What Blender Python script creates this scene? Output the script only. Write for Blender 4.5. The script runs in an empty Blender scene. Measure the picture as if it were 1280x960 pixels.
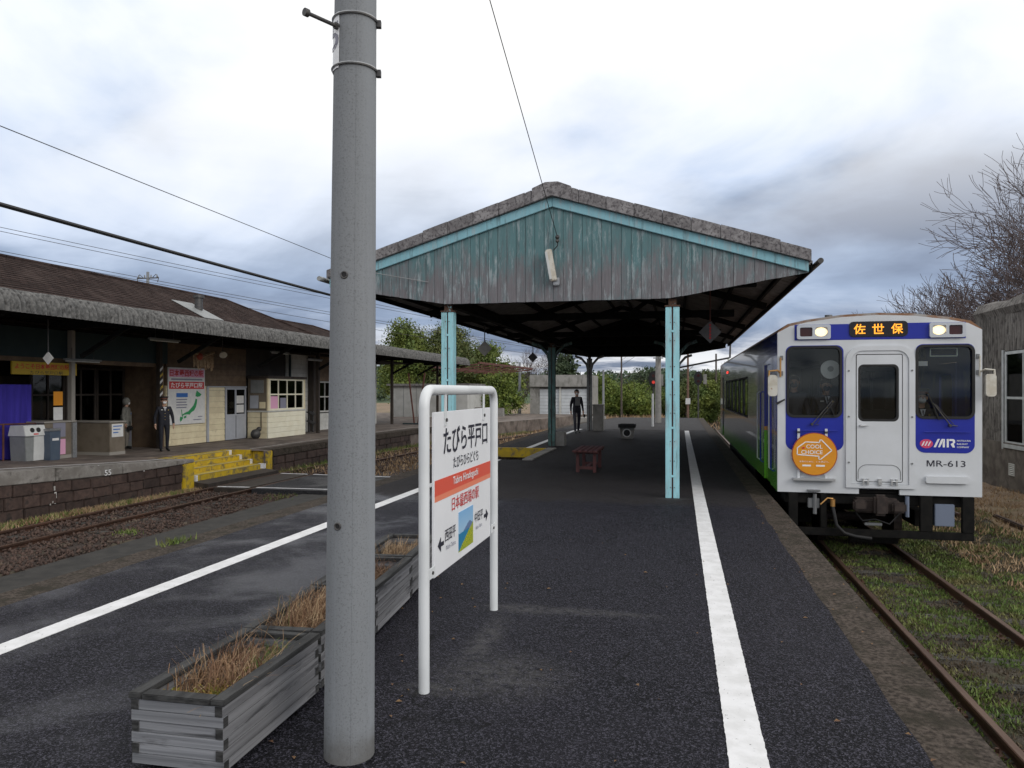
import bpy, bmesh, math, random
import numpy as np
from mathutils import Vector, Matrix, Euler, noise as mnoise
from mathutils.geometry import tessellate_polygon
random.seed(7); np.random.seed(7)
scene = bpy.context.scene
COL = scene.collection
R = math.radians

# ------------------------------------------------------------------ camera, world, sun, exposure
cam_d = bpy.data.cameras.new("camera"); cam = bpy.data.objects.new("camera", cam_d); COL.objects.link(cam)
cam_d.sensor_width = 36.0; cam_d.lens = 930 / 1280 * 36.0; cam_d.shift_y = 8 / 1280
cam_d.clip_start = 0.05; cam_d.clip_end = 3000
cam.location = (0, 0, 1.65); cam.rotation_euler = (R(90), 0, R(12.66))
scene.camera = cam
scene.view_settings.view_transform = 'Standard'; scene.view_settings.look = 'None'
scene.view_settings.exposure = 0.0; scene.view_settings.gamma = 1.0
scene.view_settings.use_curve_mapping = False
scene.cycles.max_bounces = 6; scene.cycles.transparent_max_bounces = 12
scene.cycles.use_denoising = True

SEED = 6.0
SUN_EL, SUN_AZ = R(26), R(122)       # azimuth clockwise from +Y

class NT:
    def __init__(s, tree):
        s.t = tree; s.n = tree.nodes; s.l = tree.links
    def add(s, typ, inputs=None, **kw):
        nd = s.n.new(typ)
        for k, v in kw.items(): setattr(nd, k, v)
        for k, v in (inputs or {}).items(): s.set(nd.inputs[k], v)
        return nd
    def set(s, sock, v):
        if isinstance(v, bpy.types.NodeSocket): s.l.new(v, sock)
        elif isinstance(v, bpy.types.Node): s.l.new(v.outputs[0], sock)
        else: sock.default_value = v
    def math(s, op, a, b=0.0, c=0.0, clamp=False):
        nd = s.n.new('ShaderNodeMath'); nd.operation = op; nd.use_clamp = clamp
        s.set(nd.inputs[0], a); s.set(nd.inputs[1], b); s.set(nd.inputs[2], c)
        return nd.outputs[0]
    def vmath(s, op, a, b=(0, 0, 0)):
        nd = s.n.new('ShaderNodeVectorMath'); nd.operation = op
        s.set(nd.inputs[0], a); s.set(nd.inputs[1], b)
        return nd.outputs['Value'] if op in ('LENGTH', 'DOT_PRODUCT', 'DISTANCE') else nd.outputs[0]
    def noise(s, vec, scale, detail=5.0, rough=.55, dist=0.0):
        nd = s.add('ShaderNodeTexNoise', {'Vector': vec, 'Scale': scale, 'Detail': detail, 'Roughness': rough, 'Distortion': dist})
        return nd.outputs['Fac']
    def ramp(s, fac, stops, interp='LINEAR'):
        nd = s.n.new('ShaderNodeValToRGB'); cr = nd.color_ramp; cr.interpolation = interp
        while len(cr.elements) < len(stops): cr.elements.new(.5)
        for e, (p, c) in zip(cr.elements, stops):
            e.position = p; e.color = (c, c, c, 1) if isinstance(c, (int, float)) else (*c[:3], 1)
        s.set(nd.inputs[0], fac)
        return nd.outputs[0]
    def mix(s, fac, a, b, blend='MIX'):
        nd = s.n.new('ShaderNodeMix'); nd.data_type = 'RGBA'; nd.blend_type = blend
        s.set(nd.inputs[0], fac)
        for i, v in ((6, a), (7, b)):
            s.set(nd.inputs[i], (*v[:3], 1) if isinstance(v, (tuple, list)) else v)
        return nd.outputs[2]
    def mrange(s, v, a, b, c=0.0, d=1.0):
        nd = s.add('ShaderNodeMapRange', {0: v, 1: a, 2: b, 3: c, 4: d}); nd.interpolation_type = 'SMOOTHSTEP'
        return nd.outputs[0]

world = bpy.data.worlds.new("World"); scene.world = world; world.use_nodes = True
w = NT(world.node_tree); w.n.clear()
sky = w.add('ShaderNodeTexSky'); sky.sky_type = 'NISHITA'; sky.sun_disc = False
sky.sun_elevation = SUN_EL; sky.sun_rotation = SUN_AZ
bg_sky = w.add('ShaderNodeBackground', {'Color': sky.outputs[0], 'Strength': 0.09})
gd = w.vmath('NORMALIZE', w.add('ShaderNodeTexCoord').outputs['Generated'])
sx = w.add('ShaderNodeSeparateXYZ', {0: gd})
zz = w.math('MAXIMUM', sx.outputs[2], 0.0)
den = w.math('ADD', zz, 0.16)
pl = w.add('ShaderNodeCombineXYZ', {0: w.math('DIVIDE', sx.outputs[0], den), 1: w.math('DIVIDE', sx.outputs[1], den), 2: 6.0})
n1 = w.noise(pl.outputs[0], 0.62, 7, .52, .35)
n2 = w.noise(pl.outputs[0], 1.5, 8, .56, .5)
n3 = w.noise(w.vmath('ADD', w.vmath('MULTIPLY', gd, (1.0, 1.0, 2.2)), (SEED, 0, 0)), 1.7, 6, .5, .4)
# cloud deck: grey-blue heavy undersides low down, thinning to bright white overhead
el = w.math('ADD', zz, w.math('MULTIPLY', w.math('SUBTRACT', n3, .5), .62))
el = w.math('ADD', el, w.math('MULTIPLY', w.math('SUBTRACT', n2, .5), .14))
base = w.ramp(el, [(0.0, (.38, .45, .57)), (.06, (.165, .205, .29)), (.13, (.185, .235, .345)), (.19, (.34, .43, .59)),
                   (.25, (.60, .70, .88)), (.33, (.88, .93, .99)), (.42, (1.0, 1.0, 1.0)), (1.0, (1.0, 1.0, 1.0))])
wisp = w.mrange(n1, .38, .56)
wisp2 = w.math('MULTIPLY', wisp, w.mrange(zz, .10, .42))
cl = w.mix(w.math('MULTIPLY', wisp2, .9), base, (1.0, 1.0, 1.0))
low = w.math('MULTIPLY', w.mrange(zz, .13, .02), w.mrange(w.math('ADD', n2, w.math('MULTIPLY', w.math('SUBTRACT', n1, .5), .5)), .36, .60))
cl = w.mix(w.math('MULTIPLY', low, .95), cl, (.95, .96, .98))
bg_cl = w.add('ShaderNodeBackground', {'Color': cl, 'Strength': 1.08})
cover = w.mrange(w.math('ADD', n2, w.math('MULTIPLY', w.math('SUBTRACT', n1, .5), .5)), .26, .44, .94, 1.0)
mixw = w.add('ShaderNodeMixShader', {0: cover, 1: bg_sky.outputs[0], 2: bg_cl.outputs[0]})
w.l.new(mixw.outputs[0], w.add('ShaderNodeOutputWorld').inputs[0])

sl = bpy.data.lights.new("sun", 'SUN'); sl.energy = 1.15; sl.angle = R(32); sl.color = (1, .96, .9)
so = bpy.data.objects.new("sun", sl); COL.objects.link(so)
sd = Vector((math.sin(SUN_AZ) * math.cos(SUN_EL), math.cos(SUN_AZ) * math.cos(SUN_EL), math.sin(SUN_EL)))
so.rotation_euler = sd.to_track_quat('Z', 'Y').to_euler(); so.location = (0, 0, 60)

# ------------------------------------------------------------------ materials
MATS = {}
def mat(name, c1, c2=None, scale=4.0, detail=6, ramp=(.35, .65), stretch=(1, 1, 1), rough=.65, rough2=None, metal=0.0,
        c3=None, scale3=1.0, ramp3=(.5, .7), stretch3=(1, 1, 1), bump=0.0, bscale=40.0, bdist=.01, bstretch=(1, 1, 1), spec=.5, emit=None, estr=0.0, coat=0.0, vary=0.0):
    m = bpy.data.materials.new(name); m.use_nodes = True; MATS[name] = m
    k = NT(m.node_tree); b = k.n['Principled BSDF']
    pos = k.add('ShaderNodeNewGeometry').outputs['Position']
    col = (*c1, 1)
    if c2 is not None:
        f = k.noise(k.vmath('MULTIPLY', pos, stretch), scale, detail, .6)
        f = k.mrange(f, *ramp); col = k.mix(f, c1, c2)
        if rough2 is not None: k.set(b.inputs['Roughness'], k.mrange(f, 0, 1, rough, rough2))
    if c3 is not None:
        g = k.mrange(k.noise(k.vmath('MULTIPLY', pos, stretch3), scale3, 7, .62, .3), *ramp3)
        col = k.mix(g, col, c3)
    if vary:
        hv = k.add('ShaderNodeHueSaturation', {'Value': k.math('ADD', 1 - vary, k.math('MULTIPLY', k.add('ShaderNodeObjectInfo').outputs['Random'], 2 * vary))}); k.set(hv.inputs['Color'], col); col = hv.outputs[0]
    k.set(b.inputs['Base Color'], col)
    if not (c2 is not None and rough2 is not None): b.inputs['Roughness'].default_value = rough
    b.inputs['Metallic'].default_value = metal
    b.inputs['Specular IOR Level'].default_value = spec
    b.inputs['Coat Weight'].default_value = coat
    if emit: b.inputs['Emission Color'].default_value = (*emit, 1); b.inputs['Emission Strength'].default_value = estr
    if bump:
        h = k.noise(k.vmath('MULTIPLY', pos, bstretch), bscale, 6, .6)
        bn = k.add('ShaderNodeBump', {'Height': h, 'Strength': bump, 'Distance': bdist}); k.l.new(bn.outputs[0], b.inputs['Normal'])
    return m

def asphalt(name, dark, light, wetness=1.0, dust=True):
    m = bpy.data.materials.new(name); m.use_nodes = True; k = NT(m.node_tree); b = k.n['Principled BSDF']
    pos = k.add('ShaderNodeNewGeometry').outputs['Position']; s = k.add('ShaderNodeSeparateXYZ', {0: pos})
    vo = k.add('ShaderNodeTexVoronoi', {'Vector': pos, 'Scale': 95.0}); vo2 = k.add('ShaderNodeTexVoronoi', {'Vector': pos, 'Scale': 160.0})
    sp = k.add('ShaderNodeSeparateColor', {0: vo.outputs['Color']}); sp2 = k.add('ShaderNodeSeparateColor', {0: vo2.outputs['Color']})
    f = k.math('MULTIPLY', sp.outputs[0], sp2.outputs[1])
    col = k.mix(k.mrange(f, .12, .75), dark, light)
    col = k.mix(k.math('MULTIPLY', k.mrange(sp.outputs[1], .985, .992), k.mrange(vo.outputs['Distance'], .35, .2)), col, (.16, .16, .16))
    big = k.noise(pos, .55, 6, .6, .3)
    col = k.mix(k.math('MULTIPLY', k.mrange(big, .35, .7), .35), col, [c * .42 for c in light])
    mid = k.noise(k.vmath('MULTIPLY', pos, (1, .5, 1)), 2.2, 6, .6)
    # sheltered asphalt under the roof stays dry: duller and browner
    sx_ = k.math('MULTIPLY', k.mrange(s.outputs[0], -5.9, -5.2), k.mrange(s.outputs[0], 2.1, 1.5))
    edge = k.math('ADD', s.outputs[1], k.math('MULTIPLY', k.math('SUBTRACT', mid, .5), 1.2))
    dry = k.math('MULTIPLY', sx_, k.mrange(edge, 10.7, 11.3))
    wet = k.math('MULTIPLY', k.math('SUBTRACT', 1.0, dry), wetness)
    col = k.mix(k.math('MULTIPLY', dry, .6), col, (.040, .036, .034))
    pud = k.math('MULTIPLY', k.math('MULTIPLY', k.mrange(big, .44, .60), wet), k.mrange(k.math('ADD', s.outputs[0], k.math('MULTIPLY', mid, 1.2)), -1.6, -2.5))
    vd = k.vmath('ADD', pos, k.vmath('MULTIPLY', k.add('ShaderNodeTexNoise', {'Vector': pos, 'Scale': 3.0, 'Detail': 5.0}).outputs['Color'], (.35, .35, 0)))
    ck = k.add('ShaderNodeTexVoronoi', {'Vector': vd, 'Scale': .42}, feature='DISTANCE_TO_EDGE').outputs['Distance']
    crack = k.math('MULTIPLY', k.mrange(ck, .0032, .0012), k.mrange(k.noise(pos, .8, 3), .5, .58))
    col = k.mix(k.math('MULTIPLY', crack, .85), col, (.003, .003, .003))
    if dust:
        d = 0.0
        for (cx, cy, a, c) in ((-1.28, 3.92, .32, .13), (-1.15, 5.50, .42, .16), (-.75, 5.52, .8, .12), (-1.25, 4.7, .13, .75), (-1.0, 4.2, .5, .45), (-.1, 11.6, .28, .2), (-3.7, 11.6, .3, .2)):
            q = k.vmath('LENGTH', k.vmath('MULTIPLY', k.vmath('SUBTRACT', pos, (cx, cy, 0)), (1 / a, 1 / c, 1)))
            e = k.mrange(q, 1.15, .1); d = e if d == 0.0 else k.math('MAXIMUM', d, e)
        d = k.math('MULTIPLY', d, k.mrange(k.noise(pos, 14, 5, .65), .3, .62))
        col = k.mix(k.math('MULTIPLY', d, .30), col, (.17, .165, .16))
    k.set(b.inputs['Base Color'], col); k.set(b.inputs['Specular IOR Level'], k.math('ADD', .14, k.math('MULTIPLY', pud, .32)))
    r = k.math('SUBTRACT', .78, k.math('MULTIPLY', wet, .16)); r = k.math('SUBTRACT', r, k.math('MULTIPLY', pud, .27))
    r = k.math('ADD', r, k.math('MULTIPLY', k.math('SUBTRACT', mid, .5), .25))
    k.set(b.inputs['Roughness'], r)
    hh = k.math('ADD', k.math('MULTIPLY', vo.outputs['Distance'], .7), k.math('MULTIPLY', k.noise(pos, 260, 3), .4))
    bs = k.math('SUBTRACT', .95, k.math('MULTIPLY', pud, .4))
    bn = k.add('ShaderNodeBump', {'Height': hh, 'Strength': bs, 'Distance': .012}); k.l.new(bn.outputs[0], b.inputs['Normal'])
    return m

M = {}
M['asphalt'] = asphalt('asphalt', (.004, .004, .006), (.078, .075, .098))
M['asphalt_far'] = asphalt('asphalt_far', (.07, .07, .075), (.13, .13, .14), .8, False)
M['crossing'] = asphalt('asphalt_crossing', (.03, .03, .033), (.08, .08, .085), 1.0, False)
M['coping'] = mat('coping_concrete', (.026, .020, .016), (.105, .085, .070), 34, ramp=(.32, .68), c3=(.030, .026, .018), scale3=4.5, ramp3=(.42, .70), rough=.9, bump=1.0, bscale=70, bdist=.012, spec=.2)
M['station_coping'] = mat('station_coping', vary=0.12, c1=(.17, .155, .14), c2=(.29, .275, .255), scale=3, c3=(.08, .07, .06), scale3=3, ramp3=(.5, .68), rough=.85, bump=.5, bscale=40)
M['stone'] = mat('platform_stone', vary=0.28, c1=(.036, .022, .018), c2=(.075, .047, .038), scale=5, c3=(.02, .015, .013), scale3=5, ramp3=(.5, .7), rough=.85, bump=.6, bscale=25)
M['mortar'] = mat('mortar', (.035, .026, .022), (.06, .045, .04), 6, rough=.9)
M['station_pave'] = mat('station_pavement', (.135, .105, .088), (.20, .165, .14), 2.5, c3=(.07, .055, .045), scale3=1.1, ramp3=(.45, .65), rough=.8, bump=.4, bscale=80)
def pole_mat():
    m = bpy.data.materials.new('pole_concrete'); m.use_nodes = True; k = NT(m.node_tree); b = k.n['Principled BSDF']
    pos = k.add('ShaderNodeNewGeometry').outputs['Position']; s = k.add('ShaderNodeSeparateXYZ', {0: pos})
    band = k.mrange(k.noise(k.vmath('MULTIPLY', pos, (9, 9, .12)), 1.0, 4, .6), .42, .60)
    col = k.mix(k.noise(k.vmath('MULTIPLY', pos, (1, 1, .2)), 6, 6, .6), (.195, .209, .225), (.27, .285, .302))
    col = k.mix(k.math('MULTIPLY', band, .30), col, (.15, .155, .16))
    sp = k.mrange(k.noise(pos, 120, 4, .7), .52, .64); col = k.mix(k.math('MULTIPLY', sp, k.math('ADD', .12, k.math('MULTIPLY', band, .45))), col, (.10, .105, .11))
    drip = k.mrange(k.noise(k.vmath('MULTIPLY', pos, (30, 30, .5)), 1.0, 5, .6), .60, .70); col = k.mix(k.math('MULTIPLY', drip, .28), col, (.12, .115, .11))
    ring = k.mrange(k.noise(k.vmath('MULTIPLY', pos, (.6, .6, 34)), 1.0, 3, .6), .56, .66); col = k.mix(k.math('MULTIPLY', ring, .10), col, (.16, .165, .17))
    base = k.math('MULTIPLY', k.mrange(k.math('ADD', s.outputs[2], k.math('MULTIPLY', k.noise(pos, 9, 5), .25)), .30, .12), .65); col = k.mix(base, col, (.085, .075, .062))
    k.set(b.inputs['Base Color'], col); b.inputs['Roughness'].default_value = .8
    bn = k.add('ShaderNodeBump', {'Height': k.noise(pos, 80, 6, .6), 'Strength': .35, 'Distance': .004}); k.l.new(bn.outputs[0], b.inputs['Normal'])
    return m
M['pole'] = pole_mat()
M['line'] = mat('line_paint', (.78, .78, .79), (.66, .66, .66), 6, c3=(.10, .10, .10), scale3=46, ramp3=(.655, .675), rough=.6, bump=.25, bscale=160, bdist=.0015)
M['line_old'] = mat('old_line_paint', (.55, .54, .52), (.3, .28, .26), 6, rough=.7)
M['rail'] = mat('rail_rust', (.05, .028, .02), (.10, .05, .032), 9, stretch=(1, .2, 1), rough=.6, metal=.35, bump=.3, bscale=60)
M['railtop'] = mat('rail_tread', (.12, .075, .055), (.17, .11, .08), 8, stretch=(1, .1, 1), rough=.48, metal=.6)
M['sleeper'] = mat('sleeper_wood', vary=0.25, c1=(.035, .032, .028), c2=(.075, .07, .062), scale=5, stretch=(.5, 6, 1), rough=.9, bump=.5, bscale=20)
M['ballast'] = mat('ballast_stone', (.040, .025, .020), (.10, .062, .048), 9, detail=3, c3=(.15, .125, .09), scale3=2.2, ramp3=(.56, .75), rough=.9)
M['ballast_bed'] = mat('ballast_bed', (.030, .020, .016), (.065, .044, .034), 9, c3=(.085, .07, .045), scale3=1.4, ramp3=(.55, .7), rough=.95, bump=1.0, bscale=22, bdist=.04)
M['strip'] = mat('dark_strip', (.022, .021, .019), (.042, .039, .035), 4, c3=(.03, .027, .024), scale3=2, rough=.8, bump=.4, bscale=50)
M['soil'] = mat('track_soil', (.036, .030, .021), (.075, .06, .043), 3, c3=(.055, .07, .022), scale3=1.3, ramp3=(.48, .66), rough=.95, bump=1.0, bscale=26, bdist=.03)
M['ground'] = mat('ground_earth', (.17, .115, .072), (.26, .19, .125), 1.4, c3=(.10, .10, .04), scale3=.35, ramp3=(.5, .68), rough=.95, bump=.8, bscale=14, bdist=.04)
M['grass'] = mat('weed_green', (.075, .13, .022), (.15, .20, .04), 3, c3=(.17, .145, .055), scale3=1.1, ramp3=(.46, .66), rough=.7)
M['grass_dry'] = mat('grass_dry', (.29, .19, .105), (.42, .30, .18), 4, c3=(.19, .10, .055), scale3=1.2, ramp3=(.5, .7), rough=.85)
M['straw'] = mat('straw', (.27, .165, .09), (.15, .075, .045), 14, rough=.8)
M['straw_pale'] = mat('straw_pale', (.44, .33, .20), (.27, .16, .085), 12, rough=.8)
M['moss'] = mat('moss_yellow', (.20, .19, .035), (.30, .18, .04), 25, c3=(.12, .17, .03), scale3=18, rough=.8)
def peel(name, paint, wood, lo, hi, streak=3.0, rust=None, zgrad=None, seed=0.0):
    m = bpy.data.materials.new(name); m.use_nodes = True; k = NT(m.node_tree); b = k.n['Principled BSDF']
    geo = k.add('ShaderNodeNewGeometry'); pos = k.vmath('ADD', geo.outputs['Position'], (seed, 0, seed)); s = k.add('ShaderNodeSeparateXYZ', {0: geo.outputs['Position']})
    ri = geo.outputs['Random Per Island']; oi = k.add('ShaderNodeObjectInfo').outputs['Random']
    fine = k.noise(k.vmath('MULTIPLY', pos, (1, 1, .16)), 26, 8, .68, .4); big = k.noise(k.vmath('MULTIPLY', pos, (1, 1, .5)), streak, 6, .6, .5)
    f = k.math('ADD', k.math('MULTIPLY', fine, .55), k.math('MULTIPLY', big, .55))
    f = k.math('ADD', f, k.math('MULTIPLY', k.math('SUBTRACT', oi, .5), .10))
    if zgrad: f = k.math('ADD', f, k.mrange(s.outputs[2], zgrad[0], zgrad[1], -zgrad[2], zgrad[2]))
    f = k.mrange(f, lo, hi)
    wd = k.mix(k.noise(k.vmath('MULTIPLY', pos, (1, 1, .06)), 60, 6, .6), [c * .55 for c in wood], [min(1, c * 1.35) for c in wood])
    pn = k.mix(k.noise(k.vmath('MULTIPLY', pos, (1, 1, .3)), 9, 6, .6), [c * .72 for c in paint], [min(1, c * 1.2) for c in paint])
    col = k.mix(f, wd, pn)
    fl = k.mrange(k.noise(k.vmath('MULTIPLY', pos, (1, 1, .13)), 17, 7, .78), .50, .62); col = k.mix(k.math('MULTIPLY', fl, k.mrange(big, .35, .6, .15, .72)), col, (.36, .41, .43))
    dk = k.mrange(k.noise(k.vmath('MULTIPLY', pos, (1, 1, .09)), 13, 7, .75), .53, .68); col = k.mix(k.math('MULTIPLY', dk, .55), col, [c * .38 for c in wood])
    if rust: col = k.mix(k.mrange(k.noise(pos, 13, 8, .7, .5), .66, .73), col, rust)
    k.set(b.inputs['Base Color'], col); b.inputs['Roughness'].default_value = .72
    bn = k.add('ShaderNodeBump', {'Height': k.math('ADD', k.math('MULTIPLY', f, .6), fine), 'Strength': .35, 'Distance': .006}); k.l.new(bn.outputs[0], b.inputs['Normal'])
    return m
M['plank'] = peel('gable_plank_paint', (.095, .195, .21), (.165, .155, .168), .36, .66, 2.6, zgrad=(3.15, 4.25, .15), seed=4.0)
M['fascia'] = peel('fascia_paint', (.25, .50, .58), (.17, .2, .22), .30, .46, 2.0)
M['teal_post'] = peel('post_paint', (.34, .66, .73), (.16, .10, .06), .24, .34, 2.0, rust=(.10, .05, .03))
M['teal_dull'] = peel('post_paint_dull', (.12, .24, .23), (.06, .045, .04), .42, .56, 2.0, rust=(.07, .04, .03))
M['grey_post'] = mat('grey_post', (.22, .23, .23), (.3, .31, .31), 6, rough=.6)
M['verge'] = mat('verge_cement', vary=0.14, c1=(.17, .16, .165), c2=(.27, .26, .265), scale=9, c3=(.09, .083, .088), scale3=22, ramp3=(.47, .62), rough=.92, bump=.7, bscale=50, bdist=.01)
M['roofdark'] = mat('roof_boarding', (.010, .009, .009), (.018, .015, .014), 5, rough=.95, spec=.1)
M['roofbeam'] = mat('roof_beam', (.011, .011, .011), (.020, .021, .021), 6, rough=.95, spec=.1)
M['slate'] = mat('roof_sheet', (.16, .15, .15), (.24, .23, .225), 3, c3=(.09, .085, .08), scale3=5, rough=.9)
M['planter'] = mat('planter_wood', vary=0.2, c1=(.13, .13, .137), c2=(.225, .225, .235), scale=5, stretch=(1.2, .12, 10), c3=(.06, .06, .065), scale3=4, stretch3=(1.5, .6, 5), ramp3=(.52, .68), rough=.85, bump=.5, bscale=12, bstretch=(1, .08, 16), bdist=.004)
M['planter_end'] = mat('planter_wood_end', vary=0.2, c1=(.135, .14, .152), c2=(.245, .25, .268), scale=5, stretch=(.12, 1, 10), c3=(.06, .06, .065), scale3=5, stretch3=(.5, 1, 5), ramp3=(.52, .68), rough=.85, bump=.5, bscale=12, bstretch=(.08, 1, 16), bdist=.004)
M['planter_dark'] = mat('planter_wood_dark', (.014, .014, .014), (.05, .05, .05), 8, stretch=(2, .3, 8), rough=.85, bump=.5, bscale=20)
M['potsoil'] = mat('potting_soil', (.05, .035, .025), (.11, .075, .05), 20, rough=.95, bump=.8, bscale=40)
M['signwhite'] = mat('sign_frame_white', (.74, .76, .77), (.66, .68, .69), 3, c3=(.50, .46, .36), scale3=4, ramp3=(.68, .8), rough=.4)
M['panelwhite'] = mat('sign_panel_white', (.84, .85, .87), (.79, .80, .82), 2.5, rough=.35)
M['sred'] = mat('sign_red', (.70, .10, .06), rough=.4); M['sorange'] = mat('sign_salmon', (.80, .24, .14), rough=.4)
M['ink'] = mat('ink_black', (.02, .02, .035), rough=.5); M['inkred'] = mat('ink_red', (.55, .03, .03), rough=.5); M['inkwhite'] = mat('ink_white', (.82, .82, .82), rough=.5)
M['inkblue'] = mat('ink_blue', (.03, .14, .45), rough=.5); M['inkgreen'] = mat('ink_green', (.02, .28, .09), rough=.5); M['inkgrey'] = mat('ink_grey', (.22, .22, .28), rough=.5)
M['steel'] = mat('galvanised_steel', (.42, .43, .44), (.32, .33, .34), 20, rough=.4, metal=.75)
M['darksteel'] = mat('dark_steel', (.06, .06, .065), (.10, .095, .09), 15, rough=.55, metal=.5)
M['black'] = mat('black_rubber', (.012, .012, .013), rough=.7)
M['under'] = mat('underframe', (.006, .006, .006), (.012, .011, .010), 8, rough=.9, spec=.2)
M['coupler'] = mat('coupler_steel', (.030, .022, .02), (.055, .04, .034), 12, rough=.7, metal=.3)
M['twhite'] = mat('train_white', (.64, .66, .69), (.59, .61, .63), 1.8, c3=(.40, .40, .39), scale3=2.2, stretch3=(1, 1, .3), ramp3=(.66, .86), rough=.32, coat=.25)
M['tblue'] = mat('train_blue', (.005, .016, .30), (.007, .021, .34), 2, rough=.4, coat=.08)
M['troof'] = mat('train_roof', (.36, .35, .34), (.24, .12, .06), 2.4, ramp=(.36, .58), rough=.7)
M['tgrey'] = mat('train_grey_rubber', (.16, .165, .17), rough=.5)
M['tfilm'] = mat('train_mint', (.45, .52, .52), rough=.4)
M['torange'] = mat('disc_orange', (.74, .30, .014), (.70, .27, .012), 4, rough=.4); M['dred'] = mat('disc_rim', (.35, .06, .03), rough=.4)
M['pink'] = mat('logo_pink', (.62, .06, .15), rough=.4)
M['led'] = mat('led_amber', (.5, .2, .02), emit=(1.0, .36, .025), estr=1.5)
M['ledbox'] = mat('led_panel', (.012, .008, .008), rough=.2)
M['headlamp'] = mat('headlamp_lit', (.9, .85, .7), emit=(1.0, .72, .34), estr=1.35)
M['redlamp'] = mat('red_lamp', (.4, .02, .02), emit=(1.0, .06, .04), estr=1.6)
M['redlamp2'] = mat('red_lamp_weak', (.4, .03, .03), emit=(1.0, .08, .05), estr=.4)
M['lens_dark'] = mat('lamp_lens_off', (.05, .012, .012), rough=.12)
M['chrome'] = mat('lamp_bezel', (.62, .63, .64), rough=.28, metal=.7)
M['cabdark'] = mat('cab_interior', (.022, .023, .024), (.035, .036, .037), 4, rough=.8)
M['cabgrey'] = mat('cab_grey', (.06, .06, .06), rough=.6)
M['tube'] = mat('cabin_tube_lit', (.9, .9, .85), emit=(1, .97, .88), estr=5.0)
M['mirror'] = mat('mirror_cream', (.62, .60, .54), (.5, .46, .38), 10, c3=(.30, .15, .07), scale3=14, ramp3=(.62, .72), rough=.5)
M['brass'] = mat('brass', (.55, .30, .10), rough=.35, metal=.6)
M['plowbox'] = mat('blue_grey_box', (.16, .19, .26), rough=.5)
M['cream'] = mat('cream_siding', vary=0.06, c1=(.74, .66, .45), c2=(.66, .57, .38), scale=3, c3=(.40, .33, .22), scale3=2, ramp3=(.58, .75), rough=.65)
M['cream_lit'] = mat('cream_siding_lit', vary=0.05, c1=(.80, .77, .62), c2=(.74, .70, .54), scale=3, c3=(.42, .38, .28), scale3=2.4, ramp3=(.62, .78), rough=.6)  # same cream siding, with the stronger daylight put into its colour
M['creamwood'] = mat('brown_siding', vary=0.12, c1=(.17, .115, .07), c2=(.12, .08, .05), scale=4, rough=.7)
M['stwhite'] = mat('station_white', (.56, .56, .53), (.45, .45, .42), 3, c3=(.26, .22, .17), scale3=2.4, ramp3=(.6, .75), rough=.65)
M['greydoor'] = mat('grey_door', (.40, .42, .47), (.36, .38, .42), 4, rough=.5)
M['wooddark'] = mat('dark_wood', (.028, .022, .018), (.05, .038, .03), 7, stretch=(1, 1, .3), rough=.75)
M['tealbeam'] = mat('dark_teal_beam', (.016, .034, .04), (.022, .042, .046), 3, rough=.7)
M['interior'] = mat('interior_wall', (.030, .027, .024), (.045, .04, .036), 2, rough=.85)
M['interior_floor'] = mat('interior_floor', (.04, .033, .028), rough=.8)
M['fringe'] = mat('corrugated_cement', (.085, .085, .083), (.17, .166, .16), 12, c3=(.04, .039, .038), scale3=11, stretch3=(1, 1, .5), ramp3=(.48, .68), rough=.92, bump=.6, bscale=40)
M['yellow'] = mat('step_yellow', (.62, .43, .015), (.48, .33, .02), 4, c3=(.16, .135, .085), scale3=5, ramp3=(.47, .66), rough=.6)
M['yellowedge'] = mat('step_nosing', (.50, .43, .19), (.40, .33, .14), 6, rough=.7)
M['gate'] = mat('ticket_gate', (.14, .115, .085), (.18, .15, .115), 4, rough=.5)
M['gatetop'] = mat('gate_top', (.30, .28, .25), rough=.5)
M['paper'] = mat('paper', (.70, .70, .68), (.62, .62, .62), 8, rough=.7)
M['pinkpaper'] = mat('pink_paper', (.70, .36, .52), rough=.7)
M['curtain'] = mat('blue_cloth', (.045, .03, .36), (.03, .02, .26), 3, stretch=(1, 4, .3), rough=.85)
M['binwhite'] = mat('bin_white', (.60, .61, .60), (.54, .55, .54), 5, rough=.45)
M['bingrey'] = mat('bin_grey', (.24, .25, .25), (.2, .21, .21), 5, rough=.5)
M['binblue'] = mat('bin_blue_grey', (.055, .08, .12), (.07, .095, .13), 5, rough=.5)
M['ysign'] = mat('welcome_yellow', (.52, .36, .03), (.45, .31, .03), 3, rough=.6)
M['benchred'] = mat('bench_red', (.10, .028, .027), (.07, .022, .021), 7, stretch=(1, .3, 1), rough=.6)
M['concgrey'] = mat('grey_concrete', (.23, .225, .21), (.31, .30, .285), 2.5, c3=(.12, .115, .105), scale3=2.6, stretch3=(1, 1, .35), ramp3=(.5, .7), rough=.9, bump=.4, bscale=30)
M['shutter'] = mat('shutter_white', (.60, .63, .66), (.52, .55, .58), 2, rough=.55)
M['wallpanel'] = mat('wall_panel_white', (.50, .50, .48), (.40, .40, .38), 1.5, rough=.7)
M['rust'] = mat('rusty_steel', (.085, .032, .026), (.13, .052, .038), 7, rough=.8)
M['shed'] = mat('shed_corrugated', (.11, .10, .093), (.21, .197, .182), 14, stretch=(1, 1, .2), c3=(.05, .045, .042), scale3=7, stretch3=(1, 1, .5), ramp3=(.46, .70), rough=.92, bump=.5, bscale=30)
M['shedbase'] = mat('shed_foundation', (.10, .085, .072), (.16, .14, .12), 3, c3=(.08, .065, .055), scale3=2.2, ramp3=(.48, .66), rough=.92, bump=.5, bscale=25)
M['shedframe'] = mat('shed_window_frame', (.50, .52, .53), (.40, .42, .42), 5, rough=.6)
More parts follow.
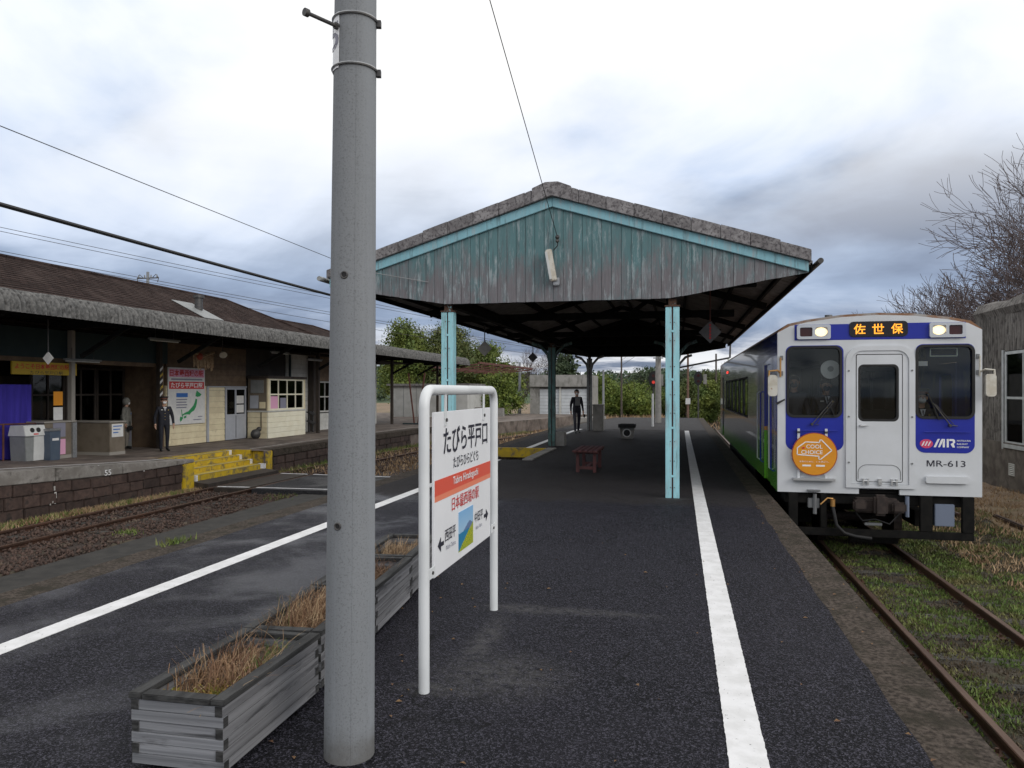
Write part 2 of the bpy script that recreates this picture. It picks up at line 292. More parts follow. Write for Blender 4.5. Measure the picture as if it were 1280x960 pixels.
M['bark'] = mat('bark', (.06, .048, .042), (.10, .082, .072), 12, rough=.9)
M['twig'] = mat('twig', (.075, .055, .055), (.11, .085, .08), 9, rough=.9)
M['leafA'] = mat('leaf_green', (.05, .085, .018), (.12, .16, .03), 1.2, detail=8, rough=.7)
M['leafB'] = mat('leaf_yellow_green', (.075, .12, .022), (.16, .19, .032), 1.0, detail=8, rough=.7)
M['leafC'] = mat('leaf_dark', (.022, .042, .018), (.05, .075, .028), 1.8, detail=8, rough=.65)
M['leafD'] = mat('leaf_ochre', (.12, .13, .036), (.06, .095, .024), 1.0, detail=8, rough=.75)
M['leafE'] = mat('leaf_shrub', (.17, .21, .03), (.08, .13, .02), 1.6, detail=8, rough=.7)
M['hill'] = mat('hill_wood', (.045, .075, .045), (.08, .11, .06), .12, detail=8, rough=.9)
M['brownpole'] = mat('brown_pole', (.15, .085, .06), (.2, .12, .085), 6, rough=.7)
M['skin'] = mat('skin', (.50, .30, .21), rough=.55); M['navy'] = mat('cloth_navy', (.008, .009, .016), (.012, .013, .022), 8, rough=.8)
M['coatgrey'] = mat('cloth_grey', (.19, .185, .165), (.24, .235, .21), 9, rough=.9); M['trbeige'] = mat('cloth_beige', (.22, .20, .17), rough=.9)
M['hair'] = mat('hair_black', (.012, .01, .009), rough=.5); M['cap'] = mat('cap_navy', (.02, .016, .02), rough=.7); M['capband'] = mat('cap_band', (.14, .045, .025), rough=.6)
M['mask'] = mat('face_mask', (.70, .71, .72), rough=.8); M['gold'] = mat('button_gold', (.6, .42, .12), rough=.35, metal=.6); M['shirt'] = mat('shirt_white', (.7, .7, .72), rough=.8)
M['shingle'] = None
def shingle():
    m = bpy.data.materials.new('roof_shingle'); m.use_nodes = True; k = NT(m.node_tree); b = k.n['Principled BSDF']
    pos = k.add('ShaderNodeNewGeometry').outputs['Position']
    br = k.add('ShaderNodeTexBrick', {'Vector': k.vmath('MULTIPLY', k.add('ShaderNodeCombineXYZ', {0: k.add('ShaderNodeSeparateXYZ', {0: pos}).outputs[1], 1: k.add('ShaderNodeSeparateXYZ', {0: pos}).outputs[2]}).outputs[0], (1, 1.0, 1)),
        'Color1': (.030, .020, .018, 1), 'Color2': (.052, .035, .031, 1), 'Mortar': (.012, .009, .008, 1), 'Scale': 1.0, 'Mortar Size': .012, 'Brick Width': .30, 'Row Height': .105})
    col = k.mix(k.mrange(k.noise(pos, 1.2, 6, .6), .45, .75), br.outputs[0], (.062, .045, .04))
    k.set(b.inputs['Base Color'], col); b.inputs['Roughness'].default_value = .95; b.inputs['Specular IOR Level'].default_value = .08
    return m
M['shingle'] = shingle()
def train_side():
    m = bpy.data.materials.new('train_side'); m.use_nodes = True; k = NT(m.node_tree); b = k.n['Principled BSDF']
    geo = k.add('ShaderNodeNewGeometry'); pos = geo.outputs['Position']; s = k.add('ShaderNodeSeparateXYZ', {0: pos})
    z, y = s.outputs[2], s.outputs[1]
    col = k.mix(k.mrange(k.noise(k.vmath('MULTIPLY', pos, (1, 1, .3)), 1.4, 6, .6), .4, .7), (.20, .21, .22), (.15, .16, .17))
    gz = k.math('ADD', z, k.math('MULTIPLY', k.noise(pos, .7, 4), .35))
    col = k.mix(k.mrange(gz, .72, .50), col, (.09, .36, .03))              # printed green grass along the skirt
    front = k.mrange(y, 15.35, 15.25)
    blue = k.math('MULTIPLY', front, k.math('GREATER_THAN', z, 1.0))
    col = k.mix(k.math('MULTIPLY', blue, k.mrange(k.noise(pos, .9, 3), .3, .45)), col, (.03, .05, .33))
    gf = k.math('MULTIPLY', k.mrange(y, 15.35, 15.25), k.math('MULTIPLY', k.math('LESS_THAN', z, .93), k.math('GREATER_THAN', y, 13.6)))
    col = k.mix(gf, col, (.13, .42, .03))
    band = k.math('MULTIPLY', k.math('GREATER_THAN', z, .94), k.math('LESS_THAN', z, 1.005))
    col = k.mix(band, col, (.55, .27, .07))
    k.set(b.inputs['Base Color'], col); b.inputs['Roughness'].default_value = .22; b.inputs['Coat Weight'].default_value = .4
    return m
M['tside'] = train_side()
def glass(name, tint, gloss, refl=(.9, .95, 1)):
    m = bpy.data.materials.new(name); m.use_nodes = True; k = NT(m.node_tree); k.n.clear()
    tr = k.add('ShaderNodeBsdfTransparent', {'Color': (*tint, 1)}); gl = k.add('ShaderNodeBsdfGlossy', {'Color': (*refl, 1), 'Roughness': .03})
    fr = k.add('ShaderNodeFresnel', {'IOR': 1.5})
    mx = k.add('ShaderNodeMixShader', {0: k.math('ADD', k.math('MULTIPLY', fr.outputs[0], 1.0), gloss), 1: tr.outputs[0], 2: gl.outputs[0]})
    k.l.new(mx.outputs[0], k.add('ShaderNodeOutputMaterial').inputs[0]); return m
M['glass'] = glass('window_glass', (.92, .94, .94), .0, (.42, .45, .46)); M['glass_side'] = glass('side_glass', (.45, .47, .47), .04)
M['glass_st'] = glass('station_glass', (.35, .37, .38), .0, (.45, .47, .5))
def picture():
    m = bpy.data.materials.new('sign_photo'); m.use_nodes = True; k = NT(m.node_tree); b = k.n['Principled BSDF']
    gen = k.add('ShaderNodeTexCoord').outputs['Generated']; s = k.add('ShaderNodeSeparateXYZ', {0: gen}); y, z = s.outputs[1], s.outputs[2]
    n = k.noise(gen, 9, 5, .6)
    sky_ = k.mix(z, (.45, .62, .75), (.22, .45, .72))
    zz_ = k.math('ADD', z, k.math('MULTIPLY', k.math('SUBTRACT', n, .5), .10))
    hill_ = k.math('ADD', .50, k.math('MULTIPLY', k.math('SUBTRACT', .35, k.math('ABSOLUTE', k.math('SUBTRACT', y, .72))), .45))
    c = k.mix(k.math('LESS_THAN', zz_, hill_), sky_, (.13, .2, .36))
    c = k.mix(k.math('LESS_THAN', zz_, .46), c, (.02, .2, .38))
    c = k.mix(k.math('GREATER_THAN', k.math('SUBTRACT', k.math('MULTIPLY', y, .55), k.math('SUBTRACT', zz_, .03)), 0.0), c, k.mix(k.mrange(k.noise(gen, 40, 3), .4, .6), (.08, .25, .03), (.60, .52, .02)))
    k.set(b.inputs['Base Color'], c); b.inputs['Roughness'].default_value = .4; return m
M['picture'] = picture()

# ------------------------------------------------------------------ geometry helpers
class MB:
    def __init__(s): s.v = []; s.f = []
    def add(s, vs, fs):
        o = len(s.v); s.v += [tuple(v) for v in vs]; s.f += [tuple(i + o for i in f) for f in fs]; return s
    def box(s, x0, x1, y0, y1, z0, z1):
        return s.add([(x0, y0, z0), (x1, y0, z0), (x1, y1, z0), (x0, y1, z0), (x0, y0, z1), (x1, y0, z1), (x1, y1, z1), (x0, y1, z1)],
                     [(3, 2, 1, 0), (4, 5, 6, 7), (0, 1, 5, 4), (1, 2, 6, 5), (2, 3, 7, 6), (3, 0, 4, 7)])
    def obox(s, c, size, rot=(0, 0, 0)):
        Rm = rot if isinstance(rot, Matrix) else Euler(rot).to_matrix(); c = Vector(c); h = [d / 2 for d in size]
        vs = [c + Rm @ Vector((a * h[0], b * h[1], d * h[2])) for d in (-1, 1) for a, b in ((-1, -1), (1, -1), (1, 1), (-1, 1))]
        return s.add(vs, [(3, 2, 1, 0), (4, 5, 6, 7), (0, 1, 5, 4), (1, 2, 6, 5), (2, 3, 7, 6), (3, 0, 4, 7)])
    def beam(s, p0, p1, wd, ht):
        p0, p1 = Vector(p0), Vector(p1); d = (p1 - p0); L = d.length; d.normalize()
        up = Vector((0, 0, 1)) if abs(d.z) < .95 else Vector((1, 0, 0)); x = d.cross(up).normalized(); u = x.cross(d)
        return s.obox((p0 + p1) / 2, (wd, L, ht), Matrix((x, d, u)).transposed())
    def tube(s, pts, r, n=8, caps=True, closed=False):
        pts = [Vector(p) for p in pts]; N = len(pts); rs = r if isinstance(r, (list, tuple)) else [r] * N
        t0 = (pts[1] - pts[0]).normalized(); a = Vector((0, 0, 1)) if abs(t0.z) < .9 else Vector((1, 0, 0)); u = t0.cross(a).normalized()
        vs = []
        for i, p in enumerate(pts):
            t = (pts[min(i + 1, N - 1)] - pts[max(i - 1, 0)]).normalized()
            u = (u - t * u.dot(t)).normalized(); v = t.cross(u)
            for j in range(n):
                an = 2 * math.pi * j / n; vs.append(p + (u * math.cos(an) + v * math.sin(an)) * rs[i])
        fs = [(i * n + j, i * n + (j + 1) % n, (i + 1) * n + (j + 1) % n, (i + 1) * n + j) for i in range(N - 1) for j in range(n)]
        if caps: fs += [tuple(range(n - 1, -1, -1)), tuple((N - 1) * n + j for j in range(n))]
        return s.add(vs, fs)
    def cyl(s, p0, p1, r0, r1=None, n=12): return s.tube([p0, p1], [r0, r0 if r1 is None else r1], n)
    def prism(s, pts, axis, a0, a1):
        mk = {'x': lambda p, a: (a, p[0], p[1]), 'y': lambda p, a: (p[0], a, p[1]), 'z': lambda p, a: (p[0], p[1], a)}[axis]
        n = len(pts); vs = [mk(p, a0) for p in pts] + [mk(p, a1) for p in pts]
        fs = [tuple(range(n - 1, -1, -1)), tuple(range(n, 2 * n))] + [(i, (i + 1) % n, n + (i + 1) % n, n + i) for i in range(n)]
        return s.add(vs, fs)
    def plate(s, outer, holes, axis, a0, a1):
        mk = {'x': lambda p, a: (a, p[0], p[1]), 'y': lambda p, a: (p[0], a, p[1]), 'z': lambda p, a: (p[0], p[1], a)}[axis]
        loops = [outer] + list(holes); flat = [p for l in loops for p in l]; n = len(flat)
        tris = tessellate_polygon([[Vector((p[0], p[1], 0)) for p in l] for l in loops])
        vs = [mk(p, a0) for p in flat] + [mk(p, a1) for p in flat]
        fs = [t for t in tris] + [tuple(i + n for i in reversed(t)) for t in tris]
        o = 0
        for l in loops:
            m = len(l); fs += [(o + i, o + (i + 1) % m, n + o + (i + 1) % m, n + o + i) for i in range(m)]; o += m
        return s.add(vs, fs)
    def quad(s, *p): return s.add(p, [tuple(range(len(p)))])
    def sphere(s, c, r, n=10, m=6, sc=(1, 1, 1)):
        vs = [(c[0], c[1], c[2] + r * sc[2])]
        for i in range(1, m):
            ph = math.pi * i / m
            for j in range(n):
                th = 2 * math.pi * j / n; vs.append((c[0] + r * sc[0] * math.sin(ph) * math.cos(th), c[1] + r * sc[1] * math.sin(ph) * math.sin(th), c[2] + r * sc[2] * math.cos(ph)))
        vs.append((c[0], c[1], c[2] - r * sc[2])); L = len(vs) - 1
        fs = [(0, 1 + j, 1 + (j + 1) % n) for j in range(n)]
        for i in range(m - 2): fs += [(1 + i * n + j, 1 + (i + 1) * n + j, 1 + (i + 1) * n + (j + 1) % n, 1 + i * n + (j + 1) % n) for j in range(n)]
        fs += [(L, L - n + (j + 1) % n, L - n + j) for j in range(n)]
        return s.add(vs, fs)
    def mesh(s, name, m, org=(0, 0, 0), smooth=False, bevel=0.0):
        me = bpy.data.meshes.new(name)
        me.from_pydata([(v[0] - org[0], v[1] - org[1], v[2] - org[2]) for v in s.v], [], s.f)
        bm = bmesh.new(); bm.from_mesh(me); bmesh.ops.recalc_face_normals(bm, faces=bm.faces)
        if bevel:
            es = [e for e in bm.edges if len(e.link_faces) == 2 and e.calc_face_angle(0) > .6]
            bmesh.ops.bevel(bm, geom=es, offset=bevel, segments=2, affect='EDGES', clamp_overlap=True)
        bm.to_mesh(me); bm.free()
        if smooth:
            me.shade_smooth(); me.set_sharp_from_angle(angle=R(40))
        if m: me.materials.append(M[m] if isinstance(m, str) else m)
        return me
    def build(s, name, m, parent=None, smooth=False, bevel=0.0, label=None, org=None):
        o0 = ORG[parent.name] if parent else Vector(org or (0, 0, 0))
        o = bpy.data.objects.new(name, s.mesh(name, m, o0, smooth, bevel)); COL.objects.link(o)
        if parent: o.parent = parent
        else: o.location = o0
        ORG[o.name] = Vector(o0)
        if label: o['label'] = label
        return o
ORG = {}
def thing(name, label, cat, loc, group=None, kind=None):
    o = bpy.data.objects.new(name, None); COL.objects.link(o); o.location = loc; o.empty_display_size = .2; ORG[o.name] = Vector(loc)
    return tag(o, label, cat, group, kind)
def tag(o, label=None, cat=None, group=None, kind=None):
    for k, v in (('label', label), ('category', cat), ('group', group), ('kind', kind)):
        if v: o[k] = v
    return o
def copy_tree(o, parent=None):
    c = o.copy(); COL.objects.link(c)
    if parent: c.parent = parent
    ORG[c.name] = ORG[o.name].copy()
    for ch in list(o.children): copy_tree(ch, c)
    return c
def struct(name, mb, m, parent=None, **k):
    o = mb.build(name, m, parent, **k)
    if not parent: o['kind'] = 'structure'
    return o
def rrect(x0, x1, y0, y1, r, n=5):
    r4 = r if isinstance(r, (list, tuple)) else [r] * 4      # bl, br, tr, tl
    out = []
    for (cx, cy, sxx, syy, a0, rr) in ((x0, y0, 1, 1, 180, r4[0]), (x1, y0, -1, 1, 270, r4[1]), (x1, y1, -1, -1, 0, r4[2]), (x0, y1, 1, -1, 90, r4[3])):
        if rr <= 1e-6: out.append((cx, cy)); continue
        for i in range(n + 1):
            a = R(a0 + 90 * i / n); out.append((cx + sxx * rr + rr * math.cos(a), cy + syy * rr + rr * math.sin(a)))
    return out
def circle(cx, cy, r, n=28): return [(cx + r * math.cos(2 * math.pi * i / n), cy + r * math.sin(2 * math.pi * i / n)) for i in range(n)]
def text_mesh(body, bold=0.0, spacing=1.0):
    cu = bpy.data.curves.new('lettering', 'FONT'); cu.body = body; cu.size = 1; cu.align_x = 'LEFT'; cu.resolution_u = 3; cu.offset = bold; cu.space_character = spacing; cu.fill_mode = 'FRONT'
    o = bpy.data.objects.new('lettering', cu); COL.objects.link(o)
    dg = bpy.context.evaluated_depsgraph_get(); me = bpy.data.meshes.new_from_object(o.evaluated_get(dg))
    bpy.data.objects.remove(o); bpy.data.curves.remove(cu)
    vs = np.empty(len(me.vertices) * 3); me.vertices.foreach_get('co', vs); vs = vs.reshape(-1, 3); fs = [tuple(p.vertices) for p in me.polygons]
    bpy.data.meshes.remove(me)
    return vs, fs
def text(body, parent, m, c, right, up, wd, ht, bold=0.0, name='lettering', spacing=1.0, shear=0.0):
    vs, fs = text_mesh(body, bold, spacing); lo, hi = vs.min(0), vs.max(0)
    X = (vs[:, 0] - (lo[0] + hi[0]) / 2) * wd / (hi[0] - lo[0]); Y = (vs[:, 1] - (lo[1] + hi[1]) / 2) * ht / (hi[1] - lo[1]); X = X + shear * Y
    c, right, up = Vector(c), Vector(right), Vector(up)
    b = MB(); b.v = [tuple(c + right * float(x) + up * float(y)) for x, y in zip(X, Y)]; b.f = fs
    return b.build(name, m, parent)
def np_mesh(name, verts, faces, m):
    me = bpy.data.meshes.new(name); verts = np.asarray(verts, dtype=np.float32); faces = np.asarray(faces, dtype=np.int32); k = faces.shape[1]
    me.vertices.add(len(verts)); me.vertices.foreach_set('co', verts.ravel())
    me.loops.add(faces.size); me.loops.foreach_set('vertex_index', faces.ravel())
    me.polygons.add(len(faces)); me.polygons.foreach_set('loop_start', np.arange(0, faces.size, k, dtype=np.int32))
    me.update(calc_edges=True); me.validate()
    me.materials.append(M[m]); return me
def np_obj(name, verts, faces, m, parent=None, org=(0, 0, 0)):
    o0 = ORG[parent.name] if parent else Vector(org)
    o = bpy.data.objects.new(name, np_mesh(name, np.asarray(verts) - np.array(o0[:]), faces, m)); COL.objects.link(o)
    if parent: o.parent = parent
    else: o.location = o0
    ORG[o.name] = Vector(o0); return o
def lerp(a, b, t): return a + (b - a) * t
def pw(t, pts):
    for (a, b), (c, d) in zip(pts, pts[1:]):
        if t <= c: return b if t <= a else lerp(b, d, (t - a) / (c - a))
    return pts[-1][1]
X_, Y_, Z_ = Vector((1, 0, 0)), Vector((0, 1, 0)), Vector((0, 0, 1))
#PART2
# ------------------------------------------------------------------ setting: ground, platforms, tracks
def jag(pts, amp, step=.25):
    out = []
    for a, b in zip(pts, pts[1:] + pts[:1]):
        n = max(1, int((Vector(b) - Vector(a)).length / step))
        for i in range(n): out.append((lerp(a[0], b[0], i / n) + random.uniform(-amp, amp), lerp(a[1], b[1], i / n) + random.uniform(-amp, amp)))
    return out
struct('ground', MB().quad((-900, -300, -1.12), (900, -300, -1.12), (900, 1500, -1.12), (-900, 1500, -1.12)), 'ground')
def bed(name, m, x0, x1, y0, y1, z, amp, nx, ny):
    b = MB(); vs = []
    for j in range(ny + 1):
        for i in range(nx + 1):
            x, y = lerp(x0, x1, i / nx), lerp(y0, y1, j / ny)
            vs.append((x, y, z + amp * (mnoise.noise((x * 1.3, y * 1.3, 0)) + .5 * mnoise.noise((x * 4, y * 4, 3)))))
    fs = [(j * (nx + 1) + i, j * (nx + 1) + i + 1, (j + 1) * (nx + 1) + i + 1, (j + 1) * (nx + 1) + i) for j in range(ny) for i in range(nx)]
    return struct(name, b.add(vs, fs), m, smooth=True)
bed('trackside_soil', 'soil', 1.2, 6.2, -2, 75, -1.035, .03, 40, 300)
bed('trackside_ground', 'ground', 6.2, 30, -2, 75, -1.03, .05, 60, 160)
bed('ballast_bed', 'ballast_bed', -12.9, -9.25, -4, 17.2, -1.0, .03, 40, 200)
bed('ballast_bed', 'ballast_bed', -12.9, -5.2, 20.7, 90, -1.0, .03, 50, 260)
bed('service_strip', 'strip', -9.3, -8.45, -4, 17.2, -.97, .012, 10, 120)
bed('trackside_dirt', 'ballast_bed', -8.5, -5.2, -4, 17.2, -1.0, .02, 30, 120)

# island platform: concrete body with coping, asphalt sheet, stair cut on its left side
def island_poly(xl, xr, cut): return [(xl, -8), (xr, -8), (xr, 46), (xl + 1.6, 46), (xl + .4, 38), (xl, 31), (xl, 20.6), (cut, 20.6), (cut, 17.3), (xl, 17.3)]
isl = thing('island_platform', 'long dark asphalt island platform with worn concrete edge between the two tracks', 'platform', (0, 0, 0), kind='structure')
MB().plate(island_poly(-5.4, 1.41, -3.62), [], 'z', -1.3, -.006).build('coping', 'coping', isl)
MB().plate(jag(island_poly(-5.05, 1.09, -3.45), .012), [], 'z', -.3, 0.0).build('asphalt_surface', 'asphalt', isl)
MB().plate([(-4.9, 31.6), (1.05, 31.4), (1.05, 45.9), (-3.3, 45.9), (-4.6, 38)], [], 'z', -.02, .005).build('pale_asphalt_patch', 'asphalt_far', isl)
MB().box(-3.62, -3.36, 17.2, 20.7, -.02, .035).build('stair_curb', 'concgrey', isl, bevel=.01)
MB().box(-5.38, -3.64, 20.52, 20.615, -.24, .03).box(-5.38, -3.64, 20.50, 20.59, -.8, -.55).build('yellow_stair_rail', 'yellow', isl, bevel=.008)
for i in range(4):
    z = -.2 - .2 * i
    MB().box(-3.98 - .35 * i, -3.62 - .35 * i - (.004 if i else 0), 17.3, 20.49, -1.25, z).build('stair_step', 'concgrey', isl)
def paint(name, pts, m, z=.004, amp=.0022, lab=None):
    return struct(name, MB().plate(jag(pts, amp, .025), [], 'z', z - .003, z), m)
paint('platform_line', [(.215, -4), (.388, -4), (.388, 31.2), (.215, 31.2)], 'line')
paint('platform_line', [(-4.30, -4), (-4.13, -4), (-4.13, 17.25), (-4.30, 17.25)], 'line')
paint('platform_line', [(-4.30, 20.8), (-4.13, 20.8), (-4.13, 30), (-3.9, 33.0), (-3.2, 34.4), (-3.3, 34.6), (-4.05, 33.2), (-4.30, 30)], 'line')

# station platform opposite
def zp(y): return pw(y, [(-10, .1), (10, .1), (11.7, .08), (16.8, -.16), (21, -.22), (60, -.2)])
EDGE = [(-12.78, -6), (-12.7, 11.7), (-12.47, 16.6), (-12.45, 17.28)]
EDGE2 = [(-12.48, 20.75), (-12.5, 27), (-12.2, 35), (-10.2, 42), (-8.4, 49), (-6.5, 58)]
stp = thing('station_platform', 'old station platform faced with dark stone blocks across the left track', 'platform', (0, 0, 0), kind='structure')
def strip_top(pts, xb, m, name, n_per=1.0, off=.0):
    b = MB(); rows = []
    for (x0, y0), (x1, y1) in zip(pts, pts[1:]):
        n = max(1, int((y1 - y0) / n_per))
        for i in range(n): rows.append((lerp(x0, x1, i / n), lerp(y0, y1, i / n)))
    rows.append(pts[-1]); vs = []
    for x, y in rows: vs += [(xb, y, zp(y) + off), (x, y, zp(y) + off), (x, y, -1.2)]
    fs = []
    for i in range(len(rows) - 1):
        a, c = 3 * i, 3 * i + 3; fs += [(a, a + 1, c + 1, c), (a + 1, a + 2, c + 2, c + 1)]
    return b.add(vs, fs).build(name, m, stp)
inset = lambda P_, d: [(x - d, y) for x, y in P_]
strip_top(inset(EDGE, .05), -34, 'station_pave', 'pavement')
strip_top([(-14.0, 17.28), (-14.0, 20.75)], -34, 'station_pave', 'pavement')
strip_top(inset(EDGE2, .05), -34, 'station_pave', 'pavement')
def edge_pt(pts, y): return pw(y, [(b, a) for a, b in pts])
def coping_run(pts, y0, y1, th, m='station_coping'):
    y = y0
    while y < y1 - .05:
        ye = min(y + 1.8, y1); g = .008
        b = MB(); vs = []
        for yy in (y + g, ye - g):
            x = edge_pt(pts, yy); z = zp(yy); t = th(yy)
            vs += [(x - .5, yy, z + .012), (x + .012, yy, z + .012), (x + .012, yy, z - t), (x - .5, yy, z - t)]
        b.add(vs, [(0, 1, 2, 3), (7, 6, 5, 4), (0, 4, 5, 1), (1, 5, 6, 2), (2, 6, 7, 3), (3, 7, 4, 0)])
        b.build('coping_stone', m, stp, bevel=.012); y = ye
thk = lambda y: pw(y, [(0, .26), (14.2, .25), (15.6, .16), (17.3, .07)])
coping_run(EDGE, 4.0, 17.27, thk)
def stones(pts, y0, y1, top, rows, wmin, wmax):
    for r in range(rows):
        y = y0 - random.uniform(0, .2)
        while y < y1:
            wd = random.uniform(wmin, wmax); a, c = max(y, y0), min(y + wd, y1)
            if c - a > .06:
                ym = (a + c) / 2; zt = top(ym); zb = -.95; h = (zt - zb) / rows
                z0, z1 = zb + r * h, zb + (r + 1) * h; p = random.uniform(-.018, .012); x0, x1 = edge_pt(pts, a), edge_pt(pts, c)
                b = MB(); vs = [(x0 - .2, a + .008, z0 + .007), (x0 + p, a + .008, z0 + .007), (x0 + p, a + .008, z1 - .007), (x0 - .2, a + .008, z1 - .007),
                                (x1 - .2, c - .008, z0 + .007), (x1 + p, c - .008, z0 + .007), (x1 + p, c - .008, z1 - .007), (x1 - .2, c - .008, z1 - .007)]
                b.add(vs, [(0, 1, 2, 3), (7, 6, 5, 4), (0, 4, 5, 1), (1, 5, 6, 2), (2, 6, 7, 3), (3, 7, 4, 0)]).build('stone_block', 'stone', stp, bevel=.012)
            y += wd
stones(EDGE, 7.0, 16.83, lambda y: zp(y) - thk(y) - .004, 3, .38, .58)
stones(EDGE2, 21.2, 33.0, lambda y: zp(y) - .22, 2, .4, .7)
coping_run(EDGE2, 21.2, 36, lambda y: .21, 'coping')
MB().box(-12.9, -12.44, 16.85, 17.27, -1.0, -.25).build('yellow_end_block', 'yellow', stp, bevel=.02)
MB().box(-13.0, -12.47, 20.86, 21.18, -1.0, -.24).build('yellow_end_block', 'yellow', stp, bevel=.02)
MB().box(-14.02, -12.99, 20.72, 20.85, -1.0, -.20).box(-14.02, -13.2, 17.16, 17.30, -1, -.18).build('stair_cheek', 'yellow', stp)
for i in range(4):
    z0, z1 = -.74 + .13 * i, -.74 + .13 * (i + 1); x = -12.52 - .36 * i
    MB().box(-14.0, x, 17.31, 20.70, -1.0 if i == 0 else z0 - .004, z1).build('step', 'yellow', stp, bevel=.01)
    MB().box(x - .09, x + .004, 17.33, 20.66, z1, z1 + .008).build('nosing', 'yellowedge', stp)
    MB().box(x - .10, x + .008, 20.55, 20.69, z1 + .001, z1 + .012).box(x + .004, x + .010, 20.55, 20.69, z0, z1).build('step_corner_mark', 'line', stp)
# safety line on the station platform, position marks on its edge
def pline(xs, y0, y1, wd, m):
    b = MB(); n = 14; vs = []
    for i in range(n + 1):
        y = lerp(y0, y1, i / n); x = edge_pt(EDGE if y < 17 else EDGE2, y) - xs; vs += [(x - wd, y, zp(y) + .016), (x, y, zp(y) + .016)]
    return b.add(vs, [(2 * i, 2 * i + 1, 2 * i + 3, 2 * i + 2) for i in range(n)])
struct('station_platform_line', pline(.62, 4, 17.0, .11, 'line'), 'line'); struct('station_platform_line', pline(.75, 21.2, 36, .08, 'line_old'), 'line_old')
MB().box(-12.66, -12.640, 14.17, 14.20, -.30, -.02).build('edge_mark', 'line', stp)
text('55', stp, 'line', (-12.555, 14.36, -.2), Y_, Z_, .2, .13, bold=.02)
MB().box(-12.55, -12.525, 15.47, 15.50, -.33, -.09).build('edge_mark', 'line', stp)
b = MB()
for i in range(5): b.obox((-12.535, 15.58 + .075 * i, -.16 + random.uniform(-.02, .02)), (.012, .05, .05)); b.obox((-12.535, 15.58 + .075 * i, -.25 + random.uniform(-.02, .02)), (.012, .05, .04))
b.build('edge_mark', 'line_old', stp)
b = MB()
for (y, z, s_) in ((12.99, -.38, .06), (13.0, -.50, .05), (13.01, -.56, .04), (12.93, -.66, .03), (12.99, -.68, .03), (12.87, -.7, .025)): b.obox((-12.640, y, z), (.012, s_, s_ * 1.5))
b.build('wall_mark', 'line_old', stp)

# tracks
def rail_mesh(center, off, zt, sect=None):
    prof = sect or [(-.062, -.14), (.062, -.14), (.062, -.125), (.012, -.11), (.010, -.045), (.034, -.035), (.034, -.004), (.028, 0), (-.028, 0), (-.034, -.004), (-.034, -.035), (-.010, -.045), (-.012, -.11), (-.062, -.125)]
    b = MB(); n = len(prof); vs = []
    for i, p in enumerate(center):
        a, c = Vector(center[max(i - 1, 0)]), Vector(center[min(i + 1, len(center) - 1)]); d = (c - a).normalized(); nx, ny = d.y, -d.x
        for (u, z) in prof: vs.append((p[0] + nx * (off + u), p[1] + ny * (off + u), zt + z))
    fs = [(i * n + j, i * n + (j + 1) % n, (i + 1) * n + (j + 1) % n, (i + 1) * n + j) for i in range(len(center) - 1) for j in range(n)]
    fs += [tuple(range(n)), tuple((len(center) - 1) * n + j for j in range(n - 1, -1, -1))]
    return b.add(vs, fs)
def smooth_path(pts, step=1.0):
    out = []
    for i in range(len(pts) - 1):
        p0, p1, p2, p3 = (Vector(pts[max(i - 1, 0)]), Vector(pts[i]), Vector(pts[i + 1]), Vector(pts[min(i + 2, len(pts) - 1)]))
        n = max(1, int((p2 - p1).length / step))
        for k in range(n):
            t = k / n; out.append(tuple(.5 * ((2 * p1) + (p2 - p0) * t + (2 * p0 - 5 * p1 + 4 * p2 - p3) * t * t + (-p0 + 3 * p1 - 3 * p2 + p3) * t ** 3)))
    out.append(tuple(pts[-1])); return out
def track(label, path, zt, s0, s1, spacing, sl_top):
    t = thing('railway_track', label, 'railway track', (path[0][0], path[0][1], zt - .14), kind='structure')
    for s_ in (-.5665, .5665):
        r = rail_mesh(path, s_, zt).build('rail', 'rail', t)
        rail_mesh(path, s_, zt, [(-.026, 0), (.026, 0), (.026, .002), (-.026, .002)]).build('rail_tread', 'railtop', r)
    acc = 0.0; me = MB().obox((0, 0, 0), (2.0, .2, .14)).mesh('sleeper', 'sleeper', bevel=.012); ns = 0
    pm = MB()
    for s_ in (-.5665, .5665):
        for q in (-.085, .085): pm.obox((s_ + q, 0, .079), (.07, .13, .018)).cyl((s_ + q * 1.05, .02, .085), (s_ + q * 1.05, .02, .118), .014, None, 6)
    pm = pm.mesh('tie_plate', 'rail')
    for a, c in zip(path, path[1:]):
        L = (Vector(c) - Vector(a)).length; k = 0.0
        while acc <= L:
            y = lerp(a[1], c[1], acc / L); x = lerp(a[0], c[0], acc / L)
            if s0 < y < s1 and not (17.2 < y < 20.7 and x < -5):
                o = bpy.data.objects.new('sleeper', me); COL.objects.link(o); o.parent = t; ns += 1
                if ns < 26: q = bpy.data.objects.new('tie_plate', pm); COL.objects.link(q); q.parent = o; q['kind'] = 'stuff'
                o.location = (x - path[0][0] + random.uniform(-.03, .03), y - path[0][1], sl_top - .07 - (zt - .14)); o.rotation_euler = (0, 0, -math.atan2(c[0] - a[0], c[1] - a[1]) + random.uniform(-.02, .02))
            acc += spacing
        acc -= L
    return t
RP = smooth_path([(2.925, -4), (2.925, 20), (2.925, 45), (2.9, 58), (2.0, 75), (-.5, 95), (-5, 125)], 2.0)
LP = smooth_path([(-11.4, -4), (-11.4, 10), (-11.4, 26), (-10.9, 32), (-9.2, 42), (-7.6, 52), (-5.0, 72), (-3.6, 95), (-6.5, 125)], 2.0)
track('rusty track under the train, overgrown with moss, right of the island platform', RP, -.92, 1.5, 62, .72, -1.022)
track('brown ballasted track along the stone-faced station platform', LP, -.90, 5.5, 62, .72, -.985)
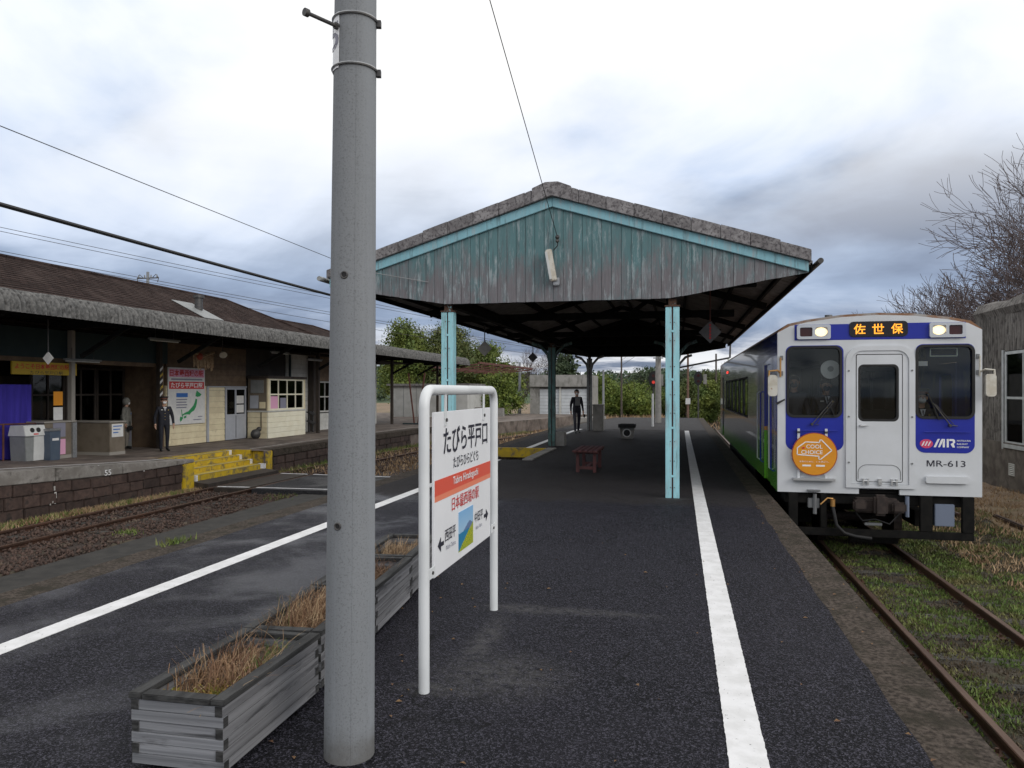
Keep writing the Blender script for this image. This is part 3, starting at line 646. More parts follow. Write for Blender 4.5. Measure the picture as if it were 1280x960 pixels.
# level crossing deck between the two stairs
cr = thing('level_crossing', 'dark asphalt foot crossing over the left track below the yellow steps', 'crossing', (-9, 19, -1.0), kind='structure')
def deck(x0, x1): return MB().prism([(x0, -1.2), (x1, -1.2), (x1, -.888 if x1 > -12 else -.8), (x0, -.888 if x0 > -12.1 else -.76)], 'y', 17.25, 20.75)
deck(-12.5, -12.02).build('deck_board', 'wooddark', cr); deck(-11.86, -10.94).build('deck_board', 'wooddark', cr); deck(-10.76, -5.42).build('deck_surface', 'crossing', cr)
def cl(p, q, wd=.07): return MB().beam(p, q, wd, .008)
cl((-12.45, 17.36, -.775), (-12.03, 17.40, -.86)).build('crossing_line', 'line', cr)
cl((-11.85, 17.42, -.880), (-10.95, 17.47, -.880)).build('crossing_line', 'line', cr); cl((-10.75, 17.48, -.882), (-8.6, 17.55, -.882)).build('crossing_line', 'line', cr)
cl((-12.45, 20.62, -.775), (-12.03, 20.60, -.86)).build('crossing_line', 'line', cr); cl((-11.85, 20.6, -.880), (-10.95, 20.57, -.880)).build('crossing_line', 'line', cr)
cl((-10.75, 20.56, -.882), (-7.9, 20.45, -.882)).build('crossing_line', 'line', cr)
for y in (17.31, 20.63): MB().box(-12.51, -12.42, y, y + .07, -.75, -.60).build('corner_mark', 'line', cr)

# loose stuff on the ground
M['dead_weed'] = mat('dead_weed', (.055, .042, .028), (.12, .09, .055), 5, c3=(.05, .06, .02), scale3=2, rough=.9)
def scatter_stones(name, n, fx, m, s0, s1):
    base = np.array([(1, 0, 0), (-1, 0, 0), (0, 1, 0), (0, -1, 0), (0, 0, 1), (0, 0, -1)], float)
    tri = np.array([(0, 2, 4), (2, 1, 4), (1, 3, 4), (3, 0, 4), (2, 0, 5), (1, 2, 5), (3, 1, 5), (0, 3, 5)])
    V, F = [], []
    for i in range(n):
        x, y, z = fx(); s = random.uniform(s0, s1); rot = np.array(Euler((random.uniform(0, 6), random.uniform(0, 6), random.uniform(0, 6))).to_matrix())
        v = (base * np.random.uniform(.6, 1.25, (6, 1)) * np.array((1.2, .9, .7)) * s) @ rot.T + np.array((x, y, z + s * .3)); F.append(tri + len(V) * 6); V.append(v)
    o = np_obj(name, np.concatenate(V), np.concatenate(F), m); o['kind'] = 'stuff'; return tag(o, None)
def left_ballast():
    y = 5.5 + 36 * random.random() ** 1.8
    while 17.1 < y < 20.8: y = 5.5 + 36 * random.random() ** 1.8
    cx = pw(y, [(a[1], a[0]) for a in LP])
    x = cx + random.uniform(-.9, 2.0); z = -.995 if abs(x - cx) > .6 else -.985
    return x, y, z
tag(scatter_stones('ballast_gravel', 12000, left_ballast, 'ballast', .018, .05), 'reddish brown ballast stones around the left track rails', 'gravel')
def blades(name, n, fx, m, h0, h1, wd, label, cat, lean=.6):
    V, F = [], []
    for i in range(n):
        x, y, z = fx(); h = random.uniform(h0, h1); a = random.uniform(0, 6.283); dx, dy = math.cos(a), math.sin(a); w2 = wd * random.uniform(.6, 1.3); l = random.uniform(0, lean) * h; c = random.uniform(0, 6.283)
        k = len(V); V += [(x - dx * w2, y - dy * w2, z), (x + dx * w2, y + dy * w2, z), (x + math.cos(c) * l, y + math.sin(c) * l, z + h)]; F.append((k, k + 1, k + 2))
    o = np_obj(name, V, F, m); o['kind'] = 'stuff'; return tag(o, label, cat)
def masked(x0, x1, y0, y1, z, sc, lo, pw_=1.6, avoid=()):
    def f():
        for _ in range(60):
            x = random.uniform(x0, x1); y = y0 + (y1 - y0) * random.random() ** pw_
            if any(abs(x - c) < d for c, d in avoid): continue
            if mnoise.noise((x * sc, y * sc, 1.7)) + .35 * mnoise.noise((x * sc * 4, y * sc * 4, 9)) > lo + random.uniform(-.12, .12): return x, y, z
        return x, y, z - .06
    return f
rr_ = ((2.36, .05), (3.49, .05))
blades('moss_weeds', 95000, masked(1.45, 5.0, 3.4, 26, -1.03, 1.5, -.12, 1.9, rr_), 'grass', .012, .05, .013, 'low green moss and weeds between the rails of the right track', 'weeds', .9)
blades('dead_stems', 80000, masked(1.45, 6.0, 3.4, 24, -1.03, 2.3, -.35, 1.9, rr_), 'dead_weed', .01, .045, .011, 'brown dead moss and stems between the weeds of the right track', 'dead weeds', 1.2)
blades('wall_foot_weeds', 2500, masked(1.44, 1.95, 3.4, 12.5, -1.03, 2.2, .05, 1.5, rr_), 'grass', .03, .12, .014, 'bright green weeds along the foot of the right platform edge', 'weeds', .9)
blades('trackside_grass', 16000, masked(3.7, 6.6, 5, 30, -1.03, .9, .08, 1.6), 'grass', .02, .07, .013, 'green grass patches beside the right track', 'grass', .9)
blades('dry_grass', 30000, masked(4.4, 11, 10, 36, -1.03, .8, -.15, 1.5), 'grass_dry', .03, .12, .012, 'brown dry grass on the waste ground right of the train', 'grass', 1.2)
def wallgrass():
    y = random.uniform(8, 17.2); x = edge_pt(EDGE, y) + .05 + abs(random.gauss(0, .16)); return x, y, -.97
blades('wall_grass', 4200, wallgrass, 'grass_dry', .04, .13, .012, 'pale dry grass strip at the foot of the station platform wall', 'grass', 1.0)
blades('wall_grass_green', 1500, lambda: (lambda y: (edge_pt(EDGE, y) + .1 + abs(random.gauss(0, .12)), y, -.97))(random.choice((9.5, 11.9, 13.0, 14.6, 16.3)) + random.gauss(0, .35)), 'grass', .04, .14, .012, 'small green tufts at the foot of the station platform wall', 'grass', 1.0)
blades('far_wall_grass', 3000, lambda: (lambda y: (edge_pt(EDGE2, y) + .1 + abs(random.gauss(0, .3)), y, -.97))(random.uniform(21.3, 45)), 'grass', .05, .2, .016, 'green weeds along the far part of the station platform wall', 'grass', 1.0)
blades('track_weeds', 300, lambda: random.choice([(-9.9 + random.gauss(0, .12), 11.8 + random.gauss(0, .12), -.98), (-5.35 + random.gauss(0, .05), 7.1 + random.gauss(0, .12), -.01), (-9.6 + random.gauss(0, .2), 16.6 + random.gauss(0, .3), -.98)]), 'grass', .03, .09, .010, 'little green weed tufts beside the left track', 'weeds', 1.0)
blades('far_track_grass', 9000, lambda: (lambda y: (pw(y, [(a[1], a[0]) for a in LP]) + random.choice((-1.3, 1.6, 2.4, 0)) + random.gauss(0, .45), y, -.99))(21 + 50 * random.random()), 'grass_dry', .05, .2, .03, 'dry straw coloured grass beside the distant curve of the left track', 'grass', 1.0)
blades('embankment_grass', 9000, lambda: (random.uniform(-16, 14), random.uniform(52, 92), -1.08), 'grass_dry', .1, .5, .06, 'dry reddish grass bank beyond the platform end', 'grass', 1.0)
# old rail pieces on the waste ground
def loose(name, lab, p, q):
    b = MB().beam(p, q, .10, .11); o = b.build(name, 'rail', None, org=p, bevel=.02); tag(o, lab, 'old rail')
loose('discarded_rail', 'short dark old rail half buried in dry grass right of the train', (6.45, 17.4, -.99), (6.42, 15.9, -.99))
loose('discarded_rail', 'dark old rail end lying nearer the rear of the train in brown grass', (5.6, 19.0, -.99), (5.75, 17.3, -.99))

# fallen leaves and grit on the platform
M['dead_leaf'] = mat('dead_leaf', (.20, .12, .05), (.12, .06, .03), 30, rough=.8)
V, F = [], []
for i in range(110):
    x, y = random.choice(((random.uniform(-2.6, 1.3), random.uniform(2.4, 9)), (random.uniform(1.0, 1.4), random.uniform(2.5, 12)), (random.gauss(-1.7, .3), random.uniform(2.6, 6.5)))); a = random.uniform(0, 6.28); s_ = random.uniform(.008, .02); c, d = math.cos(a) * s_, math.sin(a) * s_; k = len(V)
    V += [(x + c, y + d, .006), (x - d * .6, y + c * .6, .010), (x - c, y - d, .006), (x + d * .6, y - c * .6, .014)]; F.append((k, k + 1, k + 2, k + 3))
o = np_obj('fallen_leaves', V, F, 'dead_leaf'); o['kind'] = 'stuff'; tag(o, 'small dead leaves scattered on the dark platform asphalt', 'leaves')
# ------------------------------------------------------------------ foreground concrete pole
PB, PTOP = Vector((-1.462, 3.135, 0)), Vector((-1.395, 3.17, 9.0))
def pax(z): return PB.lerp(PTOP, z / 9.0)
def prad(z): return lerp(.113, .062, z / 9.0)
pole = thing('concrete_pole', 'tall weathered grey concrete pole in the foreground beside the station name sign', 'pole', PB)
zs = [0, .03] + [i * .25 for i in range(1, 37)]
MB().tube([pax(z) for z in zs], [prad(z) for z in zs], 40).build('shaft', 'pole', pole, smooth=True)
for a_ in (-62, 118):
    a_ = R(a_); MB().tube([pax(z) + Vector((math.cos(a_), math.sin(a_), 0)) * (prad(z) - .0008) for z in zs], .0022, 5).build('mould_seam', 'pole', pole, smooth=True)
CA = R(-155)
def arcplate(z0, z1, a0, a1, off, n=16, th=.002):
    b = MB(); vs = []
    for i in range(n + 1):
        a = lerp(a0, a1, i / n)
        for z in (z0, z1):
            c = pax(z); r = prad(z) + off; vs += [(c.x + r * math.cos(a), c.y + r * math.sin(a), z), (c.x + (r - th) * math.cos(a), c.y + (r - th) * math.sin(a), z)]
    fs = []
    for i in range(n):
        o, p = 4 * i, 4 * i + 4; fs += [(o, p, p + 2, o + 2), (o + 1, o + 3, p + 3, p + 1), (o, o + 1, p + 1, p), (o + 2, p + 2, p + 3, o + 3)]
    fs += [(0, 2, 3, 1), (4 * n, 4 * n + 1, 4 * n + 3, 4 * n + 2)]
    return b.add(vs, fs)
pn = arcplate(3.085, 3.335, R(-112), R(-200), .004).build('number_plate', 'panelwhite', pole, smooth=True)
vs, fs = text_mesh('5', .0); lo, hi = vs.min(0), vs.max(0)
b = MB()
for x, y, _ in vs:
    u = (x - (lo[0] + hi[0]) / 2) * .085 / (hi[0] - lo[0]); z = 3.235 + (y - (lo[1] + hi[1]) / 2) * .125 / (hi[1] - lo[1])
    r = prad(z) + .0062; a = R(-136) + u / r; c = pax(z); b.v.append((c.x + r * math.cos(a), c.y + r * math.sin(a), z))
b.f = fs; b.build('lettering', 'inkgrey', pn)
for z in (3.10, 3.325):
    nn = 40
    b = MB(); pts = []
    for i in range(nn + 1):
        a = 2 * math.pi * i / nn; c = pax(z); r = prad(z) + .006; pts.append((c.x + r * math.cos(a), c.y + r * math.sin(a), z))
    bb = b.tube(pts, .0055, 6).build('steel_band', 'steel', pole, smooth=True)
    a = R(15); c = pax(z); r = prad(z)
    MB().obox((c.x + (r + .012) * math.cos(a), c.y + (r + .012) * math.sin(a), z - .008), (.02, .025, .03), (0, 0, a)).build('band_buckle', 'darksteel', bb)
a = R(-118); c = pax(3.27); d = Vector((math.cos(a), math.sin(a), 0)); p0 = c + d * (prad(3.27) - .01)
MB().cyl(p0, p0 + d * .17, .0085, None, 10).cyl(p0 + d * .165, p0 + d * .185, .017, None, 12).cyl(p0 + d * .012, p0 + d * .03, .015, None, 6).build('step_bolt', 'darksteel', pole, smooth=True)
for z, a in ((2.16, R(-88)), (1.05, R(-98))):
    c = pax(z); d = Vector((math.cos(a), math.sin(a), 0)); p = c + d * prad(z)
    rg = MB().tube([p + d * .001 + (Vector((-d.y, d.x, 0)) * math.cos(t) + Z_ * math.sin(t)) * .014 for t in [2 * math.pi * i / 14 for i in range(15)]], .004, 6).build('bolt_socket', 'darksteel', pole, smooth=True)
    MB().cyl(p - d * .01, p + d * .0015, .012, None, 14).build('socket_hole', 'black', rg)

# ------------------------------------------------------------------ station name sign
sg = thing('station_name_sign', 'white station name sign in a bent tube frame standing on the island platform', 'sign', (-1.36, 4.645, 0))
fr = []
y0, y1, zt, rb = 3.862, 5.432, 1.652, .10
pts = [(-1.36, y0, 0), (-1.36, y0, zt - rb)] + [(-1.36, y0 + rb - rb * math.cos(R(t)), zt - rb + rb * math.sin(R(t))) for t in range(15, 91, 15)]
pts += [(-1.36, y1 - rb + rb * math.sin(R(t)), zt - rb + rb * math.cos(R(t))) for t in range(0, 91, 15)] + [(-1.36, y1, 0)]
MB().tube(pts, .030, 16).build('frame', 'signwhite', sg, smooth=True)
sp = MB().box(-1.368, -1.352, 4.015, 5.29, .585, 1.525).build('sign_panel', 'panelwhite', sg, bevel=.002)
for y in (4.21, 5.09):
    h = MB().box(-1.351, -1.346, y - .022, y + .022, 1.44, 1.635).build('hanger', 'signwhite', sg, bevel=.001)
    MB().cyl((-1.346, y + .004, 1.475), (-1.338, y + .004, 1.475), .011, None, 8).build('bolt', 'darksteel', h)
for y, s in ((3.90, 1), (5.30, 1)):
    h = MB().box(-1.351, -1.345, y, y + .11, .60, .66).build('lower_bracket', 'signwhite', sg, bevel=.001)
    MB().cyl((-1.345, y + .06, .63), (-1.338, y + .06, .63), .010, None, 8).build('bolt', 'darksteel', h)
MB().box(-1.3519, -1.3505, 4.017, 5.288, 1.045, 1.135).build('red_band', 'sred', sp); MB().box(-1.3519, -1.3505, 4.017, 5.288, 1.012, 1.0448).build('salmon_band', 'sorange', sp)
XS = -1.3485
text('たびら平戸口', sp, 'ink', (XS, 4.685, 1.348), Y_, Z_, 1.02, .165, bold=.012)
text('たびらひらどぐち', sp, 'ink', (XS, 4.66, 1.208), Y_, Z_, .58, .072, bold=.008)
text('Tabira Hiradoguchi', sp, 'inkwhite', (XS, 4.65, 1.09), Y_, Z_, .58, .062, bold=.012)
text('日本最西端の駅', sp, 'inkred', (XS, 4.65, .955), Y_, Z_, .62, .085, bold=.006)
text('西田平', sp, 'ink', (XS, 4.31, .787), Y_, Z_, .215, .072, bold=.006); text('Nishi-Tabira', sp, 'inkgrey', (XS, 4.32, .715), Y_, Z_, .19, .028)
text('中田平', sp, 'ink', (XS, 4.965, .787), Y_, Z_, .215, .072, bold=.006); text('Naka-Tabira', sp, 'inkgrey', (XS, 4.965, .715), Y_, Z_, .16, .026)
def arrow(c, s):
    pts = [(-.055, .012), (.0, .012), (.0, .042), (.055, 0), (0, -.042), (0, -.012), (-.055, -.012)]
    return MB().plate([(c[0] + s * p[0], c[1] + p[1]) for p in pts], [], 'x', XS - .002, XS)
arrow((4.125, .755), -1).build('arrow', 'ink', sp); arrow((5.16, .758), 1).build('arrow', 'ink', sp)
MB().box(-1.3519, -1.349, 4.485, 4.815, .632, .882).build('scenic_picture', 'picture', sp)

# ------------------------------------------------------------------ planters
def planter(i, base, rz, label, L=.88, Wd=.44, H=.34):
    t = thing('wooden_planter', label, 'planter', base, 'weathered wooden planters in a row by the pole')
    O = Vector(base)
    def B(mb): mb.v = [tuple(Vector(v) + O) for v in mb.v]; return mb
    rows, z0, th = 6, .025, .035; h = (H - .03 - z0) / rows
    for r in range(rows):
        za, zb = z0 + r * h + .0015, z0 + (r + 1) * h - .0015; lng = r % 2
        j = random.uniform(-.003, .003)
        for xa in (0, Wd - th):      # long boards, ends running through on every other course
            B(MB().box(xa + j, xa + th + j, (-.003 if lng else th), (L + .003 if lng else L - th), za, zb)).build('board', 'planter', t, bevel=.0015)
            if lng:
                for ye in (-.0042, L + .0022): B(MB().box(xa + j + .001, xa + th + j - .001, ye, ye + .002, za + .001, zb - .001)).build('end_grain', 'planter_dark', t)
        for ya in (0, L - th):
            B(MB().box((th if lng else -.003), (Wd - th if lng else Wd + .003), ya + j, ya + th + j, za, zb)).build('board', 'planter_end', t, bevel=.0015)
            if not lng:
                for xe in (-.0042, Wd + .0022): B(MB().box(xe, xe + .002, ya + j + .001, ya + th + j - .001, za + .001, zb - .001)).build('end_grain', 'planter_dark', t)
    rim = MB()
    B(MB().box(-.012, .055, -.012, L + .006, H - .028, H)).build('rim_board', 'planter_dark', t, bevel=.004); B(MB().box(Wd - .055, Wd + .012, -.012, L + .006, H - .028, H)).build('rim_board', 'planter_dark', t, bevel=.004)
    B(MB().box(.056, Wd - .056, -.014, .05, H - .028, H - .002)).build('rim_board', 'planter_dark', t, bevel=.004); B(MB().box(.056, Wd - .056, L - .05, L, H - .028, H - .002)).build('rim_board', 'planter_dark', t, bevel=.004)
    for x in (.03, Wd - .07):
        for y in (.12, L - .18): B(MB().box(x, x + .04, y, y + .07, 0, .026)).build('foot', 'planter_dark', t)
    v = []
    for a in range(9):
        for c in range(13): v.append((.036 + (Wd - .072) * a / 8, .036 + (L - .072) * c / 12, H - .085 + .02 * mnoise.noise((a * .7, c * .7 + i * 9, 0))))
    b = MB().add(v, [(a * 13 + c, (a + 1) * 13 + c, (a + 1) * 13 + c + 1, a * 13 + c + 1) for a in range(8) for c in range(12)]); B(b).build('soil', 'potsoil', t, smooth=True)
    t.rotation_euler = (0, 0, rz); return t
def stalks(name, label, base, rz, boxes, n, h0, h1, m, r=.0016, lean=.8, group=None):
    V, F = [], []; c_, s_ = math.cos(rz), math.sin(rz)
    for i in range(n):
        bx = random.choice(boxes); x = random.gauss(bx[0], bx[2]); y = random.gauss(bx[1], bx[3]); x = min(max(x, .05), .39); y = min(max(y, .06), .82)
        h = random.uniform(h0, h1); a = random.uniform(0, 6.283); l = random.uniform(.1, lean); droop = random.random() < .35
        p = Vector((x, y, .255)); pts = [p]; d = Vector((math.cos(a) * l * .4, math.sin(a) * l * .4, 1)).normalized(); seg = 4
        for k in range(seg):
            d = (d + Vector((math.cos(a), math.sin(a), -.55 if droop else -.06)) * (.22 * l + (.25 if droop and k > 1 else 0)) + Vector((random.gauss(0, .12), random.gauss(0, .12), 0))).normalized(); pts.append(pts[-1] + d * h / seg)
        sd = Vector((-math.sin(a), math.cos(a), 0)); q = len(V)
        for k, pp in enumerate(pts):
            w_ = r * (1 - .55 * k / seg) * 1.3
            for e in (sd * w_, -sd * w_ * .5 + Vector((math.cos(a), math.sin(a), 0)) * w_):
                e = pp + e; V.append((base[0] + e.x * c_ - e.y * s_, base[1] + e.x * s_ + e.y * c_, max(e.z, .2)))
        for k in range(seg): o = q + 2 * k; F.append((o, o + 1, o + 3, o + 2))
    b = MB(); b.v = V; b.f = F
    o = b.build(name, m, None, org=(base[0], base[1], .25)); return tag(o, label, 'plant', group)
def mossclump(label, base, rz, boxes, n):
    V, F = [], []; c_, s_ = math.cos(rz), math.sin(rz)
    for i in range(n):
        bx = random.choice(boxes); x = min(max(random.gauss(bx[0], bx[2]), .05), .39); y = min(max(random.gauss(bx[1], bx[3]), .06), .82); z = .252 + abs(random.gauss(0, .018))
        u = Vector((random.gauss(0, 1), random.gauss(0, 1), random.gauss(0, 1))).normalized() * random.uniform(.005, .012); v = u.orthogonal().normalized() * u.length * .7
        q = len(V)
        for e in (u, v, -u, -v): V.append((base[0] + (x + e.x) * c_ - (y + e.y) * s_, base[1] + (x + e.x) * s_ + (y + e.y) * c_, z + e.z))
        F.append((q, q + 1, q + 2, q + 3))
    b = MB(); b.v = V; b.f = F; o = b.build('moss_cushion', 'moss', None, org=(base[0], base[1], .25)); return tag(o, label, 'moss')
PL = [((-2.325, 2.80, 0), R(1.0), 'nearest weathered wooden planter, its dovetailed end facing the camera'), ((-2.345, 3.70, 0), R(4.0), 'weathered wooden planter half hidden by the concrete pole, full of straw grass'),
      ((-2.42, 4.62, 0), R(5.0), 'weathered wooden planter just past the concrete pole, thin reddish grass inside'), ((-2.51, 5.53, 0), R(5.5), 'farthest weathered wooden planter behind the station name sign')]
for i, (bs, rz, lb) in enumerate(PL): planter(i, bs, rz, lb)
G = 'dead plants growing in the wooden planters'
stalks('dead_plant', 'brown withered bush of broken stalks in the nearest planter', PL[0][0], PL[0][1], [(.2, .42, .09, .12), (.28, .30, .06, .10), (.1, .6, .05, .09), (.2, .3, .1, .1)], 430, .05, .18, 'straw', .0026, 1.1, G)
stalks('dead_plant', 'tall pale dry stalks leaning out of the nearest planter', PL[0][0], PL[0][1], [(.16, .50, .09, .14), (.34, .55, .04, .1), (.12, .3, .04, .06)], 26, .14, .30, 'straw_pale', .0017, .9, G)
stalks('dead_plant', 'pale tangled dry grass lying low in the nearest planter', PL[0][0], PL[0][1], [(.24, .35, .1, .14)], 160, .08, .16, 'straw_pale', .0018, 1.8, G)
stalks('green_weed', 'sparse green weeds at the rear of the nearest planter', PL[0][0], PL[0][1], [(.31, .55, .05, .08), (.3, .7, .05, .06)], 120, .04, .11, 'grass', .002, .8)
mossclump('yellow green moss in the front corner of the nearest planter', PL[0][0], PL[0][1], [(.27, .16, .07, .07), (.2, .12, .06, .04), (.32, .3, .05, .1), (.3, .2, .06, .08)], 2600)
stalks('dry_grass_tuft', 'dense straw coloured grass filling the planter behind the pole', PL[1][0], PL[1][1], [(.2, .25, .09, .12), (.22, .45, .1, .14), (.16, .6, .07, .1)], 700, .07, .18, 'straw', .0018, 1.3, G)
stalks('dry_grass_tuft', 'pale dry grass blades over the planter behind the pole', PL[1][0], PL[1][1], [(.2, .3, .1, .16), (.22, .5, .1, .14)], 420, .08, .21, 'straw_pale', .0016, 1.3, G)
stalks('tall_weed', 'single upright weed rising from the planter behind the pole', PL[1][0], PL[1][1], [(.2, .1, .005, .01)], 4, .28, .36, 'grass', .002, .15)
stalks('dry_grass_tuft', 'reddish dry grass in the planter just past the pole', PL[2][0], PL[2][1], [(.2, .3, .09, .14), (.22, .55, .09, .12)], 380, .07, .18, 'straw', .0018, 1.3, G)
stalks('dry_grass_tuft', 'low dry grass in the farthest planter behind the sign', PL[3][0], PL[3][1], [(.2, .3, .09, .14), (.22, .55, .09, .12)], 260, .06, .15, 'straw_pale', .0018, 1.3, G)

# ------------------------------------------------------------------ platform shelter
SH = thing('platform_shelter', 'gabled platform shelter with peeling teal gable boards over the island platform', 'shelter', (-1.95, 21.5, 0))
CX, YF, YB = -1.95, 11.6, 31.5
EZ, RZ, HW = 3.53, 4.70, 3.83          # underside heights of the verge at eave / ridge, half width
def slope(x, z0=RZ): return z0 - abs(x - CX) / HW * (RZ - EZ)
for s in (-1, 1):
    xe = CX + s * (HW + .06)
    MB().prism([(CX, RZ), (xe, slope(xe)), (xe, slope(xe) + .07), (CX, RZ + .09)], 'y', YF + .19, YB - .19).build('roof_sheet', 'slate', SH)
    n = 17; Ls = [0] + [HW * (k + 1) / n for k in range(n)]
    for k in range(9):
        xa, xb = CX + s * HW * k / 9, CX + s * HW * (k + 1) / 9
        if k == 0: xa = CX + s * .32
        hh = .205 if k != 8 else .175
        if (s == -1 and k > 4): hh -= .03
        hh += random.uniform(-.004, .004)
        pts = [(xa + s * .002, slope(xa)), (xb - s * .002, slope(xb)), (xb - s * .002, slope(xb) + hh - .004), ((xa + xb) / 2, slope((xa + xb) / 2) + hh), (xa + s * .002, slope(xa) + hh)]
        for ya, yb in ((YF - .10, YF + .185), (YB - .185, YB + .10)): MB().prism(pts, 'y', ya, yb).build('verge_tile', 'verge', SH, bevel=.006)
    for ya, yb in ((YF - .04, YF - .005), (YB + .005, YB + .04)):
        MB().prism([(CX + s * .002, RZ - .003), (CX + s * (HW - .03), slope(CX + HW - .03) - .003), (CX + s * (HW - .03), slope(CX + HW - .03) - .155), (CX + s * .002, RZ - .158)], 'y', ya, yb).build('barge_board', 'fascia', SH, bevel=.006)
    MB().tube([(CX + s * (HW + .12), YF - .12, EZ - .0), (CX + s * (HW + .12), YB + .1, EZ - .02)], .042, 10).build('gutter', 'grey_post' if s < 0 else 'darksteel', SH, smooth=True)
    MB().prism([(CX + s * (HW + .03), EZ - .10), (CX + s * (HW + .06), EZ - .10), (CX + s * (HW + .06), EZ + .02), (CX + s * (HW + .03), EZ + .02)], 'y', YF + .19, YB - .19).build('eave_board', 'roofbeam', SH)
for ya, yb in ((YF - .12, YF + .19), (YB - .19, YB + .12)):
    MB().prism([(CX - .325, slope(CX - .325) + .0), (CX, RZ + .0), (CX + .325, slope(CX + .325)), (CX + .31, slope(CX + .31) + .225), (CX + .1, RZ + .215), (CX - .1, RZ + .215), (CX - .31, slope(CX - .31) + .225)], 'y', ya, yb).build('ridge_tile', 'verge', SH, bevel=.007)
# gable boards
def gbot(x):
    a = abs(x + 1.93)
    return 3.055 if a < 1.79 else 3.055 + (a - 1.79) * (.315 / 1.92)
def gable(y, th, m):
    x = CX - HW + .06; pw_ = .1515
    while x < CX + HW - .1:
        a, c = x + .0022, x + pw_ - .0022
        if a < CX < c: top = [(c, slope(c) - .1), (CX, RZ - .1), (a, slope(a) - .1)]
        else: top = [(c, slope(c) - .1), (a, slope(a) - .1)]
        ba, bc = gbot(a) + random.uniform(-.004, .004), gbot(c) + random.uniform(-.004, .004)
        if min(t[1] for t in top) > max(ba, bc) + .02:
            dy = random.uniform(-.003, .003)
            MB().prism([(a, ba), (c, bc)] + top, 'y', y + dy, y + th + dy).build('gable_plank', m, SH, bevel=.002)
        x += pw_
gable(YF, .022, 'plank'); gable(YB - .022, .022, 'wooddark')
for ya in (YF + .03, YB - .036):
    MB().prism([(CX - 3.7, 3.36), (CX - 1.80, 3.065), (CX + 1.84, 3.065), (CX + 3.7, 3.36), (CX + 3.7, slope(CX + 3.7) - .12), (CX, RZ - .12), (CX - 3.7, slope(CX - 3.7) - .12)], 'y', ya, ya + .006).build('gable_light_stop', 'roofdark', SH)  # added dark sheet that stops light showing between the gable planks
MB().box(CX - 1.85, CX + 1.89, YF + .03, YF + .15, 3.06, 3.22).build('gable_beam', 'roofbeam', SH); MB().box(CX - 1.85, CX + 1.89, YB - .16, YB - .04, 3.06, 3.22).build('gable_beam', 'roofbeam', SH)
M['cap_rust'] = mat('rusty_cap', (.05, .028, .02), (.10, .05, .03), 30, c3=(.22, .40, .44), scale3=14, ramp3=(.56, .64), rough=.85)
# posts: pairs of riveted channels
def post(x, y, m, foot=None):
    p = thing('post', None, None, (x, y, 0)); p.parent = SH; p.location = Vector((x, y, 0)) - ORG[SH.name]
    for s in (-1, 1):
        xa, xb = (x - .105, x - .012) if s < 0 else (x + .012, x + .105)
        MB().prism([(xa, y - .075), (xb, y - .075), (xb, y - .067), (xa + .008 if s < 0 else xb - .008, y - .067)] if False else [(xa, y - .075), (xb, y - .075), (xb, y + .075), (xa, y + .075)], 'z', .0, 2.93).build('channel', m, p, bevel=.004)
    b = MB()
    for k in range(4):
        z = .32 + k * .74
        b.box(x - .03, x + .03, y - .079, y - .0755, z, z + .035)
    b.build('batten', m, p)['kind'] = 'stuff'
    b = MB()
    for k in range(8):
        z = .15 + k * .37 + random.uniform(-.05, .05)
        for s in (-.03, .03): b.cyl((x + s, y - .0745, z), (x + s, y - .086, z), .007, None, 6)
    b.build('rivet', 'rust', p)['kind'] = 'stuff'
    MB().box(x - .115, x + .115, y - .085, y + .085, 2.932, 2.955).box(x - .06, x + .06, y - .05, y + .05, 2.956, 3.058).build('cap_plate', M['cap_rust'], p)
    MB().box(x - .014, x + .014, y - .05, y + .05, 0, 2.93).build('web', 'rust', p)
    for s in (-1, 1):
        if foot != 'front': MB().tube([(x + s * .03, y, 2.35), (x + s * .12, y, 2.72), (x + s * .35, y, 2.98), (x + s * .6, y, 3.06)], .05, 8).build('knee_brace', m, p, smooth=True)
    return p
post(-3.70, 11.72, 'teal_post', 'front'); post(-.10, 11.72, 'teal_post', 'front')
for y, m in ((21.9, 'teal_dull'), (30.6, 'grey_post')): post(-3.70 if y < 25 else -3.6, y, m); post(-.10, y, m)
for y in (11.9, 16.6, 21.9, 26.3, 30.6):
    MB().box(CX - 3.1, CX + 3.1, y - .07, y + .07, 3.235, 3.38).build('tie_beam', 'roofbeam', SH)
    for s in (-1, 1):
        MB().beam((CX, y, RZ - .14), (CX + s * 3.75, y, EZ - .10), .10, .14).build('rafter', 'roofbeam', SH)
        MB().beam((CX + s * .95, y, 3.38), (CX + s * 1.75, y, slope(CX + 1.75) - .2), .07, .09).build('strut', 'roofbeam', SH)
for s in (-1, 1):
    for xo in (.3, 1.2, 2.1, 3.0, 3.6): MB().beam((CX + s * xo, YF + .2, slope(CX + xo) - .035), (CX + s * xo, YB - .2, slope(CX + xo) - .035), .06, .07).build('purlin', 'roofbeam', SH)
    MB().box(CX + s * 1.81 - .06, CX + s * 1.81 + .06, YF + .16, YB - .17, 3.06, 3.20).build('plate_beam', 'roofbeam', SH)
MB().cyl((-.05, 30.5, 2.55), (1.95, 30.9, 2.95), .035, None, 8).build('drain_pipe', 'darksteel', SH, smooth=True)
MB().cyl((1.98, 30.9, 2.95), (2.0, 30.95, 3.5), .035, None, 8).build('drain_pipe', 'darksteel', SH, smooth=True)
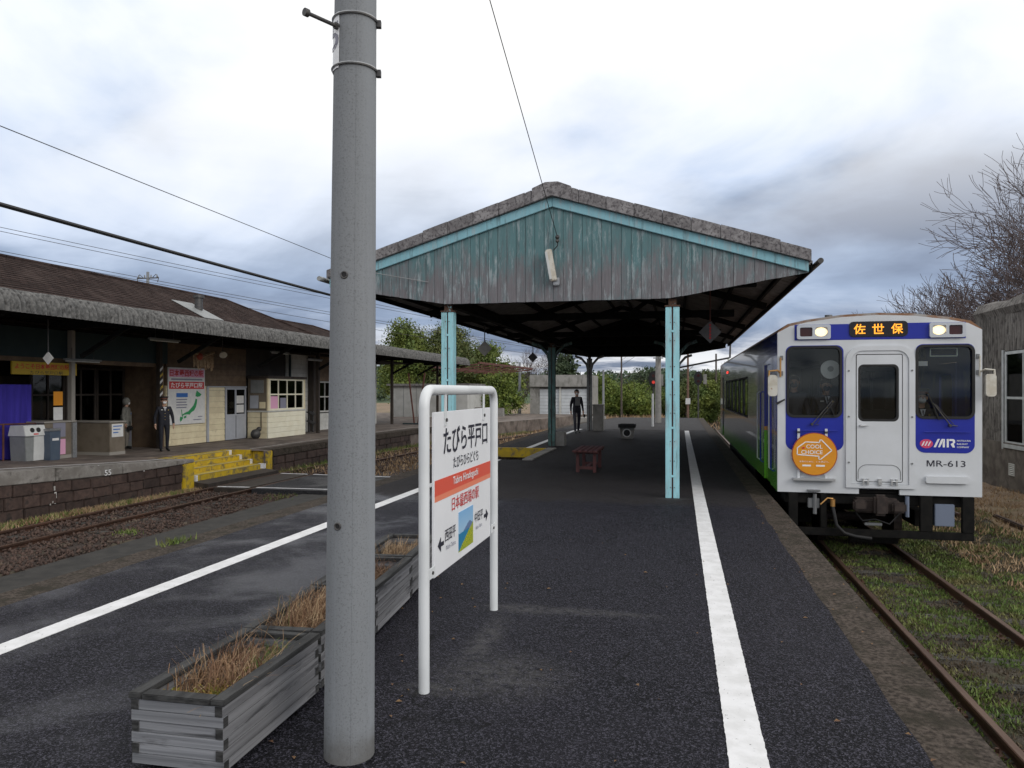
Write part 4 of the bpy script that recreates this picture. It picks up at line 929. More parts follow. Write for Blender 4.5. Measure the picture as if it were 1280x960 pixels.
# boxes at post feet
o = MB().box(-3.58, -3.30, 21.80, 22.14, 0, .42).build('grey_box', 'concgrey', None, org=(-3.44, 21.97, 0), bevel=.015); tag(o, 'small grey concrete box against the dark left shelter post', 'box')
o = MB().box(-3.44, -3.02, 30.35, 30.85, 0, 1.02).box(-3.46, -3.0, 30.33, 30.87, 1.02, 1.08).build('grey_cabinet', 'concgrey', None, org=(-3.23, 30.6, 0), bevel=.015); tag(o, 'tall grey cabinet beside the far left shelter post', 'cabinet')
# lamp on the gable, stay insulator
lp = thing('gable_lamp', 'slanting fluorescent lamp tube on the teal gable', 'lamp', (-1.96, 11.5, 3.6))
MB().obox((-1.955, 11.50, 3.61), (.10, .07, .50), (0, R(-10), 0)).build('housing', 'mirror', lp, bevel=.012); MB().obox((-1.99, 11.455, 3.60), (.035, .03, .44), (0, R(-10), 0)).build('tube', 'binwhite', lp)
MB().obox((-1.88, 11.56, 3.36), (.10, .06, .12), (0, 0, 0)).build('bracket', 'steel', lp, bevel=.01); MB().tube([(-1.93, 11.55, 3.85), (-1.86, 11.54, 3.92), (-1.87, 11.55, 4.02)], .008, 6).build('lead', 'black', lp)
def strain(name, lab, p, m='darksteel'):
    b = MB().sphere(p, .035, 8, 6).sphere((p[0], p[1], p[2] - .06), .03, 8, 6).cyl((p[0], p[1], p[2]), (p[0], YF + .02, p[2]), .008, None, 6)
    o = b.build(name, m, None, org=p, smooth=True); tag(o, lab, 'insulator')
strain('strain_insulator', 'small dark insulator on the gable above the lamp', (-1.86, 11.52, 4.05))
# hanging diamond signs
def diamond(lab, x, y, z, r, ztop, m, red=None):
    t = thing('diamond_sign', lab, 'sign', (x, y, z), 'diamond signs hanging under the roofs')
    MB().prism([(x - r, z), (x, z - r), (x + r, z), (x, z + r)], 'y', y - .008, y + .008).build('plate', m, t, bevel=.002)
    MB().cyl((x, y, z + r - .02), (x, y, ztop), .014, None, 6).build('hanging_rod', 'rust' if red else 'darksteel', t)
    if red:
        b = MB()
        for k in range(5): b.box(x - .015, x + .015, y - .012, y - .0085, z - .13 + k * .06, z - .09 + k * .06)
        b.build('red_marks', 'inkred', t)
M['diamond_grey'] = mat('diamond_grey', (.12, .12, .125), (.09, .09, .095), 6, rough=.6); M['diamond_pale'] = mat('diamond_pale', (.33, .32, .29), (.26, .25, .23), 6, rough=.6)
diamond('dark diamond sign with red marks hanging under the right eave of the shelter', .57, 14.5, 2.75, .21, 3.9, 'diamond_grey', True)
diamond('pale grey diamond sign hanging under the left eave of the shelter', -5.35, 20.3, 2.83, .22, 3.5, 'diamond_pale')
diamond('black diamond sign hanging farther back under the left eave', -5.65, 28.9, 2.96, .20, 3.45, 'black')
diamond('cream diamond sign hanging in front of the yellow welcome sign', -14.3, 14.5, 2.40, .15, 3.3, 'paper')

# ------------------------------------------------------------------ bench and litter box
bn = thing('platform_bench', 'dark red slatted wooden bench under the shelter', 'bench', (-1.83, 15.4, 0))
for k in range(5):
    x = -2.08 + k * .104
    MB().box(x, x + .088, 14.72, 16.18, .415, .45).build('seat_slat', 'benchred', bn, bevel=.006)
for y in (14.95, 15.95):
    for x in (-2.03, -1.69): MB().box(x, x + .065, y - .035, y + .035, 0, .372).build('leg', 'benchred', bn, bevel=.005)
    MB().box(-2.07, -1.58, y - .035, y + .035, .374, .413).build('cross_rail', 'benchred', bn, bevel=.004)
    MB().box(-1.964, -1.691, y - .025, y + .025, .06, .12).build('foot_rail', 'benchred', bn, bevel=.004)
MB().box(-1.86, -1.79, 14.976, 15.924, .07, .11).build('stretcher', 'benchred', bn, bevel=.004)
lb = thing('litter_box', 'grey concrete litter box with a black rim under the shelter', 'litter box', (-1.74, 25.8, 0))
MB().prism([(-1.94, 0), (-1.54, 0), (-1.49, .40), (-1.99, .40)], 'y', 25.62, 26.0).build('body', 'concgrey', lb, bevel=.012)
MB().plate(rrect(-2.03, -1.45, 25.55, 26.07, .01), [rrect(-1.97, -1.51, 25.61, 26.01, .01)], 'z', .38, .50).build('rim', 'black', lb, bevel=.006); MB().box(-1.97, -1.51, 25.61, 26.01, .41, .42).build('sand_tray', 'potsoil', lb)
MB().plate(circle(-1.74, .2, .11, 20), [], 'y', 25.608, 25.63).build('round_mark', 'black', lb); MB().plate(circle(-1.74, .2, .145, 20), [circle(-1.74, .2, .112, 20)], 'y', 25.609, 25.632).build('round_ring', 'paper', lb)
# ------------------------------------------------------------------ diesel railcar
TX0, TX1, TY0, TY1, TC = 1.50, 4.37, 12.25, 28.7, 2.935
T = thing('diesel_railcar', 'white and blue one-car diesel train with lit headlights stopped at the right platform', 'train', (TC, 20.5, -.92))
roofarc = [(TX1, 2.56), (TX1 - .15, 2.685), (3.94, 2.745), (3.45, 2.81), (TC, 2.832), (2.42, 2.81), (1.93, 2.745), (TX0 + .15, 2.685), (TX0, 2.56)]
inner = [(TC + (x - TC) * .975, z - .035) for x, z in roofarc]
wl = rrect(1.65, 2.42, 1.25, 2.315, .09); wr = rrect(3.49, 4.25, 1.245, 2.315, .09); dw = rrect(2.68, 3.22, 1.195, 2.03, .07)
front = [(TX0, .07), (2.68, .07), (2.68, .15), (3.25, .15), (3.25, .07), (TX1, .07)] + inner[:1] + inner[1:]
front = [(TX0, .07), (2.68, .07), (2.68, .15), (3.25, .15), (3.25, .07), (TX1, .07)] + [(TX1, 2.55)] + inner[1:-1] + [(TX0, 2.55)]
body = MB().plate(front, [wl, wr, dw], 'y', TY0, TY0 + .06).build('front_wall', 'twhite', T)
MB().plate(roofarc, [list(reversed(inner))] if False else [inner], 'y', TY0 + .002, TY0 + .09).build('front_roof_rim', 'troof', T)
# roof shell, sides, floor, rear
b = MB(); n = len(roofarc); b.v = [(x, TY0 + .05, z) for x, z in roofarc] + [(x, TY1, z) for x, z in roofarc]; b.f = [(i, i + 1, n + i + 1, n + i) for i in range(n - 1)]
rf = b.build('roof', 'troof', T, smooth=True)
wins = []; y = 17.45
for k in range(6): wins.append((y, y + 1.18)); y += 1.34
holes = [rrect(a, c, 1.06, 1.93, .05, 3) for a, c in wins]
for nm, xa, xb, dy in (('side_wall', TX0, TX0 + .05, (13.15, 14.1)), ('side_wall', TX1 - .05, TX1, (13.15, 14.1))):
    sw = MB().plate([(TY0 + .061, .07), (dy[0], .07), (dy[0], 2.10), (dy[1], 2.10), (dy[1], .07), (26.3, .07), (26.3, 2.10), (27.3, 2.10), (27.3, .07), (TY1, .07), (TY1, 2.56), (TY0 + .061, 2.56)], holes, 'x', xa, xb).build(nm, 'tside', T)
    xi = xa + .025
    for a, c in wins:
        wn = MB().box(xi - .004, xi + .004, a - .01, c + .01, 1.05, 1.94).build('side_window', 'glass_side', T)
        MB().plate(rrect(a - .03, c + .03, 1.03, 1.96, .06, 3), [rrect(a + .012, c - .012, 1.072, 1.918, .05, 3)], 'x', (xa - .004) if xa < TC else xb - .006, (xa + .006) if xa < TC else xb + .004).build('window_gasket', 'black', wn)
    xm = xa + .028 if xa < TC else xb - .058
    for a, c in ((dy[0], dy[1]), (26.3, 27.3)):
        sd_ = MB().plate([(a + .004, .075), (c - .004, .075), (c - .004, 2.095), (a + .004, 2.095)], [rrect((a + c) / 2 - .3, (a + c) / 2 + .3, 1.05, 1.9, .06, 3)], 'x', xm, xm + .03).build('side_door', 'tside', T)
        MB().box(xm + .01, xm + .016, (a + c) / 2 - .31, (a + c) / 2 + .31, 1.04, 1.91).build('door_glass', 'glass_side', sd_)
for y in (12.72, 12.98, 14.3, 14.86):
    MB().tube([(TX0, y, .34), (TX0 - .045, y, .37), (TX0 - .045, y, 1.60), (TX0, y, 1.63)], .012, 6).build('grab_rail', 'twhite' if y in (12.98, 14.86) else 'tblue', T, smooth=True)
MB().plate([(TX0, .07), (TX1, .07), (TX1, 2.56)] + [(x, z - .004) for x, z in roofarc[1:]], [], 'y', TY1 - .05, TY1 - .002).build('rear_wall', 'twhite', T)
MB().box(TX0 + .06, TX1 - .06, TY0 + .07, TY1 - .06, .08, .22).build('floor', 'under', T)
MB().box(TX0 + .06, TX1 - .06, TY0 + .1, TY1 - .06, 2.46, 2.50).build('ceiling', 'cabgrey', T)
MB().plate([(TX0 + .06, .22), (TX1 - .06, .22), (TX1 - .06, 2.46), (TX0 + .06, 2.46)], [rrect(1.8, 2.6, 1.2, 2.2, .05), rrect(3.3, 4.05, 1.3, 2.0, .05)], 'y', 14.9, 14.94).build('cab_partition', 'cabdark', T)
MB().box(TX0 + .06, 2.60, TY0 + .12, TY0 + .5, .9, 1.22).box(3.36, TX1 - .06, TY0 + .1, TY0 + .62, .7, 1.20).build('driving_desk', 'cabdark', T, bevel=.03)
MB().box(4.10, 4.19, 14.87, 14.895, 1.32, 1.95).build('window_light_patch', 'plowbox', T)  # daylight from the far side window, painted as a grey-blue patch
MB().cyl((1.68, 13.6, 2.40), (2.05, 13.6, 2.41), .022, None, 8).build('cabin_tube', 'tube', T)
fan = MB().cyl((2.33, 12.55, 1.98), (2.33, 12.60, 1.98), .145, None, 24).build('cab_fan', 'binwhite', T); MB().cyl((2.33, 12.53, 1.99), (2.33, 12.549, 1.99), .045, None, 12).build('fan_hub', 'bingrey', fan)
MB().box(3.52, 3.66, 12.33, 12.34, 2.02, 2.09).build('label_plate', 'paper', T)
lab = MB().plate(rrect(3.69, 4.07, 2.16, 2.29, .01), [rrect(3.705, 4.055, 2.175, 2.275, .005)], 'y', 12.33, 12.34).build('number_frame', 'tfilm', T)
# blue panels, gaskets, glass
YB_ = TY0 - .004
for bl, wn_ in ((rrect(1.62, 2.46, .72, 2.345, [.13, .13, .10, .10], 8), wl), (rrect(3.47, 4.27, .715, 2.345, [.13, .13, .10, .10], 8), wr)):
    MB().plate(bl, [wn_], 'y', YB_, TY0 + .002).build('blue_panel', 'tblue', T)
for x0, x1, z0, z1, r in ((1.65, 2.42, 1.25, 2.315, .09), (3.49, 4.25, 1.245, 2.315, .09), (2.68, 3.22, 1.195, 2.03, .07)):
    g = MB().box(x0 - .01, x1 + .01, TY0 + .022, TY0 + .030, z0 - .01, z1 + .01).build('windscreen' if r > .08 else 'door_window', 'glass', T)
    MB().plate(rrect(x0 - .022, x1 + .022, z0 - .022, z1 + .022, r + .02, 7), [rrect(x0 + .018, x1 - .018, z0 + .018, z1 - .018, r - .01, 7)], 'y', TY0 - .016, TY0 + .012).build('gasket', 'black', g, bevel=.004)
# gangway door
MB().plate(rrect(2.49, 3.46, .165, 2.33, [.005, .005, .24, .24], 9), [rrect(2.565, 3.375, .225, 2.255, [.01, .01, .17, .17], 9)], 'y', TY0 - .028, TY0 + .003).build('door_frame', 'twhite', T, bevel=.006)
MB().plate(rrect(2.569, 3.371, .229, 2.251, [.01, .01, .166, .166], 9), [rrect(2.632, 3.292, .255, 2.203, .03)], 'y', TY0 - .012, TY0 + .003).build('door_inner_frame', 'twhite', T, bevel=.004)
dl = MB().plate(rrect(2.645, 3.279, .265, 2.19, .02), [rrect(2.664, 3.236, 1.178, 2.046, .08, 6)], 'y', TY0 - .017, TY0 + .003).build('gangway_door', 'twhite', T, bevel=.003)
MB().plate(rrect(2.634, 3.290, .257, 2.201, .03), [rrect(2.649, 3.275, .269, 2.186, .02)], 'y', TY0 - .004, TY0 + .0025).build('door_gap', 'black', dl)
MB().cyl((2.70, TY0 - .017, 1.115), (2.70, TY0 - .05, 1.115), .018, None, 10).cyl((2.70, TY0 - .045, 1.115), (2.80, TY0 - .045, 1.117), .010, None, 8).build('handle', 'chrome', dl, smooth=True)
arc = [(2.665, TY0 - .018, .30)] + [(2.665 + .13 - .13 * math.cos(R(t)), TY0 - .018, .40 + .12 * math.sin(R(t))) for t in range(0, 91, 15)] + [(3.259 - .13 + .13 * math.sin(R(t)), TY0 - .018, .40 + .12 * math.cos(R(t))) for t in range(0, 91, 15)] + [(3.259, TY0 - .018, .30)]
MB().tube(arc, .005, 5).build('hatch_seam', 'tgrey', dl, smooth=True)
for x, wd in ((2.765, .09), (3.165, .09), (2.965, .05)):
    MB().box(x - wd / 2, x - wd / 2 + .025, TY0 - .055, TY0 - .018, .215, .31).box(x + wd / 2 - .025, x + wd / 2, TY0 - .055, TY0 - .018, .215, .31).cyl((x - wd / 2, TY0 - .045, .275), (x + wd / 2, TY0 - .045, .275), .012, None, 8).build('hinge', 'chrome', dl)
for z in (.55, 1.25, 1.95):
    for x in (2.53, 3.415): MB().cyl((x, TY0 - .03, z), (x, TY0 - .038, z), .014, None, 8).build('frame_bolt', 'tgrey', T)
# lamp band
MB().box(1.75, 4.15, YB_, TY0 + .002, 2.425, 2.668).build('lamp_band', 'tblue', T, bevel=.001)
ds = MB().plate(rrect(2.54, 3.36, 2.468, 2.70, .06, 6), [], 'y', TY0 - .02, TY0 + .002).build('destination_display', 'ledbox', T, bevel=.006)
for ch, x in (('佐', 2.685), ('世', 2.945), ('保', 3.21)): text(ch, ds, 'led', (x, TY0 - .0225, 2.585), X_, Z_, .165, .155, bold=.014)
for x0, flip in ((1.78, 0), (3.65, 1)):
    x1 = x0 + .49
    hd = MB().plate(rrect(x0, x1, 2.44, 2.662, .03), [rrect(x0 + .045, x0 + .225, 2.482, 2.622, .02), rrect(x0 + .265, x0 + .445, 2.482, 2.622, .02)], 'y', TY0 - .045, TY0 + .001).build('headlight_unit', 'chrome', T, bevel=.008)
    a, c = (x0 + .04, x0 + .26) if not flip else (x0 + .26, x0 + .04)
    MB().box(a, a + .19, TY0 - .022, TY0 - .006, 2.477, 2.627).build('tail_lens', 'lens_dark', hd)
    MB().sphere((c + .095, TY0 - .014, 2.552), .09, 16, 8, (1, .12, .76)).build('headlight', 'headlamp', hd, smooth=True)
    MB().box(c, c + .19, TY0 - .005, TY0 - .003, 2.477, 2.627).build('reflector', 'chrome', hd)
# marks
Yt = TY0 - .0075
el = MB().plate([(3.617 + .09 * math.cos(2 * math.pi * i / 28), .851 + .068 * math.sin(2 * math.pi * i / 28)) for i in range(28)], [], 'y', Yt, TY0 - .004).build('logo_ellipse', 'pink', T)
for k in range(3):
    x = 3.575 + .042 * k
    MB().prism([(x - .028, .82), (x - .010, .82), (x + .022, .885), (x + .004, .885)], 'y', Yt - .0025, Yt - .001).build('logo_stroke', 'inkwhite', el)
def poly(name, pts, m='inkwhite'): return MB().plate(pts, [], 'y', Yt, TY0 - .004).build(name, m, T)
z0, z1 = .80, .925
poly('logo_letter', [(3.715, z0), (3.745, z0), (3.800, z1), (3.770, z1)]); poly('logo_letter', [(3.776, z0), (3.800, z0), (3.858, z1), (3.825, z1), (3.808, z1 - .03)]); poly('logo_letter', [(3.838, z0), (3.868, z0), (3.868, z1 - .0), (3.861, z1 - .0), (3.838, z1 - .06)])
poly('logo_letter', [(3.893, z0), (3.921, z0), (3.921, z1), (3.893, z1)]); poly('logo_letter', [(3.928, z1), (3.985, z1), (4.005, z1 - .018), (4.005, z1 - .055), (3.988, z1 - .07), (4.003, z0), (3.972, z0), (3.945, z1 - .075), (3.975, z1 - .055), (3.975, z1 - .03), (3.928, z1 - .028)])
for s_, z, wd in (('MATSUURA', .902, .185), ('RAILWAY', .853, .145), ('COMPANY', .806, .165)): text(s_, T, 'inkwhite', (4.03 + wd / 2, Yt, z), X_, Z_, wd, .024, bold=.01)
text('R-613', T, 'ink', (3.950, TY0 - .003, .557), X_, Z_, .395, .092, bold=.003)
mx = 3.622
MB().plate([(mx, .511), (mx + .016, .511), (mx + .016, .582), (mx + .047, .511), (mx + .060, .511), (mx + .091, .582), (mx + .091, .511), (mx + .107, .511), (mx + .107, .603), (mx + .083, .603), (mx + .0535, .535), (mx + .024, .603), (mx, .603)], [], 'y', TY0 - .003, TY0 - .001).build('lettering', 'ink', T)
MB().plate(rrect(3.60, 4.18, .262, .368, .03), [], 'y', TY0 - .045, TY0 + .001).build('step_plate', 'twhite', T, bevel=.012)
for x0, x1 in ((1.74, 2.37), (3.58, 4.20)): MB().cyl((x0, TY0 - .03, 1.03), (x1, TY0 - .03, 1.03), .006, None, 6).build('wiper_rail', 'tblue', T)
def wiper(p, q):
    wpr = MB().tube([(p[0] + .1, TY0 - .03, p[1] - .01), (p[0], TY0 - .045, p[1]), (q[0], TY0 - .04, q[1])], .008, 6).build('wiper', 'darksteel', T)
    MB().cyl((p[0] + .06, TY0 - .03, p[1]), (q[0] + .03, TY0 - .035, q[1] - .01), .005, None, 5).cyl((p[0], TY0, p[1]), (p[0], TY0 - .06, p[1]), .02, None, 8).build('wiper_arm', 'darksteel', wpr)
    MB().beam((lerp(p[0], q[0], .9) - .09, TY0 - .033, lerp(p[1], q[1], .9) + .19), (lerp(p[0], q[0], .9) + .06, TY0 - .033, lerp(p[1], q[1], .9) - .22), .012, .012).build('wiper_blade', 'black', wpr)
wiper((2.0, 1.13), (2.30, 1.50)); wiper((3.93, 1.13), (3.70, 1.46))
# round headboard
hb = MB().cyl((2.03, TY0 - .075, .67), (2.03, TY0 - .05, .67), .330, None, 48).build('round_headboard', 'dred', T)
MB().cyl((2.03, TY0 - .079, .67), (2.03, TY0 - .0755, .67), .318, None, 48).build('headboard_face', 'torange', hb)
k_ = .33 / 380; hp = lambda x, y: (2.03 + (x - 515) * k_, TY0 - .0815, .67 - (y - 510) * k_)
ap = [(225, 520), (228, 400), (365, 295), (595, 302), (605, 256), (632, 258), (800, 440), (612, 602), (583, 592), (590, 545)]
b = MB()
for p, q in zip(ap, ap[1:] + ap[:1]): b.beam(hp(*p), hp(*q), .003, .0155)
b.build('arrow_outline', 'inkwhite', hb)
text('COOL', hb, 'inkwhite', hp(512, 375), X_, Z_, .235, .060, bold=.014); text('CHOICE', hb, 'inkwhite', hp(470, 475), X_, Z_, .31, .060, bold=.014)
MB().plate([hp(290, 400)[::2], hp(345, 380)[::2], hp(352, 410)[::2], hp(318, 418)[::2]], [], 'y', TY0 - .082, TY0 - .0792).build('red_leaf', 'inkred', hb)
text('未来のために、いま選ぼう。', hb, 'inkwhite', hp(505, 642), X_, Z_, .43, .026, bold=.0)
for x in (382, 612): MB().plate([hp(x - 72, 728)[::2], hp(x + 72, 728)[::2], hp(x + 72, 698)[::2], hp(x - 72, 698)[::2]], [], 'y', TY0 - .081, TY0 - .0792).build('white_bar', 'inkwhite', hb)
for x in (1.805, 2.205): MB().box(x - .018, x + .018, TY0 - .048, TY0 - .03, .30, 1.06).build('headboard_post', 'twhite', T); MB().box(x - .022, x + .022, TY0 - .055, TY0 + .001, .99, 1.02).build('headboard_clip', 'darksteel', T)
MB().box(1.72, 2.33, TY0 - .10, TY0 + .001, .262, .30).build('headboard_shelf', 'chrome', T, bevel=.004); MB().box(1.93, 2.12, TY0 - .06, TY0 + .001, .092, .118).build('small_step', 'tgrey', T, bevel=.004)
# mirrors
for x, s, arm in ((1.415, -1, 'brass'), (4.445, 1, 'mirror')):
    xe = TX0 if s < 0 else TX1
    ma = MB().tube([(xe - s * .03, TY0 - .01, 1.93), (xe + s * .01, TY0 - .09, 1.96), (x + s * .05, TY0 - .10, 1.95), (x + s * .055, TY0 - .10, 1.80)], .015, 8).tube([(xe - s * .04, TY0 - .02, 1.86), (xe - s * .04, TY0 - .03, 2.16)], .013, 8).build('mirror_arm', arm, T, smooth=True)
    mh = MB().plate(rrect(x - .07, x + .07, 1.56, 1.89, .045), [], 'y', TY0 - .125, TY0 - .08).build('mirror', 'mirror', ma, bevel=.018)
    for z in (1.88, 2.12): MB().box(xe - s * .06 - .02, xe - s * .06 + .02, TY0 - .02, TY0 + .001, z, z + .07).build('mirror_bracket', 'tgrey', T)
hn = MB().cyl((1.48, TY0 - .02, 1.44), (1.60, TY0 - .06, 1.51), .02, .012, 8).build('step_peg', 'darksteel', T)
MB().cyl((2.42, 13.2, 2.80), (2.42, 13.2, 2.90), .06, None, 12).build('roof_vent', 'tgrey', T); MB().box(2.3, 3.6, 17, 20.5, 2.80, 3.02).build('roof_unit', 'troof', T, bevel=.05)
rs = MB().box(TX0 - .012, TX0 + .001, 23.9, 24.9, 2.16, 2.27).build('side_display', 'ledbox', T)
MB().box(TX0 - .016, TX0 - .0125, 24.35, 24.75, 2.18, 2.25).box(TX0 - .016, TX0 - .0125, 24.0, 24.25, 2.18, 2.25).build('side_display_glow', 'redlamp', rs)
# underframe
def U(name, m, *bx, bevel=.008):
    b = MB()
    for q in bx: b.box(*q)
    return b.build(name, m, T, bevel=bevel)
U('buffer_beam', 'under', (1.62, 4.27, TY0 + .06, TY0 + .5, -.10, .068))
U('plough_bar', 'under', (1.66, 4.26, TY0 - .02, TY0 + .05, -.585, -.47)); U('plough_upright', 'under', (4.10, 4.262, TY0 - .022, TY0 + .052, -.468, .066)); U('plough_upright', 'under', (3.53, 3.70, TY0 - .022, TY0 + .052, -.468, .066))
U('plough_upright', 'under', (1.66, 1.80, TY0 - .022, TY0 + .052, -.468, .066)); U('plough_upright', 'under', (2.13, 2.22, TY0 - .01, TY0 + .05, -.468, .066))
U('blue_grey_box', 'plowbox', (3.74, 4.01, TY0 + .02, TY0 + .2, -.385, -.055))
cp = U('coupler_head', 'coupler', (2.60, 3.22, TY0 - .12, TY0 + .05, -.20, .02), bevel=.03)
MB().box(2.84, 3.03, TY0 - .26, TY0 - .125, -.22, .09).build('coupler_knuckle', 'coupler', cp, bevel=.035); MB().box(2.56, 2.76, TY0 - .2, TY0 - .122, -.16, .0).build('coupler_guard', 'coupler', cp, bevel=.03); MB().box(3.10, 3.30, TY0 - .2, TY0 - .122, -.18, -.02).build('coupler_guard', 'coupler', cp, bevel=.03)
U('coupler_shank', 'under', (2.8, 3.07, TY0 + .05, TY0 + .7, -.16, .0))
hs = MB().tube([(2.30, TY0 - .02, -.12), (2.31, TY0 - .08, -.22), (2.34, TY0 - .10, -.40), (2.45, TY0 - .09, -.52), (2.62, TY0 - .06, -.57), (2.85, TY0 - .03, -.60)], .026, 8).build('brake_hose', 'black', T, smooth=True)
MB().cyl((2.30, TY0 - .03, -.02), (2.30, TY0 - .03, -.13), .035, None, 10).tube([(2.30, TY0 - .04, -.01), (2.22, TY0 - .06, .0), (2.12, TY0 - .06, -.10)], .011, 6).build('hose_cock', 'brass', hs, smooth=True)
for x in (2.05, 3.36): MB().cyl((x, TY0 + .02, .05), (x, TY0 + .02, -.26), .03, None, 8).build('pipe_end', 'plowbox' if x > 3 else 'tgrey', T, smooth=True)
U('chain_box', 'tgrey', (1.95, 2.12, TY0 + .02, TY0 + .12, -.17, -.02)); U('jumper_hook', 'tgrey', (2.75, 3.0, TY0 - .05, TY0 + .02, -.40, -.36))
MB().tube([(2.62, TY0 - .03, -.2), (2.72, TY0 - .05, -.33), (2.9, TY0 - .05, -.30), (3.1, TY0 - .04, -.37), (3.25, TY0 - .02, -.2)], .012, 6).build('jumper_cable', 'black', T, smooth=True)
U('obstacle_guard', 'under', (2.6, 3.3, TY0 + .25, TY0 + .35, -.72, -.58))
for yb in (14.7, 26.2):
    bg = U('bogie_frame', 'under', (1.95, 2.15, yb - 1.5, yb + 1.5, -.55, -.3), (3.72, 3.92, yb - 1.5, yb + 1.5, -.55, -.3), (2.2, 3.7, yb - .3, yb + .3, -.5, -.2))
    for dy in (-1.0, 1.0):
        for x in (2.36, 3.50): MB().cyl((x - .06, yb + dy, -.50), (x + .06, yb + dy, -.50), .425, None, 24).build('wheel', 'coupler', bg)
        MB().cyl((2.42, yb + dy, -.5), (3.44, yb + dy, -.5), .07, None, 10).build('axle', 'coupler', bg)
U('engine_box', 'under', (1.75, 4.1, 17.2, 20.0, -.70, .07)); U('tank_box', 'under', (1.7, 4.15, 20.6, 23.6, -.62, .07)); U('skirt', 'under', (1.56, 1.60, 16.4, 24.4, -.45, .068))
# ------------------------------------------------------------------ station building and its canopy
SB = thing('station_building', 'low wooden station building with brown shingle roof across the left track', 'station', (-21, 20, -.15))
def slope_courses(x0, z0, x1, z1, ya, yb_eave, yb_ridge, n, name, ya_ridge=None):
    b = MB(); ya_r = ya if ya_ridge is None else ya_ridge
    for i in range(n):
        t0, t1 = i / n, (i + 1) / n; lift = .022
        e = [(lerp(x0, x1, t0), lerp(ya, ya_r, t0), lerp(z0, z1, t0) + lift), (lerp(x0, x1, t0), lerp(yb_eave, yb_ridge, t0), lerp(z0, z1, t0) + lift),
             (lerp(x0, x1, t1), lerp(yb_eave, yb_ridge, t1), lerp(z0, z1, t1) + .003), (lerp(x0, x1, t1), lerp(ya, ya_r, t1), lerp(z0, z1, t1) + .003)]
        b.quad(*e); b.quad(e[1], e[0], (e[0][0], e[0][1], e[0][2] - .03), (e[1][0], e[1][1], e[1][2] - .03))
    return b.build(name, 'shingle', SB)
XE, XR, ZE = -16.9, -21.5, 3.72
slope_courses(XE, ZE, XR, 6.02, -6, 37.0, 32.3, 26, 'roof_slope'); slope_courses(-26.1, ZE, XR, 6.02, -6, 37.0, 32.3, 26, 'roof_slope')
slope_courses(XE, ZE, XR, 5.50, 32.5, 46.0, 41.0, 20, 'lower_roof_slope', 33.2); slope_courses(-26.1, ZE, XR, 5.50, 32.5, 46.0, 41.0, 20, 'lower_roof_slope', 33.2)
MB().quad((XE, 37, ZE), (XR, 32.3, 6.02), (-26.1, 37, ZE)).build('hip_end', 'shingle', SB); MB().quad((XE, 46, ZE), (XR, 41, 5.5), (-26.1, 46, ZE)).build('hip_end', 'shingle', SB)
MB().tube([(XR, -6, 6.03), (XR, 32.3, 6.03)], .07, 8).build('ridge_cap', 'shingle', SB); MB().tube([(XR, 34, 5.51), (XR, 41, 5.51)], .07, 8).build('ridge_cap', 'shingle', SB)
MB().tube([(XR, 32.3, 6.03), (XE, 37, ZE + .03)], .06, 8).build('hip_cap', 'shingle', SB); MB().tube([(XR, 41, 5.52), (XE, 46, ZE + .03)], .06, 8).build('hip_cap', 'shingle', SB)
rz = lambda x: ZE + (XE - x) / (XE - XR) * (6.02 - ZE)
fl = MB().prism([(-18.5, rz(-18.5) + .03), (-20.0, rz(-20.0) + .03), (-20.0, rz(-20.0) + .05), (-18.5, rz(-18.5) + .05)], 'y', 26.3, 27.6).build('vent_flashing', 'bingrey', SB)
MB().cyl((-19.4, 27.2, rz(-19.4)), (-19.4, 27.2, rz(-19.4) + .55), .16, None, 14).cyl((-19.4, 27.2, rz(-19.4) + .5), (-19.4, 27.2, rz(-19.4) + .62), .22, None, 14).build('vent_pipe', 'darksteel', SB, smooth=True)
# shell
XW = -16.5
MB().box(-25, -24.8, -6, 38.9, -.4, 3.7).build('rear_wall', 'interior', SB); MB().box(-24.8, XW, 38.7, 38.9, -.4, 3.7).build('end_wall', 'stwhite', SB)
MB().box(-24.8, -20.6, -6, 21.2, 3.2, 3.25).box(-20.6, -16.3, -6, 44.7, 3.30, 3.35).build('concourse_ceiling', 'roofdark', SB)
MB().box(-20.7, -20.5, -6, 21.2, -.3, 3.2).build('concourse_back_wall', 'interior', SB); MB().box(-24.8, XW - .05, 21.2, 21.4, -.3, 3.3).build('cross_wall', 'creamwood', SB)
MB().box(-20.49, -20.45, 14.5, 17.0, .7, 2.0).box(-20.49, -20.45, 17.6, 20.4, .6, 2.1).build('ticket_window', 'gate', SB)
MB().box(-16.62, -16.38, -6, 21.35, 2.52, 3.28).build('teal_lintel', 'tealbeam', SB); MB().box(-16.60, -16.40, -6, 21.2, 2.40, 2.515).build('lintel_trim', 'creamwood', SB)
